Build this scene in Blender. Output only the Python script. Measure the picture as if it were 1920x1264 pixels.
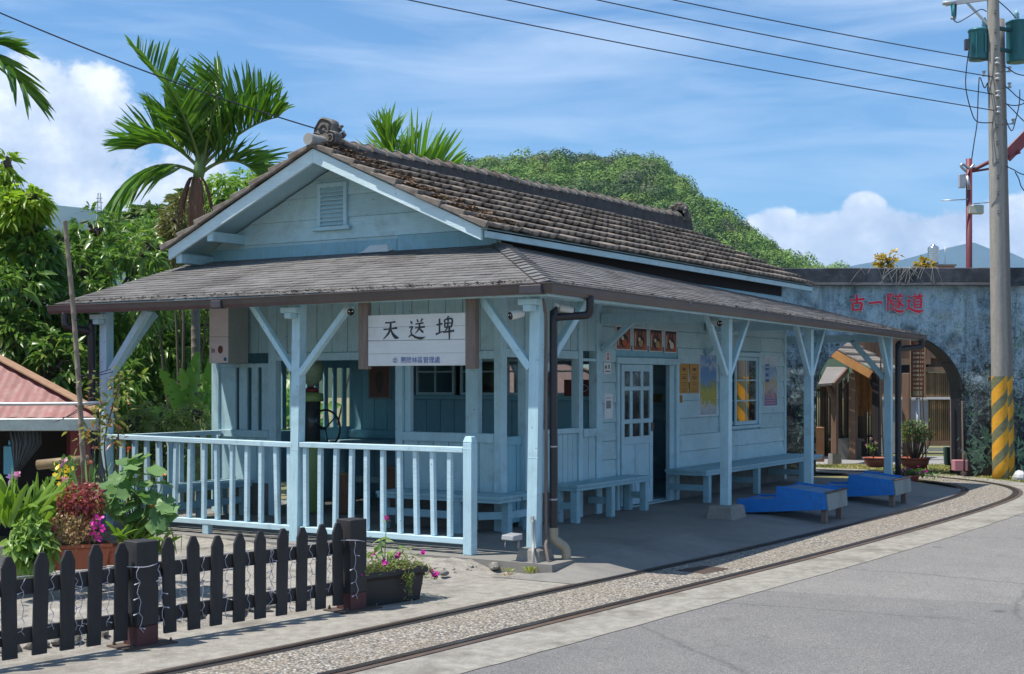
import bpy, bmesh, math, random
import numpy as np
from mathutils import Vector, Matrix
R = math.radians
sc = bpy.context.scene
for o in list(bpy.data.objects): bpy.data.objects.remove(o)
col = sc.collection

# ------------------------------------------------------------------ camera
CAM = Vector((-11.095, -6.526, 1.7))
FWD = Vector((0.852933, 0.522020, 0.0)); RT = Vector((0.522020, -0.852933, 0.0))
cam = bpy.data.cameras.new('camera'); camo = bpy.data.objects.new('camera', cam); col.objects.link(camo)
camo.location = CAM
camo.rotation_euler = FWD.to_track_quat('-Z', 'Y').to_euler()
cam.sensor_width = 36; cam.lens = 48.0; cam.shift_y = 80/1920
cam.clip_start = 0.1; cam.clip_end = 20000
sc.camera = camo
# ------------------------------------------------------------------ sun, sky, exposure
SUN = Vector((-0.33, 0.335, 1.0)).normalized()
SUN_EL = math.asin(SUN.z); SUN_ROT = math.atan2(SUN.x, SUN.y)
sl = bpy.data.lights.new('sun', 'SUN'); sl.energy = 4.6; sl.angle = R(0.53); sl.color = (1.0, 0.94, 0.85)
so = bpy.data.objects.new('sun', sl); col.objects.link(so)
so.rotation_euler = SUN.to_track_quat('Z', 'Y').to_euler(); so.location = (0, 0, 30)
sc.view_settings.view_transform = 'Standard'; sc.view_settings.look = 'None'
sc.view_settings.gamma = 1.0; sc.view_settings.exposure = 0.5

class NT:
    """small helper for writing node trees"""
    def __init__(s, tree): s.t = tree; s.n = tree.nodes; s.l = tree.links
    def node(s, ty, **kw):
        n = s.n.new(ty)
        for k, v in kw.items():
            if k == 'ins':
                for kk, vv in v.items():
                    if isinstance(vv, bpy.types.NodeSocket): s.l.new(vv, n.inputs[kk])
                    else: n.inputs[kk].default_value = vv
            else: setattr(n, k, v)
        return n
    def math(s, op, a, b=None, c=None, clamp=False):
        n = s.n.new('ShaderNodeMath'); n.operation = op; n.use_clamp = clamp
        for i, v in enumerate((a, b, c)):
            if v is None: continue
            if isinstance(v, bpy.types.NodeSocket): s.l.new(v, n.inputs[i])
            else: n.inputs[i].default_value = v
        return n.outputs[0]
    def ramp(s, fac, stops, interp='LINEAR'):
        n = s.n.new('ShaderNodeValToRGB'); n.color_ramp.interpolation = interp
        e = n.color_ramp.elements
        while len(e) < len(stops): e.new(0.5)
        for i, (p, c) in enumerate(stops):
            e[i].position = p; e[i].color = c if len(c) == 4 else (*c, 1)
        s.l.new(fac, n.inputs[0]); return n.outputs[0]
    def mix(s, fac, a, b, mode='MIX'):
        n = s.n.new('ShaderNodeMix'); n.data_type = 'RGBA'; n.blend_type = mode
        for k, v in ((0, fac), (6, a), (7, b)):
            if isinstance(v, bpy.types.NodeSocket): s.l.new(v, n.inputs[k])
            else: n.inputs[k].default_value = (*v, 1) if (k and len(v) == 3) else v
        return n.outputs[2]
    def noise(s, vec, scale, detail=4, rough=0.55, dist=0.0, out=0):
        n = s.node('ShaderNodeTexNoise', ins={'Scale': scale, 'Detail': detail, 'Roughness': rough, 'Distortion': dist})
        if vec is not None: s.l.new(vec, n.inputs['Vector'])
        return n.outputs[out]
    def mapping(s, vec, scale=(1, 1, 1), loc=(0, 0, 0), rot=(0, 0, 0)):
        n = s.node('ShaderNodeMapping', ins={'Scale': scale, 'Location': loc, 'Rotation': rot})
        s.l.new(vec, n.inputs[0]); return n.outputs[0]

def setup_world():
    w = bpy.data.worlds.new('World'); sc.world = w; w.use_nodes = True
    k = NT(w.node_tree); w.node_tree.nodes.clear()
    sky = k.node('ShaderNodeTexSky', sky_type='NISHITA')
    sky.sun_disc = False; sky.sun_elevation = SUN_EL; sky.sun_rotation = SUN_ROT
    sky.altitude = 0; sky.air_density = 1.0; sky.dust_density = 0.15; sky.ozone_density = 3.0
    tc = k.node('ShaderNodeTexCoord')
    sep = k.node('ShaderNodeSeparateXYZ'); k.l.new(tc.outputs['Generated'], sep.inputs[0])
    x, y, z = sep.outputs
    az = k.math('ARCTAN2', y, x)                       # radians, 0.55 is the direction of the station
    el = k.math('ARCSINE', z)
    # thin high cirrus, drawn out along the horizon
    comb = k.node('ShaderNodeCombineXYZ', ins={'X': az, 'Y': el})
    mp = k.mapping(comb.outputs[0], scale=(5.0, 34.0, 1), rot=(0, 0, R(-5)))
    n1 = k.noise(mp, 1.0, 7, 0.58, 0.7)
    n1b = k.noise(k.mapping(comb.outputs[0], scale=(3.0, 9.0, 1), loc=(3.1, 1.7, 0)), 1.0, 3, 0.5, 0.2)
    c1 = k.ramp(k.math('ADD', k.math('MULTIPLY', n1, 0.62), k.math('MULTIPLY', n1b, 0.45)), [(0.46, (0, 0, 0)), (0.67, (1, 1, 1))])
    cir = k.math('MULTIPLY', c1, k.ramp(el, [(0.02, (0.35, 0.35, 0.35)), (0.3, (0.75, 0.75, 0.75))]))
    # cumulus: banks of fixed direction with noisy, billowing outlines
    mpc = k.mapping(comb.outputs[0], scale=(1.0, 1.25, 1))
    nb = k.noise(mpc, 17.0, 8, 0.6, 0.1)
    nb2 = k.noise(mpc, 60.0, 5, 0.65, 0.25)
    vor = k.node('ShaderNodeTexVoronoi', feature='SMOOTH_F1', ins={'Scale': 26.0, 'Smoothness': 0.6}); k.l.new(mpc, vor.inputs['Vector'])
    billow = k.math('SUBTRACT', 0.55, vor.outputs['Distance'])
    def bank(a0, e0, ra, re_up, re_dn, gain):
        dx = k.math('DIVIDE', k.math('SUBTRACT', az, a0), ra)
        de = k.math('SUBTRACT', el, e0)
        up = k.math('DIVIDE', k.math('MAXIMUM', de, 0.0), re_up)
        dn = k.math('DIVIDE', k.math('MINIMUM', de, 0.0), re_dn)
        rr = k.math('ADD', k.math('ADD', k.math('MULTIPLY', dx, dx), k.math('MULTIPLY', up, up)), k.math('MULTIPLY', dn, dn))
        return k.math('MULTIPLY', k.math('SUBTRACT', 1.0, rr), gain)
    banks = None
    for b in ((0.895, 0.158, 0.125, 0.075, 0.055, 1.0), (0.95, 0.19, 0.06, 0.035, 0.05, 1.0), (0.80, 0.135, 0.11, 0.04, 0.05, 0.55),
              (0.83, 0.118, 0.03, 0.014, 0.02, 0.5),
              (0.29, 0.096, 0.105, 0.030, 0.05, 1.1), (0.297, 0.116, 0.022, 0.019, 0.02, 1.0), (0.20, 0.099, 0.085, 0.032, 0.05, 1.15), (0.36, 0.108, 0.025, 0.018, 0.02, 0.8),
              (0.14, 0.1, 0.09, 0.04, 0.05, 1.1), (2.2, 0.2, 0.4, 0.1, 0.1, 0.8), (-0.9, 0.14, 0.5, 0.08, 0.1, 0.8), (4.0, 0.15, 0.6, 0.09, 0.1, 0.8), (-2.4, 0.18, 0.35, 0.09, 0.1, 0.8)):
        v = bank(*b); banks = v if banks is None else k.math('SMOOTH_MAX', banks, v, 0.15)
    edge = k.math('ADD', k.math('ADD', banks, k.math('MULTIPLY', k.math('SUBTRACT', nb, 0.5), 1.5)),
                  k.math('ADD', k.math('MULTIPLY', k.math('SUBTRACT', nb2, 0.5), 0.55), k.math('MULTIPLY', billow, 0.55)))
    cmask = k.ramp(edge, [(0.30, (0, 0, 0)), (0.62, (1, 1, 1))], 'EASE')
    shade = k.ramp(k.math('ADD', k.math('MULTIPLY', nb, 0.75), k.math('ADD', k.math('MULTIPLY', nb2, 0.25), k.math('MULTIPLY', billow, 0.25))),
                   [(0.36, (0.40, 0.47, 0.60)), (0.56, (0.60, 0.66, 0.76)), (0.72, (0.88, 0.90, 0.92))])
    bgs = k.mix(1.0, sky.outputs[0], (SKY_TINT[0], SKY_TINT[1], SKY_TINT[2]), 'MULTIPLY')
    cv = k.node('ShaderNodeVectorMath', operation='SCALE', ins={3: CLOUD_GAIN}); k.l.new(shade, cv.inputs[0])
    civ = k.node('ShaderNodeVectorMath', operation='SCALE', ins={0: (0.62, 0.72, 0.86), 3: CLOUD_GAIN})
    m1 = k.mix(k.math('MULTIPLY', cir, 0.62), bgs, civ.outputs[0])
    m2 = k.mix(k.math('MULTIPLY', cmask, 0.93), m1, cv.outputs[0])
    bg = k.node('ShaderNodeBackground', ins={'Strength': SKY_STRENGTH}); k.l.new(m2, bg.inputs[0])
    out = k.node('ShaderNodeOutputWorld'); k.l.new(bg.outputs[0], out.inputs[0])
SKY_STRENGTH = 0.105; SKY_TINT = (0.62, 0.88, 1.06); CLOUD_GAIN = 10.5
setup_world()

# ------------------------------------------------------------------ helpers
def at(px, py, w):
    """world point w metres in front of the viewpoint in the direction measured in the photograph"""
    v = CAM + FWD*w + RT*((px-960)/2560*w); v.z = 1.7 + (712-py)/2560*w; return v
def tag(o, label=None, cat=None, group=None, kind=None):
    if label: o['label'] = label
    if cat: o['category'] = cat
    if group: o['group'] = group
    if kind: o['kind'] = kind
    return o
def thing(name, label, cat, loc=(0, 0, 0), rz=0.0, group=None):
    o = bpy.data.objects.new(name, None); col.objects.link(o); o.empty_display_size = 0.2
    o.location = loc; o.rotation_euler = (0, 0, rz); tag(o, label, cat, group); return o
def root_loc(p):
    v = Vector((0, 0, 0))
    while p is not None: v += p.location; p = p.parent
    return v
def copy_tree(o, parent=None):
    c = o.copy(); col.objects.link(c); c.parent = parent
    for ch in list(o.children): copy_tree(ch, c)
    return c
class MB:
    """collects shapes given in world coordinates (or local ones with loc=...) into one mesh"""
    def __init__(s): s.v = []; s.f = []; s.m = []; s.mi = 0; s.sm = []; s.smooth = False
    def add(s, vs, fs):
        b = len(s.v); s.v += [tuple(v) for v in vs]
        for f in fs: s.f.append(tuple(b+i for i in f)); s.m.append(s.mi); s.sm.append(s.smooth)
    def box(s, a, b):
        (x0, y0, z0), (x1, y1, z1) = a, b
        x0, x1 = min(x0, x1), max(x0, x1); y0, y1 = min(y0, y1), max(y0, y1); z0, z1 = min(z0, z1), max(z0, z1)
        s.add([(x0,y0,z0),(x1,y0,z0),(x1,y1,z0),(x0,y1,z0),(x0,y0,z1),(x1,y0,z1),(x1,y1,z1),(x0,y1,z1)],
              [(0,3,2,1),(4,5,6,7),(0,1,5,4),(1,2,6,5),(2,3,7,6),(3,0,4,7)])
    def hexa(s, pts):   # 4 bottom (ccw), 4 top
        s.add(pts, [(0,3,2,1),(4,5,6,7),(0,1,5,4),(1,2,6,5),(2,3,7,6),(3,0,4,7)])
    def beam(s, p, q, w, h, up=(0, 0, 1)):
        p = Vector(p); q = Vector(q); d = (q-p).normalized(); up = Vector(up)
        if abs(d.dot(up)) > 0.99: up = Vector((1, 0, 0))
        sd = d.cross(up).normalized(); u = sd.cross(d).normalized(); sd = sd*(w/2); u = u*(h/2)
        s.hexa([p-sd-u, p+sd-u, q+sd-u, q-sd-u, p-sd+u, p+sd+u, q+sd+u, q-sd+u])
    def tube(s, pts, r, n=8, cap=True):
        pts = [Vector(p) for p in pts]; rs = r if isinstance(r, (list, tuple)) else [r]*len(pts)
        k = len(pts); rings = []; prev = None
        for i, p in enumerate(pts):
            d = (pts[min(i+1, k-1)]-pts[max(i-1, 0)]).normalized()
            if prev is None:
                a = Vector((0, 0, 1)) if abs(d.z) < 0.9 else Vector((1, 0, 0)); u = d.cross(a).normalized()
            else:
                u = prev - d*prev.dot(d)
                u = u.normalized() if u.length > 1e-6 else d.orthogonal().normalized()
            prev = u; w = d.cross(u)
            rings.append([p+(u*math.cos(2*math.pi*j/n)+w*math.sin(2*math.pi*j/n))*rs[i] for j in range(n)])
        vs = [v for rg in rings for v in rg]; fs = []
        for i in range(k-1):
            for j in range(n):
                a = i*n+j; b = i*n+(j+1) % n; fs.append((a, b, b+n, a+n))
        if cap: fs += [tuple(range(n-1, -1, -1)), tuple(range((k-1)*n, k*n))]
        sm = s.smooth; s.smooth = True; s.add(vs, fs); s.smooth = sm
    def lathe(s, prof, c=(0, 0, 0), n=24, smooth=True, cap=True):
        c = Vector(c); vs = []; fs = []; k = len(prof)
        for (r, z) in prof:
            for j in range(n): vs.append((c.x+r*math.cos(2*math.pi*j/n), c.y+r*math.sin(2*math.pi*j/n), c.z+z))
        for i in range(k-1):
            for j in range(n):
                a = i*n+j; b = i*n+(j+1) % n; fs.append((a, b, b+n, a+n))
        if cap: fs += [tuple(range(n-1, -1, -1)), tuple(range((k-1)*n, k*n))]
        sm = s.smooth; s.smooth = smooth; s.add(vs, fs); s.smooth = sm
    def prism(s, poly, fn, d0, d1):
        """polygon of (a,b) extruded between depths d0,d1; fn(a,b,d) -> xyz"""
        n = len(poly); vs = [fn(a, b, d0) for a, b in poly]+[fn(a, b, d1) for a, b in poly]
        fs = [tuple(range(n-1, -1, -1)), tuple(range(n, 2*n))]+[(i, (i+1) % n, n+(i+1) % n, n+i) for i in range(n)]
        s.add(vs, fs)
    def quad(s, *p): s.add(p, [tuple(range(len(p)))])
    def raw(s, V, F):
        s.add([tuple(v) for v in V], [tuple(f) for f in F])
    def build(s, name, mats, parent=None, bevel=0.0, local=False, link=True, fixn=True):
        off = Vector((0, 0, 0)) if (parent is None or local) else root_loc(parent)
        me = bpy.data.meshes.new(name)
        V = np.array(s.v, dtype=np.float64)-np.array(off)[None, :]
        me.from_pydata(V.tolist(), [], s.f)
        mats = mats if isinstance(mats, (list, tuple)) else [mats]
        for m in mats: me.materials.append(m)
        if any(s.m): me.polygons.foreach_set('material_index', s.m)
        if any(s.sm): me.polygons.foreach_set('use_smooth', s.sm)
        if fixn and len(s.f) < 60000:
            bm = bmesh.new(); bm.from_mesh(me); bmesh.ops.recalc_face_normals(bm, faces=bm.faces); bm.to_mesh(me); bm.free()
        me.update()
        o = bpy.data.objects.new(name, me); col.objects.link(o); o.parent = parent
        if bevel:
            b = o.modifiers.new('bevel', 'BEVEL'); b.width = bevel; b.segments = 1; b.limit_method = 'ANGLE'; b.angle_limit = R(50)
        return o
def fast_mesh(name, V, F, mat, parent=None, off=None, smooth=False, mats=None, mi=None):
    """numpy verts (N,3) and faces (M,k)"""
    V = np.asarray(V, dtype=np.float32)
    if parent is not None: V = V-np.array(root_loc(parent), dtype=np.float32)[None, :]
    F = np.asarray(F, dtype=np.int32); k = F.shape[1]
    me = bpy.data.meshes.new(name); me.vertices.add(len(V)); me.vertices.foreach_set('co', V.ravel())
    me.loops.add(F.size); me.loops.foreach_set('vertex_index', F.ravel())
    me.polygons.add(len(F)); me.polygons.foreach_set('loop_start', np.arange(0, F.size, k, dtype=np.int32))
    if mi is not None: me.polygons.foreach_set('material_index', np.asarray(mi, dtype=np.int32))
    if smooth: me.polygons.foreach_set('use_smooth', np.ones(len(F), dtype=bool))
    for m in (mats or [mat]): me.materials.append(m)
    me.update(calc_edges=True); me.validate()
    o = bpy.data.objects.new(name, me); col.objects.link(o); o.parent = parent; return o
def smooth_path(pts, n=8):
    P = [Vector(p) for p in pts]; out = []
    for i in range(len(P)-1):
        p0 = P[max(i-1, 0)]; p1 = P[i]; p2 = P[i+1]; p3 = P[min(i+2, len(P)-1)]
        for j in range(n):
            t = j/n
            out.append(0.5*((2*p1)+(p2-p0)*t+(2*p0-5*p1+4*p2-p3)*t*t+(3*p1-p0-3*p2+p3)*t**3))
    out.append(P[-1]); return out
def sag(p, q, d, n=24):
    p = Vector(p); q = Vector(q)
    return [p.lerp(q, i/n)-Vector((0, 0, d*4*(i/n)*(1-i/n))) for i in range(n+1)]

# ------------------------------------------------------------------ materials
MATS = {}
def newmat(name):
    m = bpy.data.materials.new(name); m.use_nodes = True; m.node_tree.nodes.clear()
    k = NT(m.node_tree); b = k.node('ShaderNodeBsdfPrincipled'); o = k.node('ShaderNodeOutputMaterial')
    k.l.new(b.outputs[0], o.inputs[0]); return m, k, b, o
def simple(name, c, rough=0.6, var=0.18, scale=6.0, bump=0.15, metal=0.0, bscale=None, spec=0.5, stretch=(1, 1, 1), island=0.0, dirt=None, dirt_amt=0.4, dirt_scale=1.6):
    """base colour broken up by two scales of noise, optional per-piece variation and stains"""
    if name in MATS: return MATS[name]
    m, k, b, o = newmat(name)
    tc = k.node('ShaderNodeTexCoord'); v = k.mapping(tc.outputs['Object'], scale=stretch)
    n1 = k.noise(v, scale, 5, 0.6); n2 = k.noise(v, scale*7, 4, 0.6)
    f = k.math('ADD', k.math('MULTIPLY', n1, 0.6), k.math('MULTIPLY', n2, 0.4))
    lo = tuple(max(0, x*(1-var)) for x in c); hi = tuple(min(1, x*(1+var)) for x in c)
    colr = k.ramp(f, [(0.3, lo), (0.7, hi)])
    if dirt is not None:
        nd = k.noise(tc.outputs['Object'], dirt_scale, 6, 0.68, 0.4)
        fd = k.math('MULTIPLY', k.ramp(nd, [(0.5, (0, 0, 0)), (0.66, (1, 1, 1))]), dirt_amt)
        colr = k.mix(fd, colr, dirt)
    if island:
        g = k.node('ShaderNodeNewGeometry')
        h = k.node('ShaderNodeHueSaturation'); k.l.new(colr, h.inputs['Color'])
        k.l.new(k.math('ADD', k.math('MULTIPLY', g.outputs['Random Per Island'], 2*island), 1-island), h.inputs['Value'])
        colr = h.outputs[0]
    k.l.new(colr, b.inputs['Base Color'])
    b.inputs['Metallic'].default_value = metal; b.inputs['Specular IOR Level'].default_value = spec
    k.l.new(k.math('ADD', k.math('MULTIPLY', n2, 0.25), rough-0.12), b.inputs['Roughness'])
    if bump:
        nb = k.noise(v, bscale or scale*12, 4, 0.6)
        bp = k.node('ShaderNodeBump', ins={'Strength': bump, 'Distance': 0.01}); k.l.new(nb, bp.inputs['Height'])
        k.l.new(bp.outputs[0], b.inputs['Normal'])
    MATS[name] = m; return m
def painted(name, c, wear=(0.30, 0.31, 0.29), amt=0.5, vert=True, stain=(0.17, 0.21, 0.2), stain_amt=0.42, island=0.06, rough=0.55):
    """old house paint: brush grain, faded patches, scuffs down to grey wood, damp stains"""
    if name in MATS: return MATS[name]
    m, k, b, o = newmat(name)
    tc = k.node('ShaderNodeTexCoord'); ob = tc.outputs['Object']
    g = k.mapping(ob, scale=(9, 9, 0.8) if vert else (0.9, 0.9, 12))
    grain = k.noise(g, 6, 6, 0.65, 0.3)
    fade = k.noise(ob, 1.3, 5, 0.6)
    colr = k.ramp(k.math('ADD', k.math('MULTIPLY', grain, 0.45), k.math('MULTIPLY', fade, 0.55)),
                  [(0.33, tuple(x*0.8 for x in c)), (0.5, c), (0.68, tuple(min(0.85, x*1.13+0.02) for x in c))])
    st = k.math('MULTIPLY', k.ramp(k.noise(ob, 2.6, 7, 0.7, 0.5), [(0.52, (0, 0, 0)), (0.72, (1, 1, 1))]), stain_amt)
    colr = k.mix(st, colr, stain)
    chip = k.math('MULTIPLY', k.noise(g, 9, 7, 0.75), k.noise(ob, 4.2, 4, 0.6))
    cm = k.math('MULTIPLY', k.ramp(chip, [(0.355, (0, 0, 0)), (0.40, (1, 1, 1))]), amt)
    colr = k.mix(cm, colr, wear)
    nv = k.node('ShaderNodeTexVoronoi', ins={'Scale': 7.0}); k.l.new(ob, nv.inputs['Vector'])
    colr = k.mix(k.math('MULTIPLY', k.ramp(nv.outputs['Distance'], [(.045, (1, 1, 1)), (.07, (0, 0, 0))]), .7), colr, (.08, .07, .06))
    geo = k.node('ShaderNodeNewGeometry'); h = k.node('ShaderNodeHueSaturation'); k.l.new(colr, h.inputs['Color'])
    k.l.new(k.math('ADD', k.math('MULTIPLY', geo.outputs['Random Per Island'], 2*island), 1-island), h.inputs['Value'])
    k.l.new(h.outputs[0], b.inputs['Base Color'])
    k.l.new(k.math('ADD', k.math('MULTIPLY', grain, 0.3), rough-0.12), b.inputs['Roughness'])
    bp = k.node('ShaderNodeBump', ins={'Strength': 0.35, 'Distance': 0.006})
    k.l.new(k.math('SUBTRACT', grain, k.math('MULTIPLY', cm, 0.5)), bp.inputs['Height']); k.l.new(bp.outputs[0], b.inputs['Normal'])
    MATS[name] = m; return m
def leafmat(name, c1, c2, c3=None, trans=0.4, rough=0.38, spec=0.5, f3=0.06):
    if name in MATS: return MATS[name]
    m, k, b, o = newmat(name)
    geo = k.node('ShaderNodeNewGeometry'); r = geo.outputs['Random Per Island']
    stops = [(0.0, c1), (0.8, c2)]
    if c3: stops += [(1-f3, c2), (1.0, c3)]
    colr = k.ramp(r, stops)
    k.l.new(colr, b.inputs['Base Color']); b.inputs['Roughness'].default_value = rough; b.inputs['Specular IOR Level'].default_value = spec
    tr = k.node('ShaderNodeBsdfTranslucent'); k.l.new(k.mix(0.35, colr, k.mix(1.0, colr, (1.5, 1.7, 0.5), 'MULTIPLY')), tr.inputs[0])
    mx = k.node('ShaderNodeMixShader', ins={0: trans}); k.l.new(b.outputs[0], mx.inputs[1]); k.l.new(tr.outputs[0], mx.inputs[2])
    k.l.new(mx.outputs[0], o.inputs[0]); MATS[name] = m; return m
def glassmat(name, fac=0.35, tint=(0.85, 0.9, 0.9)):
    if name in MATS: return MATS[name]
    m, k, b, o = newmat(name)
    t = k.node('ShaderNodeBsdfTransparent', ins={0: (*tint, 1)}); gl = k.node('ShaderNodeBsdfGlossy', ins={'Roughness': 0.02})
    fr = k.node('ShaderNodeFresnel', ins={0: 1.5})
    mx = k.node('ShaderNodeMixShader'); k.l.new(k.math('ADD', k.math('MULTIPLY', fr.outputs[0], 0.9), fac-0.1), mx.inputs[0])
    k.l.new(t.outputs[0], mx.inputs[1]); k.l.new(gl.outputs[0], mx.inputs[2]); k.l.new(mx.outputs[0], o.inputs[0]); MATS[name] = m; return m

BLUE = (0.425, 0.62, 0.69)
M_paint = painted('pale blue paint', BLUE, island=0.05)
M_board = painted('pale blue board paint', (0.43, 0.60, 0.64), vert=False, island=0.09, amt=0.6)
M_vboard = painted('pale blue upright board paint', (0.41, 0.59, 0.635), vert=True, island=0.06, amt=0.45)
M_rail = painted('pale blue rail paint', (0.465, 0.645, 0.72), vert=False, amt=0.35, island=0.03)
M_barge = painted('sunlit blue barge paint', (0.62, 0.76, 0.79), vert=False, amt=0.25, island=0.03, stain_amt=0.15)  # albedo raised so the colour carries the direct sun on the barge
M_bench = painted('worn blue bench paint', (0.29, 0.48, 0.545), wear=(0.3, 0.32, 0.32), amt=0.9, vert=False, island=0.08)
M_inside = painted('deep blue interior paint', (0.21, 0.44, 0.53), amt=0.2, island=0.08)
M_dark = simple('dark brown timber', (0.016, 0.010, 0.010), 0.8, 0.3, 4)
M_tile = simple('weathered cement roof tile', (0.255, 0.212, 0.175), 0.92, 0.35, 6, 0.6, dirt=(0.15, 0.12, 0.10), dirt_amt=0.4, dirt_scale=1.2, spec=0.25)
M_moss = simple('mossy cement tile', (0.17, 0.10, 0.055), 0.95, 0.6, 9, 0.9, dirt=(0.06, 0.045, 0.035), dirt_amt=0.7, dirt_scale=5, spec=0.2)
M_mortar = simple('dark ridge mortar', (0.07, 0.062, 0.058), 0.95, 0.5, 8, 0.8)
M_shingle = simple('grey asphalt shingle', (0.165, 0.158, 0.153), 0.93, 0.3, 10, 0.5, bscale=220, island=0.16, dirt=(0.07, 0.06, 0.055), dirt_amt=0.6, dirt_scale=1.1, spec=0.3)
M_gutter = simple('brown plastic gutter', (0.085, 0.062, 0.060), 0.34, 0.25, 3, 0.03, dirt=(0.14, 0.11, 0.1), dirt_amt=0.35)
M_pipe = simple('dark brown downpipe', (0.022, 0.017, 0.022), 0.38, 0.3, 3, 0.03)
M_pvc = simple('beige plastic pipe', (0.33, 0.28, 0.20), 0.5, 0.15, 6, 0.05)
M_conc = simple('old concrete', (0.27, 0.255, 0.225), 0.9, 0.25, 5, 0.5, dirt=(0.12, 0.11, 0.095), dirt_amt=0.55, dirt_scale=3)
M_concd = simple('grey cement base', (0.17, 0.165, 0.155), 0.9, 0.25, 4, 0.4, dirt=(0.09, 0.085, 0.08), dirt_amt=0.5)
M_oldwood = simple('grey weathered wood', (0.20, 0.15, 0.125), 0.85, 0.35, 5, 0.5, stretch=(6, 6, 0.6))
M_wood = simple('brown wood', (0.20, 0.105, 0.055), 0.7, 0.35, 5, 0.4, stretch=(5, 5, 0.6), island=0.15)
M_black = simple('black stained timber', (0.020, 0.018, 0.019), 0.62, 0.35, 6, 0.3, stretch=(5, 5, 0.7), island=0.12, dirt=(0.06, 0.055, 0.05), dirt_amt=0.25)
M_white = simple('white paint', (0.72, 0.71, 0.68), 0.6, 0.06, 5, 0.1)
M_paper = simple('white paper', (0.75, 0.75, 0.75), 0.7, 0.04, 5, 0)
M_ink = simple('black ink', (0.02, 0.02, 0.025), 0.6, 0.1, 5, 0)
M_inkblue = simple('blue ink', (0.05, 0.10, 0.32), 0.6, 0.1, 5, 0)
M_red = simple('red paint', (0.55, 0.015, 0.03), 0.55, 0.12, 5, 0.05)
M_steel = simple('galvanised steel', (0.42, 0.43, 0.44), 0.42, 0.15, 8, 0.05, metal=0.8)
M_glass = glassmat('window glass')
def flat(name, c, rough=0.6): return simple(name, c, rough, 0.1, 8, 0.0)
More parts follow.
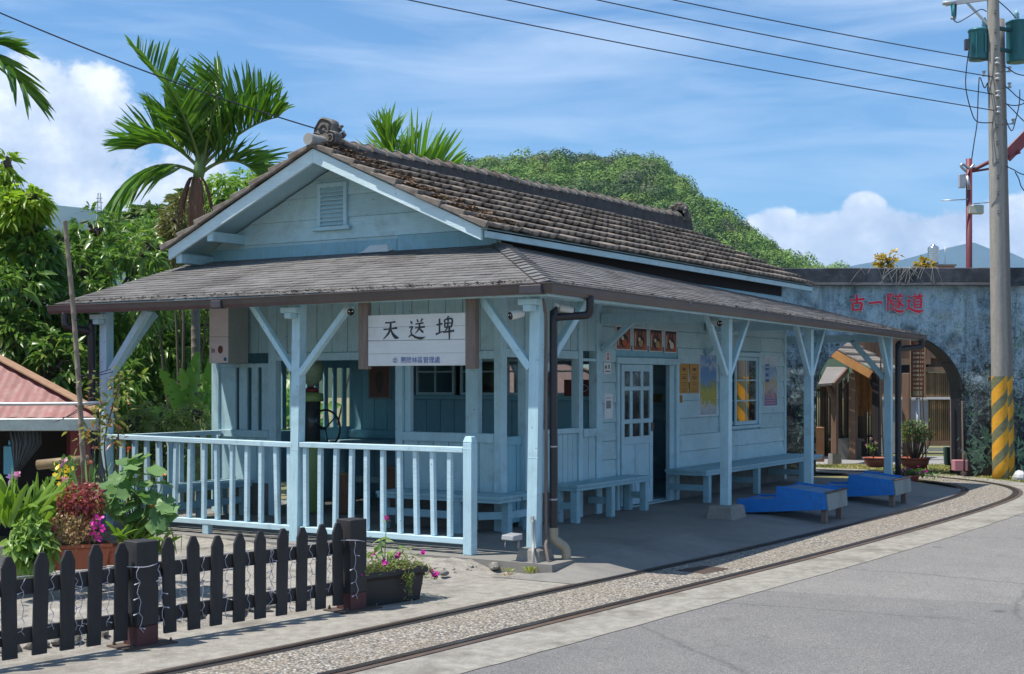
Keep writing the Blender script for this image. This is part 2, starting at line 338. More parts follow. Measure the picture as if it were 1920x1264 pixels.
# ------------------------------------------------------------------ ground, road, track
SEAM = (5.26, 2.16)
def ground_mats():
    m, k, b, o = newmat('asphalt')
    ob = k.node('ShaderNodeTexCoord').outputs['Object']
    n1 = k.noise(ob, 1.7, 8, 0.72, 0.0); n2 = k.noise(ob, 120, 3, 0.7)
    n3 = k.noise(ob, 0.16, 2, 0.5, 0.0)
    base = k.ramp(k.math('ADD', k.math('MULTIPLY', n1, 0.5), k.math('MULTIPLY', n3, 0.5)), [(0.34, (0.165, 0.160, 0.155)), (0.5, (0.195, 0.190, 0.183)), (0.66, (0.225, 0.217, 0.205))])
    sp = k.ramp(n2, [(0.34, (0.5, 0.5, 0.5)), (0.5, (0.96, 0.96, 0.96)), (0.64, (1.6, 1.56, 1.48))])
    c = k.mix(1.0, base, sp, 'MULTIPLY')
    cr = k.node('ShaderNodeTexVoronoi', feature='DISTANCE_TO_EDGE', ins={'Scale': 0.42})
    k.l.new(k.mix(0.25, ob, k.noise(ob, 1.5, 5, 0.7, 0, 1)), cr.inputs['Vector'])
    crk = k.math('MULTIPLY', k.ramp(cr.outputs['Distance'], [(0.0, (1, 1, 1)), (0.010, (0, 0, 0))]), k.ramp(n3, [(0.48, (0, 0, 0)), (0.53, (0.38, 0.38, 0.38))]))
    c = k.mix(crk, c, (0.05, 0.05, 0.05))
    st = k.ramp(k.noise(ob, 2.2, 6, 0.7), [(0.60, (0, 0, 0)), (0.70, (0.55, 0.55, 0.55))])
    c = k.mix(st, c, (0.12, 0.115, 0.11))
    vs = k.node('ShaderNodeTexVoronoi', ins={'Scale': 1.3}); k.l.new(k.mix(0.12, ob, k.noise(ob, 9, 4, .6, 0, 1)), vs.inputs['Vector'])
    c = k.mix(k.math('MULTIPLY', k.ramp(vs.outputs['Distance'], [(0.05, (1, 1, 1)), (0.10, (0, 0, 0))]), .6), c, (0.07, 0.068, 0.066))
    pt = k.node('ShaderNodeSeparateXYZ'); k.l.new(ob, pt.inputs[0])
    pe = k.math('ADD', k.math('ADD', k.math('MULTIPLY', pt.outputs[0], SEAM[0]), k.math('ADD', pt.outputs[1], SEAM[1])), k.math('MULTIPLY', k.noise(ob, 3, 4, .6), .25))
    c = k.mix(k.ramp(pe, [(0.0, (1, 1, 1)), (0.02, (0, 0, 0))]), c, k.mix(1.0, c, (.86, .865, .88), 'MULTIPLY'))
    k.l.new(c, b.inputs['Base Color']); b.inputs['Roughness'].default_value = 0.9; b.inputs['Specular IOR Level'].default_value = 0.3
    bp = k.node('ShaderNodeBump', ins={'Strength': 0.6, 'Distance': 0.004}); k.l.new(n2, bp.inputs['Height']); k.l.new(bp.outputs[0], b.inputs['Normal'])
    MATS['asphalt'] = m
    m, k, b, o = newmat('pebble concrete')
    ob = k.node('ShaderNodeTexCoord').outputs['Object']
    v = k.node('ShaderNodeTexVoronoi', ins={'Scale': 52.0}); k.l.new(ob, v.inputs['Vector'])
    sx = k.node('ShaderNodeSeparateColor'); k.l.new(v.outputs['Color'], sx.inputs[0])
    peb = k.ramp(sx.outputs[0], [(0.0, (0.10, 0.10, 0.10)), (0.25, (0.25, 0.235, 0.21)), (0.5, (0.42, 0.36, 0.27)), (0.72, (0.30, 0.29, 0.28)), (1.0, (0.66, 0.62, 0.54))])
    edge = k.ramp(v.outputs['Distance'], [(0.38, (1, 1, 1)), (0.62, (0.42, 0.40, 0.37))])
    c = k.mix(1.0, peb, edge, 'MULTIPLY')
    lg = k.noise(ob, 0.9, 5, 0.65)
    c = k.mix(k.ramp(lg, [(0.42, (0, 0, 0)), (0.62, (0.5, 0.5, 0.5))]), c, (0.24, 0.20, 0.15))
    k.l.new(c, b.inputs['Base Color']); b.inputs['Roughness'].default_value = 0.85
    bp = k.node('ShaderNodeBump', ins={'Strength': 0.8, 'Distance': 0.012}); bp.invert = True
    k.l.new(v.outputs['Distance'], bp.inputs['Height']); k.l.new(bp.outputs[0], b.inputs['Normal'])
    MATS['pebble'] = m
    m, k, b, o = newmat('soil and dry grass')
    ob = k.node('ShaderNodeTexCoord').outputs['Object']
    n1 = k.noise(ob, 0.7, 6, 0.65, 0.5); n2 = k.noise(ob, 30, 5, 0.7)
    c = k.ramp(k.math('ADD', k.math('MULTIPLY', n1, 0.6), k.math('MULTIPLY', n2, 0.4)), [(0.36, (0.09, 0.12, 0.03)), (0.5, (0.20, 0.19, 0.08)), (0.6, (0.27, 0.22, 0.13))])
    k.l.new(c, b.inputs['Base Color']); b.inputs['Roughness'].default_value = 1.0
    bp = k.node('ShaderNodeBump', ins={'Strength': 0.8, 'Distance': 0.03}); k.l.new(n2, bp.inputs['Height']); k.l.new(bp.outputs[0], b.inputs['Normal'])
    MATS['soil'] = m
ground_mats()
M_strip = simple('worn light concrete', (0.29, 0.272, 0.235), 0.92, 0.38, 9, 0.7, bscale=120, dirt=(0.15, 0.135, 0.11), dirt_amt=0.7, dirt_scale=1.7)
M_slab = simple('platform concrete', (0.215, 0.205, 0.185), 0.85, 0.2, 1.2, 0.25, bscale=90, dirt=(0.12, 0.115, 0.11), dirt_amt=0.5, dirt_scale=0.9)
M_railsteel = simple('rail steel', (0.10, 0.085, 0.075), 0.35, 0.3, 9, 0.1, metal=0.75, dirt=(0.12, 0.055, 0.03), dirt_amt=0.6, dirt_scale=2)
M_rust = simple('rust', (0.085, 0.062, 0.05), 0.9, 0.4, 7, 0.5, dirt=(0.13, 0.08, 0.05), dirt_amt=0.5)
M_groove = simple('groove shadow paint', (0.022, 0.02, 0.02), 0.95, 0.3, 7, 0.2)  # near-black that paints in the shade of the rail gap
M_rubble = simple('broken cement and rubble', (0.29, 0.27, 0.235), 0.97, 0.4, 9, 0.9, bscale=40, dirt=(0.11, 0.10, 0.085), dirt_amt=0.75, dirt_scale=4.5)
M_stone = simple('grey field stone', (0.25, 0.235, 0.21), 0.9, 0.35, 5, 0.7, island=0.25, dirt=(0.12, 0.11, 0.09), dirt_amt=0.5, dirt_scale=5)

def ground_height(x, y): return -0.13
mb = MB(); N = 40
for i in range(1):
    mb.quad((-300, -300, -0.135), (6000, -4000, -0.135), (6000, 6000, -0.135), (-4000, 6000, -0.135), )
tag(mb.build('ground', MATS['soil'], fixn=False), kind='structure')

C0 = [(-30, 2.6), (-20, 1.35), (-12, 0.3), (-9, -0.15), (-7, -0.45), (-5.08, -0.74), (-3.8, -0.9), (-1.3, -1.13), (2.58, -1.47), (6.6, -1.71), (9.6, -1.78), (11.2, -1.70), (12.3, -1.44), (13.3, -0.88), (14.1, 0.0), (14.6, 0.85), (14.9, 1.8), (15.05, 3.0), (15.2, 6), (15.3, 14)]
CL = smooth_path([(x, y, 0) for x, y in C0], 10)
def offs(d, z):
    out = []
    for i, p in enumerate(CL):
        t = (CL[min(i+1, len(CL)-1)]-CL[max(i-1, 0)]).normalized()
        out.append(Vector((p.x-t.y*d, p.y+t.x*d, z)))
    return out
def ribbon(name, d0, d1, z, m, z1=None, i0=0, i1=None, kind='structure'):
    a = offs(d0, z)[i0:i1]; b = offs(d1, z if z1 is None else z1)[i0:i1]; mb = MB()
    if d1 == -1.02: b = [v+Vector((0, .006*math.sin(i*1.9)+.008*math.sin(i*4.3), 0)) for i, v in enumerate(b)]
    vs = a+b; n = len(a); mb.add(vs, [(i, i+1, n+i+1, n+i) for i in range(n-1)])
    # a skirt so that the sheet has thickness
    return tag(mb.build(name, m), kind=kind)
# asphalt road: everything on the near side of the track
ed = [p for p in offs(-0.93, -0.104) if p.x < 13.6 and p.y < 20 and not (p.x > 12.9 and p.y > -2)]
poly = [(p.x, p.y, -0.104) for p in ed if p.x > -29]+[(14.5, -2.35, -0.104), (16.2, -3.0, -0.104), (17.2, -3.6, -0.104), (24, -3, -0.104), (60, -12, -0.104), (60, -60, -0.104), (-29, -60, -0.104)]
mb = MB(); mb.quad(*poly); ro = mb.build('road', MATS['asphalt'], fixn=False)
bm = bmesh.new(); bm.from_mesh(ro.data); bmesh.ops.triangulate(bm, faces=bm.faces)
for f_ in bm.faces:
    if f_.normal.z < 0: f_.normal_flip()
bm.to_mesh(ro.data); bm.free()
tag(ro, kind='structure')
n_in = next(i for i, p in enumerate(CL) if p.x > -0.2)
ribbon('concrete_strip', -0.455, -1.02, -0.100, M_strip)
ribbon('track_bed', -0.36, 0.36, -0.100, MATS['pebble'])
ribbon('concrete_strip', 0.44, 1.42, -0.100, M_strip, i1=n_in+6)
ribbon('concrete_strip', 0.44, 0.62, -0.100, M_strip, i0=n_in+95)
for s in (1, -1):
    rn = 'inner rail of the narrow track nearest the blue station' if s > 0 else 'outer rail of the narrow track nearest the asphalt road'
    t = thing('rail', 'dark steel '+rn, 'rail', (0, 0, 0), group='rails of the narrow gauge track')
    mb = MB(); a = offs(s*0.385, -0.088); b = offs(s*0.43, -0.088)
    n = len(a); a2 = [v-Vector((0, 0, .05)) for v in a]; b2 = [v-Vector((0, 0, .05)) for v in b]
    mb.add(a+b+a2+b2, [f for i in range(n-1) for f in ((i, i+1, n+i+1, n+i), (i, 2*n+i, 2*n+i+1, i+1), (n+i, n+i+1, 3*n+i+1, 3*n+i))])
    mb.build('rail_head', M_railsteel, t)
    mb = MB(); a = offs(s*0.43, -0.0945); b = offs(s*0.49, -0.0945); mb.add(a+b, [(i, i+1, n+i+1, n+i) for i in range(n-1)]); mb.build('rust_edge', M_rust, t)
    mb = MB(); a = offs(s*0.33, -0.0975); b = offs(s*0.385, -0.0975); mb.add(a+b, [(i, i+1, n+i+1, n+i) for i in range(n-1)]); mb.build('flange_groove_shade', M_groove, t)  # flat dark strip standing in for the shadow inside the flange gap
# rusty plate in the track bed
mb = MB(); mb.hexa([(0.62, -1.44, -.105), (1.04, -1.52, -.105), (1.12, -1.22, -.105), (0.70, -1.12, -.105), (0.62, -1.44, -.0965), (1.04, -1.52, -.0965), (1.12, -1.22, -.0965), (0.70, -1.12, -.0965)])
for i in range(7):
    u = i/6; p = Vector((0.64, -1.42, -.095)).lerp(Vector((1.03, -1.5, -.095)), u); q = Vector((0.71, -1.14, -.095)).lerp(Vector((1.10, -1.24, -.095)), u); mb.beam(p, q, .012, .006)
tag(mb.build('drain_cover', M_rust), 'small rusty metal drain cover set in the pebble bed between the rails', 'drain cover')

# platform: flat slab that slopes off to the inner rail
ih = [p for p in offs(0.44, -0.096) if -.75 < p.x < 11.9 and p.y < 0]
mb = MB(); rng = random.Random(4)
n = len(ih); inn = [Vector((p.x, -0.30 if p.x > -.3 else p.y+.9, -0.096+.096*min(1, max(0, (p.x+.45)/.9)))) for p in ih]
mb.add(ih+inn, [(i, i+1, n+i+1, n+i) for i in range(n-1)])
mb.box((-0.22, -0.30, -0.14), (12.0, 6.4, 0.0))
tag(mb.build('platform', M_slab), kind='structure')
# broken edge of the slab and rubble ground in front of it
rng = np.random.default_rng(3)
xs = np.linspace(-10.5, 0.35, 90); ys = np.linspace(-0.35, 5.6, 90)
XX, YY = np.meshgrid(xs, ys, indexing='ij')
def vnoise(x, y, s, seed):
    r = np.random.default_rng(seed); g = r.random((64, 64)); x = x*s+100; y = y*s+100
    xi = np.floor(x).astype(int); yi = np.floor(y).astype(int); fx = x-xi; fy = y-yi; fx = fx*fx*(3-2*fx); fy = fy*fy*(3-2*fy)
    a = g[xi % 64, yi % 64]; b = g[(xi+1) % 64, yi % 64]; c = g[xi % 64, (yi+1) % 64]; d = g[(xi+1) % 64, (yi+1) % 64]
    return (a*(1-fx)+b*fx)*(1-fy)+(c*(1-fx)+d*fx)*fy
cline = np.array([[p.x, p.y] for p in CL]); innerY = np.interp(XX, cline[:, 0], cline[:, 1])+1.38
t = np.clip((YY-innerY)/0.5, 0, 1)
ZZ = -0.135+t*(0.035+0.05*vnoise(XX, YY, 3.1, 1)+0.035*vnoise(XX, YY, 9.0, 2)+0.02*vnoise(XX, YY, 22.0, 5))
near = np.clip((XX+0.55)/0.35, 0, 1); ZZ = ZZ+near*t*(0.03+0.03*vnoise(XX, YY, 7, 8))
ZZ = np.where(XX > -0.2, np.minimum(ZZ, -0.012), ZZ)
V = np.stack([XX, YY, ZZ], -1).reshape(-1, 3); idx = np.arange(90*90).reshape(90, 90)
F = np.stack([idx[:-1, :-1], idx[1:, :-1], idx[1:, 1:], idx[:-1, 1:]], -1).reshape(-1, 4)
tag(fast_mesh('terrain', V, F, M_rubble, smooth=True), kind='structure')
def rock(mb, c, r, seed, sq=0.7):
    rg = random.Random(seed); bm = bmesh.new(); bmesh.ops.create_icosphere(bm, subdivisions=2, radius=1)
    ax = (r*rg.uniform(.8, 1.25), r*rg.uniform(.7, 1.1), r*sq*rg.uniform(.8, 1.1)); rot = Matrix.Rotation(rg.uniform(0, 6), 3, 'Z')
    cuts = [(Vector((rg.uniform(-1, 1), rg.uniform(-1, 1), rg.uniform(-.6, 1))).normalized(), rg.uniform(.55, .85)) for _ in range(7)]
    for v in bm.verts:
        p = v.co.copy()
        for nrm, d in cuts:
            e = p.dot(nrm)-d
            if e > 0: p -= nrm*e
        p = rot @ Vector((p.x*ax[0], p.y*ax[1], p.z*ax[2])); v.co = p+Vector(c)
    mb.add([v.co for v in bm.verts], [tuple(v.index for v in f.verts) for f in bm.faces]); bm.free()
rg = random.Random(8)
mb = MB()
for i in range(420):
    x = rg.uniform(-5.5, -0.25); yl = float(np.interp(x, cline[:, 0], cline[:, 1]))+1.5
    y = yl+.1+abs(rg.gauss(0, 0.9)); rock(mb, (x, y, -0.07+rg.uniform(-.02, .02)), rg.choice([.012, .016, .02, .03, .045]), i)
tag(mb.build('loose_stones', M_stone), kind='stuff')
k_ = 0
for i in range(26):
    x = -5.5+i*0.118+rg.uniform(-.04, .04); yl = float(np.interp(x, cline[:, 0], cline[:, 1]))+1.72
    mb = MB(); r = rg.uniform(.06, .14)
    rock(mb, (0, 0, 0), r, 500+i, .8)
    o = mb.build('field_stone', M_stone); o.location = (x, yl+rg.uniform(-.03, .22), -0.07)
    tag(o, 'rough grey field stone lying among others behind the black picket fence', 'stone', 'field stones behind the picket fence')
# low stone kerb along the front of the slab
for i in range(14):
    mb = MB(); rock(mb, (0, 0, 0), rg.uniform(.05, .085), 700+i, .55); o = mb.build('rubble_stone', M_rubble)
    o.location = (-0.27+rg.uniform(-.03, .03), 0.3+i*0.34+rg.uniform(-.1, .1), -0.05)
    tag(o, 'crumbled cement lump along the broken edge of the station slab', 'stone', 'lumps along the slab edge')
# fallen leaf specks on the platform
# ------------------------------------------------------------------ station building
ST = thing('station_building', 'old pale blue wooden railway station with tiled gable roof and wide shingled veranda', 'station', (3, 3, 0))
XW, YW, XF, YL = 1.93, 1.60, 10.99, 5.95      # front wall, track-side wall, far wall, left wall
def clipY(poly, f):   # keep points with f(p) >= 0
    out = []
    for i in range(len(poly)):
        a = poly[i]; b = poly[(i+1) % len(poly)]; fa, fb = f(a), f(b)
        if fa >= 0: out.append(a)
        if (fa >= 0) != (fb >= 0):
            t = fa/(fa-fb); out.append((a[0]+(b[0]-a[0])*t, a[1]+(b[1]-a[1])*t))
    return out
rng = random.Random(11)
def hboards(mb, fn, u0, u1, z0, z1, h, holes=(), joints=True, lap=0.018, bottoms=None):
    """lapped horizontal boards on a wall; fn(u,z,d) with d = distance out of the wall"""
    z = z0; row = 0
    while z < z1-0.02:
        zt = min(z+h*rng.uniform(.93, 1.07), z1); segs = [(u0, u1)]
        for (a, b, c, d) in holes:
            if c < zt-0.01 and d > z+0.01:
                ns = []
                for (s, e) in segs:
                    if b <= s or a >= e: ns.append((s, e)); continue
                    if a > s: ns.append((s, a))
                    if b < e: ns.append((b, e))
                segs = ns
        for (s, e) in segs:
            cuts = [s]
            while joints and e-cuts[-1] > 2.4: cuts.append(cuts[-1]+rng.uniform(1.1, 2.2))
            cuts.append(e)
            for a, b in zip(cuts[:-1], cuts[1:]):
                g = 0.004; d0 = 0.010+rng.uniform(0, .004); d1 = d0+lap
                pts = [fn(a+g, z+.008, 0), fn(b-g, z+.008, 0), fn(b-g, z+.008, d1), fn(a+g, z+.008, d1),
                       fn(a+g, zt-.001, 0), fn(b-g, zt-.001, 0), fn(b-g, zt-.001, d0), fn(a+g, zt-.001, d0)]
                mb.hexa(pts)
        z = zt; row += 1
def vboards(mb, fn, u0, u1, z0, z1, w=0.2, d=0.016, batten=0.0):
    n = max(1, round((u1-u0)/w)); e = [u0+(u1-u0)*i/n for i in range(n+1)]
    for a, b in zip(e[:-1], e[1:]):
        dd = d+rng.uniform(0, .003)
        mb.hexa([fn(a+.005, z0, 0), fn(b-.005, z0, 0), fn(b-.005, z0, dd), fn(a+.005, z0, dd), fn(a+.005, z1, 0), fn(b-.005, z1, 0), fn(b-.005, z1, dd), fn(a+.005, z1, dd)])
fF = lambda u, z, d: (XW-d, u, z)           # front wall, u = Y
fL = lambda u, z, d: (u, YW-d, z)           # track-side wall, u = X
# --- front wall of the waiting room
mb = MB()
vboards(mb, fF, 1.62, 5.90, 2.035, 3.20, 0.235)
mb.box((XW, 1.62, 2.04), (XW+.05, 5.90, 3.2))
mb.build('front_upper_wall', M_vboard, ST)
HDR = [((XW-.035, 1.66, 1.935), (XW+.06, 4.88, 2.03)), ((XW-.03, 5.0, 1.855), (XW+.05, 5.83, 1.905))]
def boxes(nm, L, m, bev=.005):
    for a, b in L: q = MB(); q.box(a, b); q.build(nm, m, ST, bev)
boxes('wall_post', [((XW-dd, y0, 0.0), (XW+.07, y1, 2.9)) for y0, y1, dd in ((5.83, 5.955, .05), (4.88, 5.0, .04), (2.93, 3.03, .045), (1.885, 2.05, .03))]+[((XW-.05, 1.555, 0), (XW+.075, 1.655, 2.9)), ((XW, 2.845, 0.3), (XW+.07, 2.928, 1.93))], M_paint)
mb = MB(); vboards(mb, fF, 5.003, 5.827, 0.40, 0.97, 0.2); mb.box((XW, 5.003, .3), (XW+.03, 5.827, 1.0)); mb.build('front_lower_wall', M_vboard, ST)
mb = MB(); vboards(mb, fF, 1.66, 2.925, 0.34, 0.985, 0.205); mb.box((XW, 1.66, .3), (XW+.03, 2.84, .99)); mb.build('front_lower_wall', M_vboard, ST)
boxes('header', HDR, M_paint); boxes('window_sill', [((XW-.05, 1.66, .986), (XW+.05, 2.927, 1.092)), ((XW-.05, 5.002, .972), (XW+.05, 5.828, 1.062))], M_paint)
for (a, b) in ((5.565, 5.827), (5.375, 5.505), (5.195, 5.297), (5.003, 5.128)):
    mb = MB(); mb.box((XW-.02, a, 1.063), (XW+.012, b, 1.855)); mb.build('window_slat', M_paint, ST, .003)
boxes('cement_base', [((XW-.015, 5.002, 0), (XW+.09, 5.83, .395)), ((XW-.012, 1.66, 0), (XW+.09, 2.93, .335))], M_concd)
# --- track-side wall
DOOR = (4.73, 6.66, 0, 1.995); WIN = (8.13, 9.83, .975, 2.13)
mb = MB(); hboards(mb, fL, 4.325, XF-.06, 0.425, 3.08, 0.245, (DOOR, WIN))
mb.build('track_side_wall', M_board, ST)
mb = MB(); mb.box((4.32, YW+.002, .02), (4.73, YW+.06, 3.1)); mb.box((6.66, YW+.002, .02), (8.13, YW+.06, 3.1)); mb.box((9.83, YW+.002, .02), (XF, YW+.06, 3.1))
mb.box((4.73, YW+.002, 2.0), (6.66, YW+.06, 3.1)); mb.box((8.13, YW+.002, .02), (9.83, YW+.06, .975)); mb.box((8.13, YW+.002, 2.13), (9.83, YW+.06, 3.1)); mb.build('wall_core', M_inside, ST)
mb = MB(); vboards(mb, fL, 2.0, 4.18, 2.06, 3.1, .21); mb.box((2.0, YW+.001, 2.06), (4.18, YW+.05, 3.1)); mb.build('side_upper_wall', M_vboard, ST)
boxes('header', [((2.005, YW-.035, 1.955), (3.698, YW+.06, 2.055)), ((3.8, YW-.03, 1.93), (4.172, YW+.05, 1.967))], M_paint)
boxes('wall_post', [((2.42, YW-.045, 0), (2.6, YW+.07, 3.1)), ((3.7, YW-.045, 0), (3.8, YW+.07, 3.1)), ((4.175, YW-.04, 0), (4.323, YW+.08, 3.1)), ((XF-.06, YW-.035, .02), (XF+.03, YW+.07, 3.05))], M_paint)
mb = MB(); vboards(mb, fL, 2.605, 3.695, .36, 1.04, .12); mb.box((2.605, YW, .3), (3.695, YW+.03, 1.05)); mb.build('side_lower_wall', M_vboard, ST)
mb = MB(); vboards(mb, fL, 3.805, 4.17, .36, .985, .19); mb.box((3.805, YW, .3), (4.17, YW+.03, .99)); mb.build('side_lower_wall', M_vboard, ST)
boxes('window_sill', [((2.602, YW-.06, 1.045), (3.698, YW+.05, 1.108)), ((3.802, YW-.06, .988), (4.173, YW+.05, 1.09))], M_paint)
boxes('cement_base', [((2.61, YW-.012, 0), (4.17, YW+.09, .355)), ((4.33, YW-.012, 0), (4.722, YW+.09, .42)), ((6.668, YW-.012, 0), (XF, YW+.09, .42))], M_concd)
# gate of boards in the first side opening
mb = MB(); mb.box((2.0, YW+.03, 0.06), (2.42, YW+.055, 1.0)); mb.box((2.0, YW+.01, .95), (2.42, YW+.06, 1.05)); mb.box((2.05, YW+.015, .12), (2.10, YW+.055, .95)); mb.box((2.32, YW+.015, .12), (2.37, YW+.055, .95))
mb.build('half_gate', M_inside, ST, .004)
# far and left walls, ceiling, interior
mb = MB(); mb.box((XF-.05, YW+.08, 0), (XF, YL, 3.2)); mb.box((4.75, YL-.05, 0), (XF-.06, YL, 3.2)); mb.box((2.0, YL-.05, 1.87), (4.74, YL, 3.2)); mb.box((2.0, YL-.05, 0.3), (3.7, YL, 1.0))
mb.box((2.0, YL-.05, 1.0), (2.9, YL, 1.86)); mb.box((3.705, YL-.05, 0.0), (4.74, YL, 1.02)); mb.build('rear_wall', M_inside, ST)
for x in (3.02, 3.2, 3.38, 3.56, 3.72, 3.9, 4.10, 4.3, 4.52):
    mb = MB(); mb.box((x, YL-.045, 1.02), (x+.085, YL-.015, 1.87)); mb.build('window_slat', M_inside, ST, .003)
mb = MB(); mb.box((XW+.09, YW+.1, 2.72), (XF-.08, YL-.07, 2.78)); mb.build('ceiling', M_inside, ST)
mb = MB(); mb.box((0.04, .14, 2.64), (XW-.06, YL+.2, 2.655)); 
XP = 4.66
mb = MB(); fP = lambda u, z, d: (XP-d, u, z)
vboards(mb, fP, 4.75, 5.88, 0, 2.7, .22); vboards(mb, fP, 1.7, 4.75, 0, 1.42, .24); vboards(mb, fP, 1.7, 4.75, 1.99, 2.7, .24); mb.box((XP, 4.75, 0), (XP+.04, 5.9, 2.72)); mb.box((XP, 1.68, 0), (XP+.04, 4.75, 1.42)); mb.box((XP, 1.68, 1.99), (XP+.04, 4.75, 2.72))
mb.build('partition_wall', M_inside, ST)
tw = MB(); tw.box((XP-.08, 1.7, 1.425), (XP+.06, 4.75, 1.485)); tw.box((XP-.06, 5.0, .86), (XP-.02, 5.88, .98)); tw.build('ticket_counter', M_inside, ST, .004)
for (y0, y1) in ((4.05, 4.7), (3.3, 3.95), (2.6, 3.2), (1.85, 2.5)):
    mb = MB(); t_ = .035
    for a, b in ((y0, y0+t_), (y1-t_, y1)): mb.box((XP-.02, a, 1.487), (XP+.03, b, 1.985))
    mb.box((XP-.02, y0+t_, 1.487), (XP+.03, y1-t_, 1.525)); mb.box((XP-.02, y0+t_, 1.945), (XP+.03, y1-t_, 1.985)); mb.box((XP-.015, (y0+y1)/2-.012, 1.525), (XP+.02, (y0+y1)/2+.012, 1.945)); mb.box((XP-.0145, y0+t_, 1.80), (XP+.0195, (y0+y1)/2-.013, 1.822)); mb.box((XP-.0145, (y0+y1)/2+.013, 1.80), (XP+.0195, y1-t_, 1.822))
    w_ = mb.build('ticket_window', M_paint, ST, .003)
    mb = MB(); mb.box((XP, y0+t_, 1.526), (XP+.005, y1-t_, 1.944)); mb.build('pane', M_glass, w_)
# office behind the door
mb = MB(); mb.box((4.72, 3.3, 0), (XF-.06, 3.35, 2.7)); mb.box((4.74, YW+.1, 0.002), (XF-.06, 3.3, .03)); mb.build('office_wall', painted('pale interior paint', (.40, .62, .70)), ST)
sh = thing('shelf_unit', 'dark blue painted shelf unit inside the doorway of the station office', 'shelf', (6.6, 2.7, .03))
mb = MB(); mb.box((6.3, 2.6, .03), (8.0, 2.64, 2.3)); mb.build('back_board', painted('pale interior paint', 0), sh)
for z in (.5, 1.0, 1.28, 1.62): mb = MB(); mb.box((6.3, 2.1, z), (8.0, 2.598, z+.09)); mb.build('shelf_board', painted('mid blue interior paint', (.36, .62, .72)), sh, .004)

def small_box(nm, a, b, m, lab, cat):
    mb = MB(); mb.box(a, b); c = [(a[i]+b[i])/2 for i in range(3)]; mb.box((a[0]-.006, a[1]-.006, b[2]), (b[0]+.006, b[1]+.006, b[2]+.02)); tag(mb.build(nm, m, None, .004), lab, cat)
small_box('storage_box', (6.75, 2.15, 1.712), (7.05, 2.4, 1.83), flat('dull red card', (.30, .05, .03)), 'dull red lidded box on the office shelf inside the station doorway', 'box')
small_box('storage_box', (7.1, 2.15, 1.372), (7.35, 2.4, 1.47), flat('yellow card', (.42, .30, .07)), 'small yellow lidded box on the office shelf inside the station doorway', 'box')
# door: frame, leaf with glazing, glass
DO = MB()
DO.box((4.73, YW-.05, 0.0), (4.80, YW+.06, 1.905)); DO.box((6.56, YW-.05, 0), (6.655, YW+.06, 1.905)); DO.box((4.715, YW-.055, 1.906), (6.67, YW+.06, 1.995)); DO.box((4.80, YW-.02, 0.0), (6.56, YW+.05, .02)); DO.box((6.40, YW-.015, 0.021), (6.557, YW+.05, 1.903))
DO.build('door_frame', M_paint, ST, .005)
lx0, lx1 = 4.86, 5.80; ly0, ly1 = YW-.042, YW-.004
mb = MB()
mb.box((lx0, ly0, .04), (4.945, ly1, 1.9)); mb.box((5.705, ly0, .04), (lx1, ly1, 1.9))
xs_ = (4.945, 5.115, 5.185, 5.435, 5.51, 5.705)
for z0, z1 in ((.04, .22), (.84, .945), (1.118, 1.178), (1.555, 1.612), (1.81, 1.9)): mb.box((4.945, ly0, z0), (5.705, ly1, z1))
for a, b in ((5.115, 5.185), (5.435, 5.51)):
    for z0, z1 in ((.945, 1.118), (1.178, 1.555), (1.612, 1.81)): mb.box((a, ly0+.002, z0), (b, ly1-.002, z1))
mb.box((5.27, ly0, .22), (5.36, ly1, .84)); mb.box((4.945, ly0+.014, .22), (5.27, ly1-.006, .84)); mb.box((5.36, ly0+.014, .22), (5.705, ly1-.006, .84))
dr = mb.build('door', M_paint, ST, .004)
mb = MB()
for a, b in ((4.945, 5.115), (5.185, 5.435), (5.51, 5.705)):
    for z0, z1 in ((.945, 1.118), (1.178, 1.555), (1.612, 1.81)): mb.box((a, ly0+.016, z0), (b, ly0+.02, z1))
mb.build('pane', M_glass, dr)
mb = MB(); mb.box((5.73, ly0-.012, 1.0), (5.77, ly0, 1.12)); mb.tube([(5.75, ly0-.03, 1.03), (5.75, ly0-.03, 1.1)], .008); mb.build('handle', M_oldwood, dr)
# window with one sash slid open
mb = MB()
mb.box((8.13, YW-.045, .985), (8.21, YW+.06, 2.06)); mb.box((9.74, YW-.045, .985), (9.83, YW+.06, 2.06)); mb.box((8.12, YW-.05, 2.061), (9.84, YW+.06, 2.13)); mb.box((8.10, YW-.075, .935), (9.86, YW+.06, .984))
wf = mb.build('window', M_paint, ST, .005)
def sash(x0, x1, dy):
    mb = MB(); t_ = .05; y0, y1 = YW-.02+dy, YW+.01+dy
    mb.box((x0, y0, .99), (x0+t_, y1, 2.055)); mb.box((x1-t_, y0, .99), (x1, y1, 2.055)); mb.box((x0+t_, y0, .99), (x1-t_, y1, 1.05)); mb.box((x0+t_, y0, 2.0), (x1-t_, y1, 2.055))
    xm = (x0+x1)/2; mb.box((xm-.012, y0+.003, 1.05), (xm+.012, y1-.003, 2.0))
    for z in (1.37, 1.69): mb.box((x0+t_, y0+.005, z-.011), (xm-.0125, y1-.005, z+.011)); mb.box((xm+.0125, y0+.005, z-.011), (x1-t_, y1-.005, z+.011))
    s = mb.build('window_sash', M_paint, wf, .003); return (x0+t_, x1-t_, y0+.012)
s1 = sash(8.80, 9.735, 0.0); s2 = sash(8.72, 9.6, .04)
mb = MB(); mb.box((s1[0], s1[2], 1.05), (s1[1], s1[2]+.004, 2.0)); mb.build('pane', glassmat('reflecting glass', .55), wf)
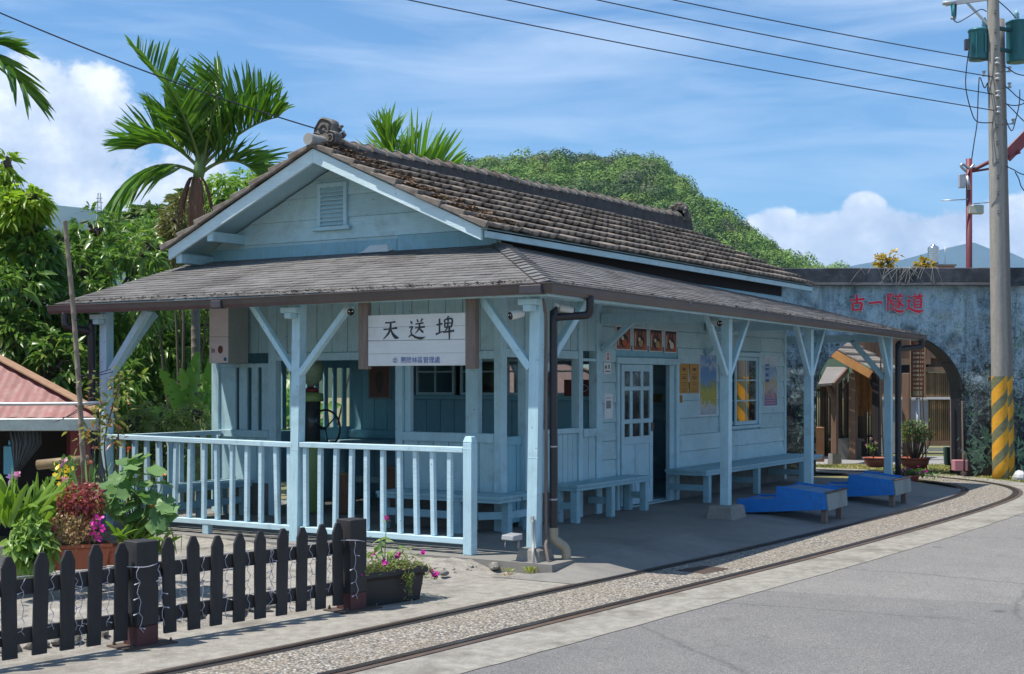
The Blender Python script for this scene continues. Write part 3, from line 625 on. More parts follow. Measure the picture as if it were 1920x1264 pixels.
# --- gable
ridgeY = 3.78
def roofz(y): return 4.40-abs(y-ridgeY)*0.455
mb = MB(); zb = 3.10; rows = [3.10, 3.40, 3.66, 3.93, 4.14, 4.36]
for i in range(5):
    z0, z1 = rows[i], rows[i+1]
    y0, y1 = ridgeY-(4.36-z0)/.455, ridgeY+(4.36-z0)/.455; a0, a1 = ridgeY-(4.36-z1)/.455-.001, ridgeY+(4.36-z1)/.455+.001
    y0 = max(y0, 1.5); y1 = min(y1, 6.06); a0 = max(a0, 1.5); a1 = min(a1, 6.06)
    for (u0, u1, w0, w1) in ((y0, ridgeY+.37, a0, ridgeY+.37), (ridgeY+.373, y1, ridgeY+.373, a1)) if i < 4 else ((y0, y1, a0, a1),):
        if i in (2,): pass
        mb.hexa([(XW, u0, z0+.001), (XW-.030, u0, z0+.001), (XW-.030, u1, z0+.001), (XW, u1, z0+.001), (XW, w0, z1-.001), (XW-.014, w0, z1-.001), (XW-.014, w1, z1-.001), (XW, w1, z1-.001)])
mb.build('gable_wall', M_board, ST)
M_band = painted('patched blue paint', (.24, .44, .52), wear=(.2, .3, .33), amt=.9, island=.02)
boxes('patched_band', [((XW-.045, 1.62, 3.14), (XW-.0305, 3.0, 3.395)), ((XW-.047, 3.005, 3.14), (XW-.0305, 5.93, 3.36))], M_band, 0)
mb = MB()
mb.box((XW-.062, 4.15, 3.56), (XW-.02, 4.205, 4.09)); mb.box((XW-.062, 3.745, 3.56), (XW-.02, 3.80, 4.09)); mb.box((XW-.062, 3.80, 4.035), (XW-.02, 4.15, 4.09)); mb.box((XW-.09, 3.69, 3.51), (XW-.02, 4.26, 3.558))
vf = mb.build('gable_vent', M_paint, ST, .004)
for i in range(9):
    z = 3.575+i*.051; mb = MB(); mb.hexa([(XW-.06, 3.80, z), (XW-.055, 3.80, z-.006), (XW-.055, 4.15, z-.006), (XW-.06, 4.15, z), (XW-.026, 3.80, z+.045), (XW-.02, 3.80, z+.04), (XW-.02, 4.15, z+.04), (XW-.026, 4.15, z+.045)]); mb.build('vent_louvre', M_paint, vf)
# barge boards
for s in (-1, 1):
    mb = MB(); tip = ridgeY+s*2.335
    zc0, zc1 = 4.40, 4.40-2.335*.455
    pts = [(ridgeY+s*.0005, zc0), (tip, zc1+.005), (tip, zc1-.135), (ridgeY+s*.0005, zc0-.165)]
    mb.prism(pts, lambda a, b, d: (d, a, b), 1.285, 1.325); mb.build('barge_board', M_barge, ST, .004)
for y, z in ((5.45, 3.47), (5.98, 3.22)):
    mb = MB(); mb.box((1.33, y-.05, z-.06), (XW, y+.05, z+.06)); mb.build('purlin', M_paint, ST, .005)
# soffit slabs of the main roof and fascia
for s in (-1, 1):
    mb = MB(); tip = ridgeY+s*2.38
    pts = [(ridgeY+s*.002, 4.415), (tip, 4.415-2.38*.455), (tip, 4.39-2.38*.455), (ridgeY+s*.002, 4.39)]
    mb.prism(pts, lambda a, b, d: (d, a, b), 1.326, 11.84); mb.build('roof_deck', M_paint, ST)
    mb = MB(); mb.box((1.326, tip-.02*(1+s)/1 if s > 0 else tip, 3.235), (11.86, (tip-.02*(1+s)+.03) if s > 0 else tip+.03, 3.33)); mb.build('fascia', M_board, ST, .004)
    mb = MB(); pts = [(ridgeY+s*.0005, 4.40), (tip, 4.40-2.38*.455), (tip, 3.2), (ridgeY+s*.0005, 4.24)]; mb.prism(pts, lambda a, b, d: (d, a, b), 11.845, 11.88); mb.build('barge_board', M_paint, ST, .004)
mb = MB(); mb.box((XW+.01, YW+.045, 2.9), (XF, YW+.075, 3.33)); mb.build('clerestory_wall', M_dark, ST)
mb = MB(); mb.prism([(1.62, 3.0), (5.95, 3.0), (5.95, 3.32), (ridgeY, 4.3), (1.62, 3.32)], lambda a, b, d: (d, a, b), XF-.02, XF+.02); mb.build('far_gable_wall', M_board, ST)
# --- tiles
def tile_slope(s):
    th = math.atan(.455); L = 2.42/math.cos(th); nC = 8; pitch = L/nC
    dirY = s*math.cos(th); dirZ = -math.sin(th); nY = s*math.sin(th); nZ = math.cos(th)
    per = 0.2; xs = np.arange(1.30, 11.905, 0.0125); nx = len(xs)
    ph = ((xs-1.30)/per) % 1.0
    roll = np.where(ph < .55, np.abs(np.sin(np.pi*ph/.55))**1.3, 0.0)
    tileid = np.floor((xs-1.30)/per).astype(int)
    for c in range(nC):
        rg = np.random.default_rng(100+c+(s > 0)*50); jit = rg.normal(0, .004, tileid.max()+2)[tileid]; js = rg.normal(0, .006, tileid.max()+2)[tileid]
        s0 = c*pitch-.02 if c else 0.0; s1 = (c+1)*pitch+.012+js
        h_top = .012+jit*.5; h_bot = .066+.010*roll+jit; und = .014+.026*(1-roll)
        def P(sv, h): return np.stack([xs, ridgeY+dirY*sv+nY*h, 4.425+dirZ*sv+nZ*h], -1)
        A = P(np.full(nx, s0), h_top); Bm = P(s0+(s1-s0)*.5, h_top*.5+h_bot*.5); B = P(s1, h_bot); D = P(s1, h_bot-und); E = P(s1-.09, h_bot*.85-und)
        V = np.concatenate([A, Bm, B, D, E]); i = np.arange(nx-1); F = np.concatenate([np.stack([i+r*nx, i+1+r*nx, i+1+(r+1)*nx, i+(r+1)*nx], -1) for r in range(4)])
        yield V, F
Vs, Fs, b = [], [], 0
for s in (-1, 1):
    for V, F in tile_slope(s): Vs.append(V); Fs.append(F+b); b += len(V)
fast_mesh('roof_tiles', np.concatenate(Vs), np.concatenate(Fs), M_tile, ST)
mb = MB(); th = math.atan(.455); L = 2.42/math.cos(th); pitch = L/8; rg = random.Random(5)
for s in (-1, 1):
    for c in range(8):
        def Q(sv, h, x): return (x, ridgeY+s*(math.cos(th)*sv+math.sin(th)*h), 4.425-math.sin(th)*sv+math.cos(th)*h)
        a, b_ = c*pitch-.03, (c+1)*pitch+.012+rg.uniform(-.008, .008); j = rg.uniform(-.006, .006)
        x0, x1 = 1.235+rg.uniform(-.008, .008), 1.37
        mb.hexa([Q(a, -.012+j, x0), Q(b_, -.004+j, x0), Q(b_, -.004+j, 1.283), Q(a, -.012+j, 1.283), Q(a, .022+j, x0), Q(b_, .08+j, x0), Q(b_, .08+j, 1.283), Q(a, .022+j, 1.283)])
        mb.hexa([Q(a, .01+j, 1.284), Q(b_, .03+j, 1.284), Q(b_, .03+j, x1), Q(a, .01+j, x1), Q(a, .034+j, 1.284), Q(b_, .075+j, 1.284), Q(b_, .07+j, x1), Q(a, .03+j, x1)])
mb.build('verge_tiles', M_moss if False else simple('verge cement tile', (0.20, 0.17, 0.145), 0.92, 0.4, 7, 0.6, dirt=(0.09, 0.06, 0.04), dirt_amt=.7, dirt_scale=4), ST, .008)
# moss and debris lying on the near tiles
rg = np.random.default_rng(6); V = []; F = []; b = 0
n = 800; sv = rg.random(n)*L*.95; dx = np.abs(rg.normal(0, .30, n))+.02; course = np.floor(sv/pitch); sv = (course+0.05+.9*rg.random(n))*pitch
cs, sn = math.cos(th), math.sin(th)
for i in range(n):
    sc_ = rg.uniform(.012, .035); hx = .04+.03*((sv[i] % pitch)/pitch)+rg.uniform(0, .02); x = 1.36+dx[i]; y = ridgeY-(cs*sv[i]+sn*hx); z = 4.425-sn*sv[i]+cs*hx
    d = rg.normal(0, 1, (4, 3))*sc_; d[:, 2] = np.abs(d[:, 2])*.5; V.append(np.array([x, y, z])+d); F.append([b, b+1, b+2]); F.append([b, b+2, b+3]); F.append([b, b+1, b+3]); b += 4
fast_mesh('roof_moss', np.concatenate(V), np.array(F), simple('dry moss', (.15, .095, .055), 1.0, .5, 20, 0, island=.4), ST)['kind'] = 'stuff'
# ridge
mb = MB()
def rz(x): return 4.455+(x-1.3)*.0135+.012*math.sin(x*1.7)
xsr = [1.45+i*.29 for i in range(36)]
for x in xsr:
    if x > 11.6: continue
    mb.hexa([(x, ridgeY-.125, 4.36), (x+.289, ridgeY-.125, 4.36), (x+.289, ridgeY+.125, 4.36), (x, ridgeY+.125, 4.36), (x, ridgeY-.085, rz(x)+.045), (x+.289, ridgeY-.085, rz(x+.29)+.045), (x+.289, ridgeY+.085, rz(x+.29)+.045), (x, ridgeY+.085, rz(x)+.045)])
mb.build('ridge_mortar', M_mortar, ST, .006)
mb = MB(); rg = random.Random(9)
for i, x in enumerate(xsr):
    if x > 11.5: continue
    r0, r1 = .088, .118; zz = rz(x)+.035+rg.uniform(-.008, .008); pts = []
    V = []; nseg = 9; ks = (0, .03, .09, .2, .31)
    rr = (.108, .114, .100, .084, .074)
    for kx, r in zip(ks, rr):
        for j in range(nseg+1):
            a = math.pi*(j/nseg); V.append((x+kx, ridgeY+r*math.cos(a), zz+(r)*math.sin(a)*.95))
    Fq = [(a*(nseg+1)+j, a*(nseg+1)+j+1, (a+1)*(nseg+1)+j+1, (a+1)*(nseg+1)+j) for a in range(len(ks)-1) for j in range(nseg)]
    sm = mb.smooth; mb.smooth = True; mb.add(V, Fq); mb.smooth = sm
    r = .102; V = [(x+.004, ridgeY, zz)]+[(x+.004, ridgeY+r*math.cos(math.pi*j/nseg), zz+r*math.sin(math.pi*j/nseg)*.95) for j in range(nseg+1)]
    mb.add(V, [(0, j+1, j+2) for j in range(nseg)])
mb.build('ridge_caps', simple('ridge cap tile', (0.25, 0.215, 0.18), 0.9, 0.45, 5, 0.6, dirt=(0.15, 0.09, 0.05), dirt_amt=.75, dirt_scale=1.5), ST)
# ridge end ornaments: carved swirl discs
M_orn = simple('carved ridge tile', (.17, .155, .14), .9, .5, 9, .9, dirt=(.06, .05, .045), dirt_amt=.7, dirt_scale=6)
def ornament(x, sgn, z):
    mb = MB()
    for (dy, dz, r, dd) in ((0, .13, .155, .0), (-.11, .03, .09, .01), (.11, .03, .09, .01), (0, .02, .12, .0)):
        n = 28; prof = [(r, 0), (r, .10), (r*.86, .125), (r*.82, .10), (r*.62, .10), (r*.56, .13), (r*.40, .13), (r*.34, .10), (r*.2, .105), (0.001, .14)]
        V = []
        for (rr_, h) in prof:
            for j in range(n):
                a = 2*math.pi*j/n; lob = 1+.05*math.cos(5*a)*(rr_ > r*.5); V.append((x-sgn*(h-.04+dd), ridgeY+dy+rr_*lob*math.cos(a), z+dz+rr_*lob*math.sin(a)))
        mb.add(V, [(i*n+j, i*n+(j+1) % n, (i+1)*n+(j+1) % n, (i+1)*n+j) for i in range(len(prof)-1) for j in range(n)]+[tuple(range(n))])
    rg = random.Random(3)
    for i in range(26):
        a = rg.uniform(-.3, 3.5); rock(mb, (x+sgn*rg.uniform(-.02, .12), ridgeY+.15*math.cos(a), z+.1+.14*math.sin(a)), rg.uniform(.02, .045), i+int(x*7))
    return mb.build('ridge_ornament', M_orn, ST)
ornament(1.56, 1, rz(1.5)+.05); ornament(11.55, -1, rz(11.5)+.03)
mb = MB(); V = []
n = 20
for kx, r in ((0, .058), (.0, .07), (.35, .065)):
    for j in range(n): a = 2*math.pi*j/n; V.append((1.20+kx, ridgeY-.0+r*math.cos(a), 4.50+r*math.sin(a)))
mb.add(V, [(i*n+j, i*n+(j+1) % n, (i+1)*n+(j+1) % n, (i+1)*n+j) for i in range(2) for j in range(n)]+[tuple(range(n-1, -1, -1))])
mb.build('ridge_end_tile', simple('pale end tile', (.33, .32, .30), .9, .2, 9, .4), ST)
# --- veranda roof of asphalt shingles
EX, EY = -0.33, -0.33
def zfront(x, y): return 2.575+(x-EX)*(3.225-2.575)/(XW-EX)-.004*max(0, 0)
def zlong(x, y):
    e = 2.575-.0085*(x-EX); tp = 3.225-.024*(x-XW) if x > XW else 3.225
    return e+(y-EY)*(tp-e)/(YW-EY)
hipf = lambda x, y: (y-EY)/(YW-EY)-(x-EX)/(XW-EX)      # >0 : front plane
rg = random.Random(21)
def shingles(fz, u0, u1, v0, v1, swap, clip):
    mb = MB(); nv = 17; dv = (v1-v0)/nv
    for r in range(nv):
        a = v0+r*dv-.012; b_ = v0+(r+1)*dv+.05; u = u0-rg.uniform(0, .3); sagv = 0
        while u < u1:
            w = rg.choice((.26, .30, .33, .36)); ua, ub = max(u, u0), min(u+w-.006, u1); u += w
            if ub-ua < .02: continue
            j = rg.uniform(-.010, .010); lift = rg.uniform(0, .004)
            poly = [(ua, a+j), (ub, a+j), (ub, b_), (ua, b_)]
            if swap: poly = [(q, p) for p, q in poly]
            poly = clipY(poly, lambda p: clip(p[0], p[1]))
            if len(poly) < 3: continue
            top = []; bot = []
            for (x, y) in poly:
                v = y if not swap else x
                t = (v-a)/(b_-a); h = .009*(1-t)+lift*(1-t)+.002; z = fz(x, y); top.append((x, y, z+h)); bot.append((x, y, z+h-.006))
            n = len(poly); mb.add(bot+top, [tuple(range(n-1, -1, -1)), tuple(range(n, 2*n))]+[(i, (i+1) % n, n+(i+1) % n, n+i) for i in range(n)])
    return mb
shingles(zfront, EY, 6.28, EX, XW-.03, True, lambda x, y: hipf(x, y)).build('front_shingles', M_shingle, ST)
shingles(zlong, EX, 12.38, EY, YW+.03, False, lambda x, y: -hipf(x, y)).build('side_shingles', M_shingle, ST)
mb = MB()
for i in range(16):     # hip caps
    t0, t1 = i/16-.01, (i+1)/16+.012; p = lambda t, d, h: Vector((EX+(XW-EX)*t+d*.65, EY+(YW-EY)*t-d*.75, zfront(EX+(XW-EX)*t, 0)+h-abs(d)*.18))
    hh0, hh1 = .034, .016
    mb.add([p(t0, -.11, hh0), p(t0, 0, hh0+.004), p(t0, .11, hh0), p(t1, -.11, hh1), p(t1, 0, hh1+.004), p(t1, .11, hh1), p(t0, -.11, hh0-.012), p(t0, 0, hh0-.008), p(t0, .11, hh0-.012)],
           [(0, 1, 4, 3), (1, 2, 5, 4), (6, 7, 1, 0), (7, 8, 2, 1)])
mb.build('hip_shingles', M_shingle, ST)
# decks under the shingles
mb = MB()
e = .02
def deck(poly, fz, t=.035):
    top = [(x, y, fz(x, y)-.004) for x, y in poly]; bot = [(x, y, fz(x, y)-t) for x, y in poly]; n = len(poly)
    mb.add(bot+top, [tuple(range(n-1, -1, -1)), tuple(range(n, 2*n))]+[(i, (i+1) % n, n+(i+1) % n, n+i) for i in range(n)])
deck([(EX+e, EY+e), (XW-.04, YW-.02), (XW-.04, 6.27), (EX+e, 6.27)], zfront); mb.mi = 0
xs4 = [XW-.04, 5, 8, 12.37]
deck([(EX+e, EY+e), (12.37, EY+e), (12.37, YW+.04), (XW-.04, YW+.04)], lambda x, y: zlong(x, y)-.004)
mb.build('veranda_deck', M_paint, ST)
mb = MB(); mb.box((EX-.006, EY-.006, 2.465), (EX+.019, 6.29, 2.566)); mb.build('veranda_light_stop', M_paint, ST)  # board added behind the gutter to stop sun leaking onto the sign
mb = MB(); mb.hexa([(EX+.02, EY-.006, 2.46), (12.38, EY-.006, 2.355), (12.38, EY+.019, 2.355), (EX+.02, EY+.019, 2.46), (EX+.02, EY-.006, 2.564), (12.38, EY-.006, 2.458), (12.38, EY+.019, 2.458), (EX+.02, EY+.019, 2.564)]); mb.build('veranda_light_stop', M_paint, ST)  # same added light stop along the track side
# leaf litter and grit along the eave
rgn = np.random.default_rng(12); V = []; F = []; b = 0
for i in range(2400):
    if i % 2: x = EX+abs(rgn.normal(0, .05)); y = rgn.uniform(EY, 6.2); z = zfront(x, y)+.02
    else: y = EY+abs(rgn.normal(0, .045)); x = rgn.uniform(EX, 12.3); z = zlong(x, y)+.02
    d = rgn.normal(0, 1, (3, 3))*rgn.uniform(.008, .022); d[:, 2] = np.abs(d[:, 2])*.4; V.append(np.array([x, y, z])+d); F.append([b, b+1, b+2]); b += 3
fast_mesh('eave_litter', np.concatenate(V), np.array(F), simple('leaf litter', (.085, .07, .05), 1, .5, 9, 0, island=.5), ST)['kind'] = 'stuff'
mb = MB(); mb.hexa([(XW-.16, 3.05, zfront(XW-.16, 0)+.022), (XW-.045, 3.05, zfront(XW-.045, 0)+.022), (XW-.045, 3.5, zfront(XW-.045, 0)+.022), (XW-.16, 3.5, zfront(XW-.16, 0)+.022), (XW-.14, 3.1, zfront(XW-.14, 0)+.028), (XW-.046, 3.15, 3.30), (XW-.046, 3.4, 3.30), (XW-.14, 3.45, zfront(XW-.14, 0)+.028)])
mb.build('flashing', M_white, ST)
# --- gutters
def gutter(pts, name='gutter'):
    # cross section: closed K shape; (outward, up)
    sec = [(0, 0), (.055, 0), (.072, .035), (.078, .085), (.094, .088), (.094, .098), (.070, .098), (.064, .04), (.05, .012), (.008, .012), (.008, .085), (0, .085)]
    mb = MB(); n = len(sec); P = []
    for (p, out) in pts:
        for (o_, u_) in sec: P.append((p[0]+out[0]*o_, p[1]+out[1]*o_, p[2]+u_))
    k = len(pts); mb.add(P, [(i*n+j, i*n+(j+1) % n, (i+1)*n+(j+1) % n, (i+1)*n+j) for i in range(k-1) for j in range(n)]+[tuple(range(n)), tuple(range((k-1)*n, k*n))])
    return mb.build(name, M_gutter, ST)
gx, gy = EX+.0, EY+.0
gutter([((gx-.005, 6.33, 2.462), (-1, 0)), ((gx-.005, 3.67, 2.457), (-1, 0)), ((gx-.005, gy+.22, 2.482), (-1, 0)), ((gx-.005, gy-.005, 2.482), (-1, -1)), ((gx+.3, gy-.005, 2.478), (0, -1)), ((4, gy-.005, 2.448), (0, -1)), ((8, gy-.005, 2.405), (0, -1)), ((12.44, gy-.005, 2.36), (0, -1))])
M_collar = simple('dark gutter collar', (.05, .04, .045), .3, .2, 4, 0)
boxes('gutter_collar', [((x0, y0, z), (x1, y1, z+.088)) for (x0, y0, x1, y1, z) in ((gx-.105, 3.60, gx-.001, 3.75, 2.452), (gx-.105, gy+.02, gx-.001, gy+.26, 2.477))], M_collar, .01)
for x in (2.6, 5.9, 9.4):
    mb = MB(); z = 2.46-.0093*x; mb.tube([(x, gy-.102, z+.1), (x, gy-.06, z+.112), (x+.02, gy+.05, z+.13)], .006); mb.build('gutter_clip', M_steel, ST)
# --- posts, tie beams, braces
def post(x, y, z0, w=.125, top=2.52, tx=0, ty=0):
    mb = MB(); v = w/2; mb.hexa([(x+a-tx/2, y+b-ty/2, z0) for a, b in ((-v, -v), (v, -v), (v, v), (-v, v))]+[(x+a+tx/2, y+b+ty/2, top) for a, b in ((-v, -v), (v, -v), (v, v), (-v, v))]); mb.box((x-v-.0015, y-v-.0015, .96), (x-v+.001, y+v+.0015, .968)); return mb.build('veranda_post', M_paint, ST, .007)
post(0, 0, .12, .108, 2.52, 0, -.04); post(4.62, 0, .16, .108, 2.52, .03, 0); post(7.64, 0, 0, .108); post(11.58, 0, 0, .115, 2.44)
post(0, 2.91, 0, .108, 2.52, 0, -.045); post(0, 5.8, 0, .112)
boxes('eave_beam', [((-.055, -.0, 2.521), (.055, 6.1, 2.62)), ((.057, -.055, 2.48), (12.1, .055, 2.52))], M_paint)
def tie(a, b): mb = MB(); mb.beam(a, b, .10, .13); mb.build('tie_beam', M_paint, ST, .006)
tie((-.15, 2.91, 2.42), (XW-.06, 2.91, 2.42)) if False else None
for (x, y) in ((0, 0), (0, 2.91), (0, 5.8)):
    mb = MB(); mb.box((x-.17, y-.11, 2.40), (x-.064, y+.10, 2.455) if y else (x-.064, y+.10, 2.455)); mb.box((x-.17, y-.045, 2.34), (x-.064, y+.045, 2.399)); mb.build('beam_end', M_paint, ST, .005)
for x in (4.3, 7.62): tie((x, -.2, 2.47), (x, YW-.05, 2.47))
mb = MB(); mb.beam((11.58, .08, 2.39), (11.58, 5.9, 2.39), .09, .12); mb.build('tie_beam', M_paint, ST, .006)
def brace(a, b, w=.075, h=.075): mb = MB(); mb.beam(a, b, w, h, (0, 1, 0) if abs(a[1]-b[1]) < .01 else (1, 0, 0)); mb.build('brace', M_paint, ST, .006)
brace((-.02, 2.955, 1.80), (-.02, 3.55, 2.53), .06, .07); brace((-.02, 2.855, 1.76), (-.02, 2.19, 2.47), .06, .08)
brace((-.02, .045, 1.81), (-.02, .60, 2.50)); brace((.06, 0, 1.72), (.98, 0, 2.50), .075)
brace((-.02, 5.74, 1.73), (-.02, 5.10, 2.49), .08, .09); brace((.06, 5.8, 1.75), (.75, 5.8, 2.50))
for x, dx in ((4.62, .54), (7.64, .5)):
    brace((x-.05, -.015, 1.76), (x-dx-.1, -.015, 2.48), .06, .07); brace((x+.05, -.015, 1.76), (x+dx+.12, -.015, 2.48), .06, .07)
brace((11.51, -.02, 1.75), (11.02, -.02, 2.44)); brace((11.58, .07, 1.72), (11.58, .62, 2.36), .08, .09)
for x in (4.3, 7.62): brace((x, YW-.05, 2.08), (x, YW-.5, 2.45), .07, .075)
# --- railing
def railing(p0, p1, ys, parent, along='y', posts=True):
    rl = MB(); y0, y1 = p0, p1
    def B(u0, u1, v0, v1, z0, z1): return ((v0, u0, z0), (v1, u1, z1)) if along == 'y' else ((u0, v0, z0), (u1, v1, z1))
    return B
RA = MB()
RA.hexa([(-.05, 2.966, .985), (.05, 2.966, .985), (.05, 5.74, 1.012), (-.05, 5.74, 1.012), (-.05, 2.966, 1.04), (.05, 2.966, 1.04), (.05, 5.74, 1.067), (-.05, 5.74, 1.067)])
RA.box((-.05, .795, .99), (.05, 2.855, 1.045)); RA.box((-.04, 2.966, .105), (.04, 5.74, .162)); RA.box((-.04, .795, .10), (.04, 2.855, .158))
rail = RA.build('railing', M_rail, ST, .005)
rg = random.Random(2)
for y in (5.55, 5.34, 5.13, 4.93, 4.69, 4.47, 4.25, 4.06, 3.835, 3.62, 3.42, 3.20, 3.02, 2.80, 2.605, 2.40, 2.195, 2.0, 1.79, 1.58, 1.38, 1.175, .975):
    mb = MB(); t = rg.uniform(-.018, .018) if y > 3 else rg.uniform(-.008, .008); x0 = -.024; w = .0245
    zt = .99+.009*max(0, y-2.98)-.002 if y > 2.95 else .989
    mb.hexa([(x0, y-w+t, .16), (x0+.048, y-w+t, .16), (x0+.048, y+w+t, .16), (x0, y+w+t, .16), (x0, y-w-t, zt), (x0+.048, y-w-t, zt), (x0+.048, y+w-t, zt), (x0, y+w-t, zt)]); mb.build('baluster', M_rail, rail, .004)
mb = MB(); mb.box((-.052, .69, 0), (.052, .793, 1.09)); mb.hexa([(-.055, .687, 1.09), (.055, .687, 1.09), (.055, .796, 1.09), (-.055, .796, 1.09), (-.037, .705, 1.15), (.037, .705, 1.15), (.037, .778, 1.15), (-.037, .778, 1.15)]); mb.box((-.054, .688, 1.02), (.054, .795, 1.034)); mb.build('newel_post', M_paint, ST, .006)
mb = MB(); mb.box((-.035, 4.16, 0), (.035, 4.25, .104)); mb.build('rail_foot', M_paint, ST, .004)
mb = MB(); mb.box((.07, 5.76, 1.0), (XW-.06, 5.82, 1.055))
mb.box((.07, 5.77, .12), (XW-.06, 5.81, .17)); srail = mb.build('side_railing', M_rail, ST, .005)
for i in range(9): mb = MB(); x = .2+i*.19; mb.box((x, 5.775, .171), (x+.07, 5.805, .999)); mb.build('baluster', M_rail, srail, .004)
# pedestals
def pedestal(x0, x1, y0, y1, h, m=None):
    mb = MB(); t = .04; mb.hexa([(x0, y0, -.12), (x1, y0, -.12), (x1, y1, -.12), (x0, y1, -.12), (x0+t, y0+t, h), (x1-t, y0+t, h), (x1-t, y1-t, h), (x0+t, y1-t, h)]); mb.build('post_pedestal', M_conc, ST, .02)
pedestal(-.16, .20, -.13, .17, .118); pedestal(4.38, 4.86, -.2, .2, .158)
# --- downpipes
def elbow_pipe(pts, r, m, name='downpipe', rings=()):
    mb = MB(); mb.tube(smooth_path(pts, 5), r, 14); o = mb.build(name, m, ST)
    for z in rings: mb = MB(); p = pts[-1]; mb.tube([(p[0], p[1], z), (p[0], p[1], z+.016)], r+.006, 14); mb.build('pipe_clip', M_steel, o)
elbow_pipe([(.36, -.385, 2.49), (.36, -.385, 2.37), (.355, -.37, 2.325), (.32, -.33, 2.31), (.17, -.17, 2.295), (.135, -.13, 2.28), (.125, -.12, 2.23), (.125, -.12, .5), (.125, -.12, .29)], .038, M_pipe, rings=(1.06, .56))
elbow_pipe([(.125, -.12, .30), (.125, -.12, .24), (.13, -.125, .19), (.19, -.2, .115), (.20, -.215, .06), (.20, -.215, -.05)], .046, M_pvc, 'pipe_elbow')
elbow_pipe([(-.36, 6.08, 2.47), (-.36, 6.08, 2.36), (-.34, 6.06, 2.31), (-.2, 5.99, 2.28), (-.12, 5.95, 2.25), (-.1, 5.94, 2.18), (-.1, 5.94, 0.02)], .045, M_pipe)
elbow_pipe([(12.2, -.385, 2.38), (12.2, -.385, 2.29), (12.17, -.36, 2.25), (11.95, -.2, 2.23), (11.83, -.12, 2.21), (11.8, -.1, 2.15), (11.8, -.1, 0.0)], .05, M_pipe)
mb = MB(); mb.tube(smooth_path([(.0, -.075, 2.46), (.03, -.08, 2.35), (.055, -.078, 2.2), (.06, -.075, 1.2), (.06, -.075, .35), (.05, -.09, .22), (-.02, -.12, .14), (-.06, -.17, .0), (-.07, -.18, -.1)], 5), .016, 8); mb.build('conduit', M_oldwood, ST)
mb = MB(); mb.tube(smooth_path([(-.075, -.01, .38), (-.08, -.012, .28), (-.10, -.03, .16), (-.19, -.08, .1), (-.2, -.09, -.08)], 5), .014, 8); mb.box((-.085, -.02, .36), (-.065, .01, .42)); mb.build('conduit', flat('grey conduit', (.35, .35, .34)), ST)
# ------------------------------------------------------------------ writing
STROKES = {
 'tian': [[(.2,.79,.07),(.5,.80,.05),(.8,.83,.08)], [(.1,.48,.07),(.5,.50,.05),(.9,.54,.09)], [(.52,.82,.09),(.5,.52,.10),(.36,.25,.09),(.08,.02,.02)], [(.5,.5,.05),(.66,.24,.11),(.82,.1,.15),(1.0,.07,.02)]],
 'song': [[(.5,.97,.04),(.58,.83,.09)], [(.84,.99,.09),(.72,.82,.03)], [(.42,.73,.05),(.9,.78,.07)], [(.38,.54,.05),(.98,.59,.08)], [(.66,.77,.08),(.63,.5,.08),(.4,.27,.02)], [(.65,.53,.04),(.8,.38,.1),(.9,.31,.04)],
          [(.12,.88,.04),(.22,.76,.1)], [(.04,.56,.05),(.24,.6,.07),(.14,.38,.06),(.22,.2,.06)], [(.02,.1,.04),(.2,.2,.07),(.45,.08,.09),(.75,.03,.11),(1.0,.09,.02)]],
 'pi': [[(.03,.62,.06),(.36,.67,.07)], [(.2,.9,.08),(.2,.25,.07)], [(.0,.19,.08),(.4,.33,.03)], [(.7,1.0,.07),(.6,.86,.04)], [(.48,.84,.07),(.5,.48,.06)], [(.48,.84,.05),(.88,.87,.08),(.85,.5,.06)], [(.5,.67,.05),(.86,.69,.05)], [(.5,.5,.05),(.86,.53,.06)], [(.68,.85,.06),(.64,.5,.06),(.5,.34,.03)], [(.4,.28,.06),(1.0,.34,.08)], [(.74,.5,.08),(.74,-.06,.05)]],
 'gu': [[(.06,.66,.09),(.5,.7,.08),(.95,.74,.12)], [(.48,1.0,.12),(.5,.45,.10)], [(.22,.46,.10),(.28,.02,.10)], [(.22,.45,.08),(.78,.49,.11),(.72,.03,.11)], [(.28,.08,.09),(.74,.1,.08)]],
 'yi': [[(.03,.46,.14),(.4,.5,.09),(.75,.54,.12),(.97,.5,.16)]],
 'sui': [[(.06,.93,.07),(.3,.94,.07),(.19,.71,.06),(.29,.52,.08),(.2,.44,.04)], [(.1,.93,.08),(.1,.02,.08)], [(.5,.98,.04),(.57,.88,.09)], [(.84,.99,.09),(.74,.86,.03)], [(.42,.8,.06),(.94,.84,.08)], [(.7,.82,.07),(.58,.62,.05),(.44,.54,.02)], [(.62,.68,.06),(.74,.48,.07),(.72,.2,.07),(.6,.24,.03)], [(.72,.53,.05),(.46,.34,.02)], [(.72,.4,.05),(.46,.2,.02)], [(.9,.68,.07),(.77,.55,.03)], [(.76,.53,.04),(.9,.32,.1),(.98,.26,.03)],
         [(.32,.64,.04),(.41,.55,.08)], [(.3,.42,.05),(.42,.43,.06),(.35,.18,.05)], [(.26,.03,.04),(.4,.13,.06),(.6,.02,.1),(.8,-.02,.12),(1.02,.04,.02)]],
 'dao': [[(.5,.98,.04),(.57,.87,.09)], [(.84,.99,.09),(.74,.86,.03)], [(.38,.79,.06),(.97,.84,.09)], [(.68,.82,.06),(.6,.7,.04)], [(.48,.68,.07),(.5,.18,.07)], [(.48,.67,.05),(.86,.7,.08),(.85,.18,.08)], [(.5,.53,.05),(.85,.54,.05)], [(.5,.37,.05),(.85,.38,.05)], [(.5,.21,.05),(.85,.22,.06)],
         [(.12,.88,.04),(.22,.76,.1)], [(.04,.56,.05),(.26,.6,.08),(.15,.36,.06),(.22,.2,.06)], [(.0,.06,.04),(.2,.18,.08),(.45,.05,.1),(.75,-.02,.13),(1.02,.05,.02)]],
}
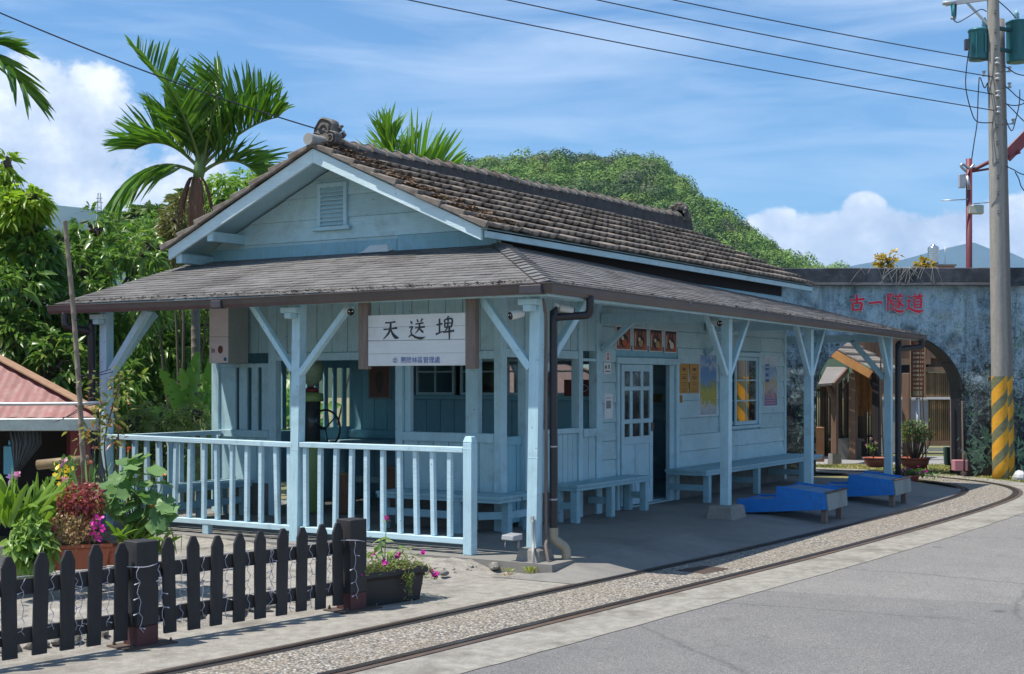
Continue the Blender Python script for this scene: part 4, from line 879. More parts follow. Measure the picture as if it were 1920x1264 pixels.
def write(mb, key, fn, u, v, size, wmul=1.0, d0=0.0, dstep=0.0003, t=0.002):
    """brush strokes as thin ribbons; fn(u, v, d)"""
    d = d0
    for st in STROKES[key]:
        P = []
        for i in range(len(st)-1):
            a = st[max(i-1, 0)]; b = st[i]; c = st[i+1]; e = st[min(i+2, len(st)-1)]
            for j in range(4):
                q = j/4; P.append([.5*((2*b[m])+(c[m]-a[m])*q+(2*a[m]-5*b[m]+4*c[m]-e[m])*q*q+(3*b[m]-a[m]-3*c[m]+e[m])*q**3) if m < 2 else b[m]+(c[m]-b[m])*q for m in range(3)])
        P.append(list(st[-1])); n = len(P); L = []; Rr = []
        for i, p in enumerate(P):
            a = P[max(i-1, 0)]; b = P[min(i+1, n-1)]; tx, ty = b[0]-a[0], b[1]-a[1]; l = math.hypot(tx, ty) or 1; nx, ny = -ty/l, tx/l
            w = p[2]*.5*wmul; L.append((p[0]+nx*w, p[1]+ny*w)); Rr.append((p[0]-nx*w, p[1]-ny*w))
        vs = [fn(u+x*size, v+y*size, d+t) for x, y in L]+[fn(u+x*size, v+y*size, d+t) for x, y in Rr]+[fn(u+x*size, v+y*size, d) for x, y in L]+[fn(u+x*size, v+y*size, d) for x, y in Rr]
        fs = []
        for i in range(n-1): fs += [(i, i+1, n+i+1, n+i), (i, 2*n+i, 2*n+i+1, i+1), (n+i, n+i+1, 3*n+i+1, 3*n+i)]
        fs += [(0, n, 3*n, 2*n), (n-1, 3*n-1, 4*n-1, 2*n-1)]
        mb.add(vs, fs); d += dstep
def font_text(mb, body, fn, u, v, size, align='LEFT', bold=0.0, t=0.0015):
    cu = bpy.data.curves.new('lettering', 'FONT'); cu.body = body; cu.size = size; cu.align_x = align; cu.offset = bold; cu.resolution_u = 3
    o = bpy.data.objects.new('lettering', cu); col.objects.link(o); dg = bpy.context.evaluated_depsgraph_get(); me = o.evaluated_get(dg).to_mesh()
    vs = [fn(u+p.co.x, v+p.co.y, t) for p in me.vertices]; fs = [tuple(p.vertices) for p in me.polygons]
    o.evaluated_get(dg).to_mesh_clear(); bpy.data.objects.remove(o); bpy.data.curves.remove(cu)
    if vs: mb.add(vs, fs)
# ------------------------------------------------------------------ hanging station sign
sx = -.115
SG = thing('station_sign', 'white hanging board with black brush characters between two weathered posts under the front eave', 'sign', (sx, 1.33, 1.83))
for y in (1.935, .64):
    mb = MB(); mb.box((sx-.035, y-.06, 1.805), (sx+.035, y+.06, 2.56)); mb.build('sign_post', M_oldwood, SG, .006)
mb = MB(); 
for z0, z1 in ((1.838, 1.958), (1.960, 2.086), (2.092, 2.222), (2.224, 2.345)): mb.box((sx-.028, .702, z0), (sx+.012, 1.873, z1))
mb.build('sign_board', simple('white sign paint', (.66, .655, .63), .6, .07, 3, .15, stretch=(8, .8, 8), dirt=(.4, .38, .34), dirt_amt=.35), SG, .002)
fS = lambda u, v, d: (sx-.029-d, -u, v)
for key, y, s in (('tian', 1.70, .21), ('song', 1.372, .20), ('pi', 1.045, .215)): mb = MB(); write(mb, key, fS, -y, 2.100, s, 1.15); mb.build('brush_character', M_ink, SG)
mb = MB(); font_text(mb, '蘭陽林區管理處', fS, -1.47, 1.868, .068, bold=.0003)
n = 20
for (r0, r1) in ((.027, .022),):
    V = [fS(-1.535+r*math.cos(2*math.pi*j/n), 1.892+r*math.sin(2*math.pi*j/n), .0015) for r in (r0, r1) for j in range(n)]; mb.add(V, [(j, (j+1) % n, n+(j+1) % n, n+j) for j in range(n)])
for a in (0.5, 1.57, 2.64, -1.0, -2.1): mb.add([fS(-1.535+.017*math.cos(a+da)*k, 1.892+.017*math.sin(a+da)*k, .0015) for da, k in ((-.3, 1), (.3, 1), (.25, .2), (-.25, .2))], [(0, 1, 2, 3)])
mb.build('small_writing', M_inkblue, SG)
# ------------------------------------------------------------------ advertising light box at the left corner of the wall
LB = thing('light_box', 'grey box sign with pinkish faded wood-grain front at the left corner of the station', 'sign box', (1.72, 5.5, 1.9))
M_lb = simple('faded pink sheet', (.84, .66, .64), .5, .12, 2, .05, stretch=(1, 1, 5)); M_lbg = simple('grey box metal', (.34, .33, .30), .55, .15, 4, .1)
mb = MB(); mb.box((1.50, 5.30, 1.905), (1.86, 5.62, 2.62)); mb.build('case', M_lbg, LB, .006)
mb = MB(); mb.box((1.494, 5.305, 1.91), (1.4995, 5.615, 2.23)); mb.box((1.494, 5.305, 2.236), (1.4995, 5.615, 2.61)); mb.build('front_panel', M_lb, LB)
mb = MB(); fB = lambda u, v, d: (1.4935-d, -u, v)
def disc(mb, fn, u, v, r, d, n=18, sx_=1.0):
    mb.add([fn(u+r*sx_*math.cos(2*math.pi*j/n), v+r*math.sin(2*math.pi*j/n), d) for j in range(n)], [tuple(range(n))])
disc(mb, fB, -5.43, 2.075, .05, .001, sx_=.85); mb.build('round_motif', flat('dark red print', (.18, .05, .03)), LB)
mb = MB(); font_text(mb, 'in', fB, -5.58, 2.04, .085, bold=.003); 
for i in range(4): mb.add([fB(-5.46+.012*i, 2.06+.012*i, .002), fB(-5.41+.01*i, 2.065+.012*i, .002), fB(-5.41+.01*i, 2.069+.012*i, .002), fB(-5.46+.012*i, 2.064+.012*i, .002)], [(0, 1, 2, 3)])
mb.build('lettering', flat('brown print', (.22, .09, .07)), LB)
mb = MB(); disc(mb, fB, -5.35, 1.955, .026, .001); mb.build('round_mark', flat('teal print', (.02, .2, .3)), LB)
# ------------------------------------------------------------------ posters and notices on the track-side wall
PW = YW-.032
fW = lambda u, v, d: (u, PW-d, v)
def sheet(nm, lab, cat, x0, x1, z0, z1, base, group=None):
    t = thing(nm, lab, cat, ((x0+x1)/2, PW, z0), 0, group); mb = MB(); mb.box((x0, PW, z0), (x1, PW+.018, z1)); mb.build('sheet', base, t); return t
def rects(t, nm, m, L, d=.0012):
    mb = MB()
    for i, (x0, x1, z0, z1) in enumerate(L): dd = d+.00012*i; mb.add([fW(x0, z0, dd), fW(x1, z0, dd), fW(x1, z1, dd), fW(x0, z1, dd)], [(0, 1, 2, 3)])
    mb.build(nm, m, t)
M_menu = simple('red brown print', (.30, .075, .04), .45, .5, 7, 0); M_dk = flat('dark print', (.025, .02, .02)); M_egg = flat('egg white print', (.7, .6, .45)); M_tan = flat('tan print', (.45, .28, .12)); M_or = flat('orange red print', (.55, .10, .03))
for i, (x0, x1, hint) in enumerate(((4.72, 5.14, 'leftmost'), (5.215, 5.635, 'second from left'), (5.72, 6.115, 'third from left'), (6.20, 6.59, 'rightmost'))):
    z0, z1 = 2.09-.004*i, 2.40-.003*i
    t = sheet('menu_poster', 'red food poster, %s of the four above the station door' % hint, 'poster', x0, x1, z0, z1, M_paper, 'food posters above the door')
    rects(t, 'print', M_menu, [(x0+.012, x1-.012, z0+.012, z1-.012)], .001)
    rects(t, 'dark_areas', M_dk, [(x0+.015, x1-.015, z1-.05, z1-.015), (x0+.14, x0+.18, z1-.13, z1-.05), (x0+.22, x0+.26, z1-.13, z1-.05)], .0016)
    mb = MB(); disc(mb, fW, (x0+x1)/2+.01, z0+.125, .085, .0022, 22, 1.35); mb.build('bowl', M_dk, t)
    mb = MB(); disc(mb, fW, (x0+x1)/2+(.03, .02, .05, .03)[i], z0+.10, .05, .0026, 16, 1.3); mb.build('noodles', (M_or, M_tan, M_tan, M_egg)[i], t)
    mb = MB(); disc(mb, fW, (x0+x1)/2-.03, z0+.155, .028, .003, 14, 1.3); mb.build('egg', M_egg, t)
    rects(t, 'side_text', M_egg, [(x0+.045, x0+.065, z0+.06, z1-.08)], .0014)
    rects(t, 'red_patch', M_or, [(x1-.14, x1-.02, z0+.02, z0+.10)], .0013)
M_yel = simple('ochre paper', (.47, .225, .035), .6, .08, 4, 0)
for x0, x1, lab in ((6.69, 7.0, 'ochre notice right beside the station door frame'), (7.045, 7.37, 'ochre notice between another ochre sheet and the blue poster')):
    t = sheet('notice', lab, 'notice', x0, x1, 1.505, 1.93, M_yel, 'ochre notices beside the door')
    rg = random.Random(int(x0*100)); L = [(x0+.1, x1-.1, 1.83, 1.87)]
    z = 1.80
    for i in range(9):
        z -= .03; a = rg.uniform(.04, .1)
        if i in (3, 6): continue
        L.append((x0+a, x1-a, z, z+(.018 if i == 2 else .008)))
    rects(t, 'printed_lines', flat('brown print lines', (.13, .05, .02)), L)
t = sheet('notice', 'tiny ochre slip under the two ochre notices', 'notice', 6.69, 6.79, 1.37, 1.48, M_yel); rects(t, 'printed_lines', flat('brown print lines', 0) if False else MATS['brown print lines'], [(6.72, 6.735, 1.39, 1.46), (6.75, 6.765, 1.39, 1.46)])
def art_poster(nm, lab, x0, x1, z0, z1, ramp_, seed):
    m, k, b, o = newmat(nm+' print'); ob = k.node('ShaderNodeTexCoord').outputs['Object']
    sep = k.node('ShaderNodeSeparateXYZ'); k.l.new(ob, sep.inputs[0])
    h = k.math('DIVIDE', sep.outputs[2], z1-z0)
    n = k.noise(k.mapping(ob, loc=(seed, 0, 0), scale=(1, 1, .55)), 9, 6, .7, .6)
    c = k.ramp(k.math('ADD', h, k.math('MULTIPLY', k.math('SUBTRACT', n, .5), .75)), ramp_)
    k.l.new(c, b.inputs['Base Color']); b.inputs['Roughness'].default_value = .4
    t = sheet(nm, lab, 'poster', x0, x1, z0, z1, M_paper); mb = MB(); mb.add([fW(x0+.012, z0+.012, .0012), fW(x1-.012, z0+.012, .0012), fW(x1-.012, z1-.012, .0012), fW(x0+.012, z1-.012, .0012)], [(0, 1, 2, 3)]); mb.build('print', m, t); return t
art_poster('painting_poster', 'tall blue and yellow painted landscape poster left of the station window', 7.40, 8.03, 1.168, 2.085, [(0, (.30, .36, .42)), (.17, (.45, .47, .45)), (.22, (.35, .30, .03)), (.38, (.40, .36, .05)), (.5, (.20, .24, .10)), (.58, (.10, .25, .45)), (.72, (.06, .19, .42)), (.82, (.40, .45, .5)), (.9, (.08, .22, .45)), (1, (.3, .42, .55))], 3)
t = art_poster('event_poster', 'tall pale blue event poster right of the station window near the far corner', 9.985, 10.59, 1.26, 2.08, [(0, (.10, .12, .35)), (.2, (.12, .12, .33)), (.27, (.4, .25, .2)), (.36, (.45, .45, .5)), (.45, (.45, .33, .06)), (.55, (.35, .45, .55)), (.75, (.15, .3, .5)), (.85, (.5, .55, .6)), (1, (.55, .6, .65))], 8)
rects(t, 'printed_lines', flat('pink print', (.5, .25, .25)), [(10.04, 10.5, 1.30+.045*i, 1.325+.045*i) for i in range(4)], .002)
rects(t, 'title', M_inkblue, [(10.04, 10.22, 1.92, 1.95), (10.04, 10.2, 1.86, 1.89), (10.04, 10.18, 1.75, 1.80), (10.04, 10.21, 1.66, 1.71)], .002)
t = sheet('small_notice', 'small red and white sticker left above the station door', 'notice', 4.43, 4.545, 1.94, 2.05, M_paper); rects(t, 'print', M_or, [(4.46, 4.52, 1.955, 1.985), (4.46, 4.52, 1.995, 2.01), (4.46, 4.52, 2.02, 2.04)])
t = sheet('small_notice', 'small white plate with dark pictograms left of the station door', 'notice', 4.385, 4.575, 1.775, 1.92, M_paper); rects(t, 'print', M_dk, [(4.41, 4.45, 1.84, 1.88), (4.50, 4.53, 1.84, 1.89), (4.41, 4.55, 1.80, 1.812)])
t = sheet('small_notice', 'white paper notice with a grey square hanging left of the station door', 'notice', 4.40, 4.62, 1.20, 1.52, M_paper); rects(t, 'print', flat('grey print', (.25, .25, .27)), [(4.44, 4.57, 1.33, 1.43), (4.43, 4.58, 1.46, 1.47)])
# ------------------------------------------------------------------ benches
def bench(lab, loc, slabs, legs, stretchers, planks='x'):
    t = thing('bench', lab, 'bench', loc, 0, 'blue benches along the station walls'); mb = MB()
    for (x0, y0, x1, y1, z) in slabs:
        if planks == 'x':
            n = max(2, round((y1-y0)/.11)); 
            for i in range(n): a = y0+(y1-y0)*i/n; b = y0+(y1-y0)*(i+1)/n; mb.box((x0, a+.002, z-.035), (x1, b-.002, z+rng.uniform(-.001, .001)))
        else:
            n = max(2, round((x1-x0)/.11))
            for i in range(n): a = x0+(x1-x0)*i/n; b = x0+(x1-x0)*(i+1)/n; mb.box((a+.002, y0, z-.035), (b-.002, y1, z+rng.uniform(-.001, .001)))
    mb.build('seat', M_bench, t, .004)
    mb = MB()
    for (x0, y0, x1, y1, z) in slabs:
        q = .03; mb.box((x0+.015, y0+.015, z-.075), (x1-.015, y0+.015+q, z-.036)); mb.box((x0+.015, y1-.015-q, z-.075), (x1-.015, y1-.015, z-.036)); mb.box((x0+.015, y0+.016+q, z-.075), (x0+.015+q, y1-.016-q, z-.036)); mb.box((x1-.015-q, y0+.016+q, z-.075), (x1-.015, y1-.016-q, z-.036))
    mb.build('seat_frame', M_bench, t, .003)
    for (x, y, zt) in legs: mb = MB(); mb.box((x-.045, y-.045, 0), (x+.045, y+.045, zt)); mb.build('leg', M_bench, t, .005)
    for (a, b) in stretchers: mb = MB(); mb.beam(a, b, .045, .085); mb.build('stretcher', M_bench, t, .004)
bench('short blue plank bench in front of the glazed door by the downpipe', (4, 1.3, 0), [(3.0, 1.20, 5.02, 1.56, .455)], [(3.08, 1.27, .38), (3.98, 1.27, .38), (4.93, 1.27, .38), (3.08, 1.5, .38), (4.93, 1.5, .38)], [((3.98, 1.31, .2), (3.98, 1.58, .2)), ((3.08, 1.31, .2), (3.08, 1.46, .2)), ((4.93, 1.31, .2), (4.93, 1.46, .2))])
bench('long blue plank bench under the station window and posters', (8.5, 1.2, 0), [(6.2, .94, 11.05, 1.575, .455)], [(6.4, 1.02, .38), (8.2, 1.0, .38), (10.2, 1.0, .38)], [((6.4, 1.06, .2), (6.4, 1.58, .2)), ((8.2, 1.04, .2), (8.2, 1.58, .2)), ((10.2, 1.04, .2), (10.2, 1.58, .2))])
bench('blue corner bench wrapping the front right corner of the waiting room', (1.7, 2.2, 0), [(1.40, 1.28, 1.895, 2.95, .43), (1.897, 1.28, 2.28, 1.55, .43)], [(1.47, 2.87, .355), (1.47, 1.85, .355), (1.75, 1.40, .355), (2.17, 1.38, .355)], [((1.47, 1.9, .2), (1.47, 2.83, .2)), ((1.79, 1.40, .2), (2.13, 1.38, .2)), ((1.5, 1.62, .2), (1.74, 1.44, .2))], 'y')
bench('blue bench along the side railing at the left end of the veranda', (1, 5.5, 0), [(.25, 5.2, 1.85, 5.7, .44)], [(.35, 5.28, .365), (1.0, 5.28, .365), (1.75, 5.28, .365), (.35, 5.63, .365), (1.75, 5.63, .365)], [((.40, 5.28, .2), (1.7, 5.28, .2))])
bench('plain dark blue bench against the inner wall of the waiting room', (4.3, 5.2, 0), [(4.1, 4.3, 4.62, 5.85, .84)], [(4.2, 4.4, .76), (4.2, 5.7, .76)], [((4.2, 4.45, .3), (4.2, 5.65, .3))])
# ------------------------------------------------------------------ inside the waiting room
MC = thing('hand_pump_machine', 'tall pale green vintage machine with black hand wheel and red cap in the entrance', 'machine', (2.55, 4.78, 0))
M_gr = simple('pale green enamel', (.28, .40, .13), .45, .15, 5, .05, dirt=(.15, .18, .08), dirt_amt=.4)
def lath(nm, prof, c, m, par, n=20): mb = MB(); mb.lathe(prof, c, n); return mb.build(nm, m, par)
lath('cabinet', [(.15, 0), (.17, .02), (.165, .80), (.15, .86), (.145, .88)], (2.55, 4.85, 0), M_gr, MC)
lath('glass_column', [(.11, .88), (.115, 1.42)], (2.55, 4.85, 0), simple('dark cylinder glass', (.05, .06, .06), .15, .3, 5, 0), MC)
lath('top_plate', [(.15, 1.42), (.155, 1.44), (.15, 1.52), (.08, 1.54)], (2.55, 4.85, 0), M_gr, MC)
lath('cap', [(.08, 1.54), (.09, 1.555), (.075, 1.59), (.02, 1.61)], (2.55, 4.85, 0), flat('dull red cap', (.22, .03, .03)), MC)
lath('globe', [(.03, 1.61), (.13, 1.70), (.16, 1.85), (.12, 1.97), (.02, 2.0)], (2.55, 4.85, 0), simple('frosted green globe', (.3, .4, .25), .3, .3, 4, 0), MC)
mb = MB(); mb.tube([(2.50+.0*math.cos(a), 4.58+.235*math.cos(a), 1.08+.235*math.sin(a)) for a in [2*math.pi*i/28 for i in range(29)]], .014, 8, False)
for a in (.3, 2.4, 4.5): mb.tube([(2.50, 4.58, 1.08), (2.50, 4.58+.235*math.cos(a), 1.08+.235*math.sin(a))], .009, 6)
mb.tube([(2.50, 4.58, 1.08), (2.55, 4.72, 1.08)], .02, 8); mb.build('hand_wheel', simple('black iron', (.02, .02, .022), .35, .3, 6, .05), MC)
for (x, y, r, h, lab) in ((2.6, 4.36, .15, .50, 'brown log stool beside the green machine in the waiting room'), (3.25, 4.05, .19, .56, 'brown log stool behind the front railing, right of the other log stool')):
    t = thing('log_stool', lab, 'stool', (x, y, 0), 0, 'log stools in the waiting room')
    lath('bark', [(r*1.02, 0), (r, .05), (r*1.03, h*.5), (r*.98, h)], (x, y, 0), M_wood, t, 18); lath('seat_top', [(r*.97, h), (r*.9, h+.012), (.001, h+.013)], (x, y, 0), simple('cut wood', (.35, .2, .1), .8, .3, 12, .2), t, 18)
t = thing('traffic_cone', 'orange and white traffic cone standing inside behind the corner bench', 'traffic cone', (2.75, 3.03, 0)); c = (2.75, 3.03, 0)
M_con = flat('cone orange', (.62, .09, .02), .4)
mb = MB(); mb.box((c[0]-.17, c[1]-.17, 0), (c[0]+.17, c[1]+.17, .03)); mb.build('base', M_con, t, .008)
for nm, z0, z1, m in (('lower_cone', .03, .40, M_con), ('reflective_band', .40, .55, M_white), ('upper_cone', .55, .70, M_con)): lath(nm, [(.14-.16*z0, z0), (.14-.16*z1, z1)], c, m, t)
t = thing('framed_picture', 'faded brown fish print in a pale frame on the waiting room partition', 'picture', (XP-.03, 5.35, 1.43))
mb = MB(); mb.box((XP-.04, 5.12, 1.42), (XP-.017, 5.53, 1.91)); mb.build('frame', flat('pale frame', (.25, .28, .28)), t, .004)
mb = MB(); mb.quad((XP-.0415, 5.15, 1.45), (XP-.0415, 5.50, 1.45), (XP-.0415, 5.50, 1.88), (XP-.0415, 5.15, 1.88)); mb.build('print', simple('brown print', (.30, .2, .13), .5, .25, 3, 0), t)
mb = MB(); fI = lambda u, v, d: (XP-.042-d, u, v); mb.add([fI(5.32+.07*math.sin(a)*(1+.3*math.cos(a)), 1.66+.17*math.cos(a), .001) for a in [2*math.pi*i/18 for i in range(18)]], [tuple(range(18))]); mb.build('fish_shape', flat('dark brown print', (.08, .05, .04)), t)
t = thing('framed_picture', 'small dark red framed board on the partition seen through the side opening', 'picture', (XP-.03, 2.2, 1.5)); 
mb = MB(); mb.box((XP-.11, 1.75, 1.487), (XP-.085, 2.25, 1.70)); mb.build('board', flat('dark red board', (.16, .03, .025)), t, .003); mb = MB(); mb.tube([(XP-.113, 2.0+.11*math.cos(a), 1.59+.05*math.sin(a)) for a in [2*math.pi*i/20 for i in range(21)]], .004, 5, False); mb.build('oval_mark', M_white, t)
# ------------------------------------------------------------------ cameras and lamp under the eaves
def cctv(lab, base, aim):
    t = thing('security_camera', lab, 'security camera', base); b = Vector(base); d = Vector(aim).normalized()
    mb = MB(); mb.tube([b, b+d*.05+Vector((0, 0, -.02))], .018, 10); mb.build('bracket', M_white, t)
    p = b+d*.04+Vector((0, 0, -.03)); mb = MB(); mb.tube([p, p+d*.01, p+d*.13, p+d*.14], [.03, .042, .042, .038], 14); mb.build('housing', flat('camera white', (.62, .60, .55), .4), t)
    mb = MB(); mb.tube([p+d*.1405, p+d*.15], .037, 14); mb.build('lens_face', flat('camera black glass', (.015, .01, .01), .15), t)
    mb = MB()
    sd = d.cross(Vector((0, 0, 1))).normalized()
    for s in (-1, 1): q = p+d*.151+sd*.018*s+Vector((0, 0, .008)); mb.tube([q, q+d*.002], .007, 8)
    mb.build('infrared_lamp', M_paper, t)
cctv('white bullet security camera with black face on the corner post', (-.065, .06, 2.37), (-.8, .45, -.22))
cctv('small white camera at the foot of the brace on the middle front post', (-.07, 2.20, 2.47), (-.5, -.6, -.25))
cctv('white camera tucked under the gutter right of the corner post', (.15, -.12, 2.42), (.55, -.6, -.2))
cctv('dark camera under the long eave between the corner post and the next post', (4.05, -.06, 2.44), (-.6, -.75, -.25))
t = thing('floodlight', 'small grey floodlight clamped to the foot of the corner post', 'floodlight', (-.16, .1, .12)); mb = MB(); mb.hexa([(-.26, .10, .20), (-.14, .06, .20), (-.12, .2, .20), (-.24, .24, .20), (-.25, .10, .245), (-.14, .06, .26), (-.12, .2, .26), (-.23, .24, .245)]); mb.build('head', flat('grey cast metal', (.3, .31, .32), .4), t, .006)
mb = MB(); mb.tube([(-.15, .1, .2), (-.15, .1, .12)], .012, 8); mb.tube([(-.22, .2, .2), (-.23, .2, .13)], .008, 6); mb.build('stand', flat('grey metal rod', (.25, .25, .26)), t)
# ------------------------------------------------------------------ blue boarding steps
M_bl = painted('strong blue paint', (.012, .19, .58), wear=(.16, .15, .14), amt=.9, vert=False, stain=(.03, .08, .22), stain_amt=.6, island=.03, rough=.5)
M_tread = painted('worn light blue tread', (.10, .22, .36), wear=(.2, .13, .08), amt=1.0, vert=False, stain=(.2, .12, .07), stain_amt=.6, island=.06)
M_endp = painted('rust streaked pale panel', (.17, .225, .235), wear=(.15, .08, .045), amt=1.0, stain=(.13, .085, .06), stain_amt=.85, island=.1)
def ramp_box(lab, x, y, rz, flip=False):
    """low end at +y, high end with legs at -y; local coords"""
    t = thing('boarding_step', lab, 'boarding step', (x, y, -.075), 0, 'blue boarding steps beside the track'); W = .84; h = W/2
    prof = [(.6, .08), (-.58, .175), (-.555, .375), (.0, .44), (.07, .44), (.085, .285), (.5, .262), (.58, .27)]
    for xx in (-h, h-.025): mb = MB(); mb.prism(prof, lambda a, b, d: (d, a, b), xx, xx+.025); mb.build('side_panel', M_bl, t, .004, local=True)
    mb = MB()
    for i in range(6): x0 = -h-.004+i*(W+.008)/6; x1 = x0+(W+.008)/6-.003; mb.hexa([(x0, -.60, .165), (x1, -.60, .165), (x1, -.584, .165), (x0, -.584, .165), (x0, -.582, .385), (x1, -.582, .385), (x1, -.557, .385), (x0, -.557, .385)])
    mb.build('end_panel', M_endp, t, .003, local=True)
    mb = MB(); mb.box((-h-.006, -.60, .372), (h+.006, -.548, .388)); mb.build('rusty_edge', M_rust, t, .003, local=True)
    mb = MB()
    for i in range(5): y0 = -.545+i*.118; z0 = .352+.013*i; mb.hexa([(-h+.026, y0, z0-.02), (h-.026, y0, z0-.02), (h-.026, y0+.1, z0-.008), (-h+.026, y0+.1, z0-.008), (-h+.026, y0, z0), (h-.026, y0, z0), (h-.026, y0+.1, z0+.012), (-h+.026, y0+.1, z0+.012)])
    for i in range(4): y0 = .095+i*.12; z0 = .25-.005*i; mb.box((-h+.026, y0, z0-.02), (h-.026, y0+.104, z0))
    mb.build('tread', M_tread, t, .003, local=True)
    mb = MB(); mb.box((-h+.026, .06, .16), (h-.026, .08, .415)); mb.build('riser', M_bl, t, local=True); mb = MB(); mb.box((-h+.026, .55, .09), (h-.026, .57, .25)); mb.build('riser', M_bl, t, local=True)
    for sx_ in (-1, 1):
        mb = MB(); mb.box((sx_*(h-.10)-.035, -.55, 0), (sx_*(h-.10)+.035, -.48, .19)); mb.build('leg', M_oldwood, t, .004, local=True)
        mb = MB(); mb.box((sx_*(h-.1)-.03, .42, .05), (sx_*(h-.1)+.03, .5, .12)); mb.build('foot', M_oldwood, t, local=True)
        mb = MB()
        for yy, zz in ((-.5, .33), (-.5, .21), (-.3, .36), (-.1, .39), (-.25, .19), (.2, .24), (.45, .22), (.5, .11), (.1, .15)): mb.box((sx_*(h+.0005)-.002, yy-.006, zz-.006), (sx_*(h+.0005)+.002, yy+.006, zz+.006))
        mb.build('nail_heads', M_rust, t, local=True)
    t.rotation_euler.z = rz; return t
ramp_box('strong blue wooden boarding step nearest the viewer, beside the track', 5.63, -.48, R(2))
ramp_box('strong blue wooden boarding step farther along, near the last veranda posts', 8.24, -.58, R(1))
# ------------------------------------------------------------------ leaves
def unit(a): return a/np.maximum(np.linalg.norm(a, axis=-1, keepdims=True), 1e-9)
def leaf_geo(P, D, L, W, droop=0.3, fold=0.25, seed=0, prof=((0, .12), (.3, 1), (.65, .8), (1, .03)), flat_up=0.6):
    P = np.asarray(P, float); D = unit(np.asarray(D, float)); n = len(P); r = np.random.default_rng(seed)
    L = np.broadcast_to(L, (n,)).astype(float); W = np.broadcast_to(W, (n,)).astype(float); dr = np.broadcast_to(droop, (n,)).astype(float)
    up = np.array([0, 0, 1.])[None]*flat_up+r.normal(0, .45, (n, 3)); S = unit(np.cross(D, up)); Nn = unit(np.cross(S, D))
    V = []
    for t, w in prof:
        c = P+D*(L*t)[:, None]; c[:, 2] -= dr*L*t*t
        h = (W*.5*w)[:, None]; V += [c-S*h+Nn*h*fold, c, c+S*h+Nn*h*fold]
    T = len(prof); V = np.stack(V, 1).reshape(-1, 3); base = (np.arange(n)*T*3)[:, None]
    q = []
    for i in range(T-1):
        a = i*3; q += [[a, a+1, a+4, a+3], [a+1, a+2, a+5, a+4]]
    F = (base[:, :, None]+np.array(q)[None]).reshape(-1, 4)
    return V, F
def disc_geo(P, Nrm, R_, seed=0, lobes=5, amp=.18, n=10, cup=.15):
    P = np.asarray(P, float); k = len(P); r = np.random.default_rng(seed); Nrm = unit(np.asarray(Nrm, float)); A = unit(np.cross(Nrm, r.normal(0, 1, (k, 3)))); B = np.cross(Nrm, A)
    R_ = np.broadcast_to(R_, (k,)); V = [P-Nrm*(R_*cup)[:, None]]
    for j in range(n):
        a = 2*math.pi*j/n; rr = 1+amp*math.cos(lobes*a)
        V.append(P+(A*math.cos(a)+B*math.sin(a))*(R_*rr*(1+r.normal(0, .08, k)))[:, None]+Nrm*(r.normal(0, .06, k)*R_)[:, None])
    V = np.stack(V, 1).reshape(-1, 3); base = (np.arange(k)*(n+1))[:, None, None]
    F = (base+np.array([[0, 1+j, 1+(j+1) % n] for j in range(n)])[None]).reshape(-1, 3); return V, F
def cat_geo(L):
    V = []; F = []; b = 0
    for v, f in L: V.append(v); F.append(f+b); b += len(v)
    return np.concatenate(V), np.concatenate(F)
def stems(name, lines, r, mat, parent, n=5):
    mb = MB()
    for p in lines: mb.tube(p, r if not isinstance(r, tuple) else [r[0]+(r[1]-r[0])*i/(len(p)-1) for i in range(len(p))], n)
    return mb.build(name, mat, parent, fixn=False)
G_strap = leafmat('strap leaf', (.13, .24, .02), (.22, .36, .04), rough=.35)
G_light = leafmat('light vine leaf', (.20, .33, .06), (.30, .44, .12))
G_mid = leafmat('mid green leaf', (.07, .16, .035), (.13, .25, .06))
G_blue = leafmat('grey green leaf', (.11, .23, .07), (.24, .39, .14), rough=.5)
G_red = leafmat('red coleus leaf', (.20, .03, .045), (.45, .11, .12), (.42, .27, .10), trans=.35, f3=.25)
G_dry = leafmat('dry seed stem', (.27, .18, .07), (.46, .33, .15), (.33, .10, .08), trans=.25, f3=.25)
G_pink = leafmat('pink petal', (.60, .16, .40), (.72, .32, .55), trans=.4)
G_mag = leafmat('magenta petal', (.55, .01, .30), (.70, .03, .42), trans=.3)
G_org = leafmat('orange petal', (.75, .06, .02), (.8, .12, .03), trans=.3)
G_yel = leafmat('yellow petal', (.75, .5, .02), (.8, .6, .05), trans=.3)
G_twig = leafmat('bronze leaf', (.16, .20, .05), (.30, .28, .07), (.35, .09, .03), f3=.35)
M_stem = simple('green stem', (.12, .19, .05), .6, .2, 9, 0)
M_twig = simple('brown twig', (.13, .09, .06), .8, .3, 9, .2)
M_terra = simple('terracotta plastic', (.40, .11, .05), .6, .15, 4, .1, dirt=(.22, .12, .08), dirt_amt=.5)
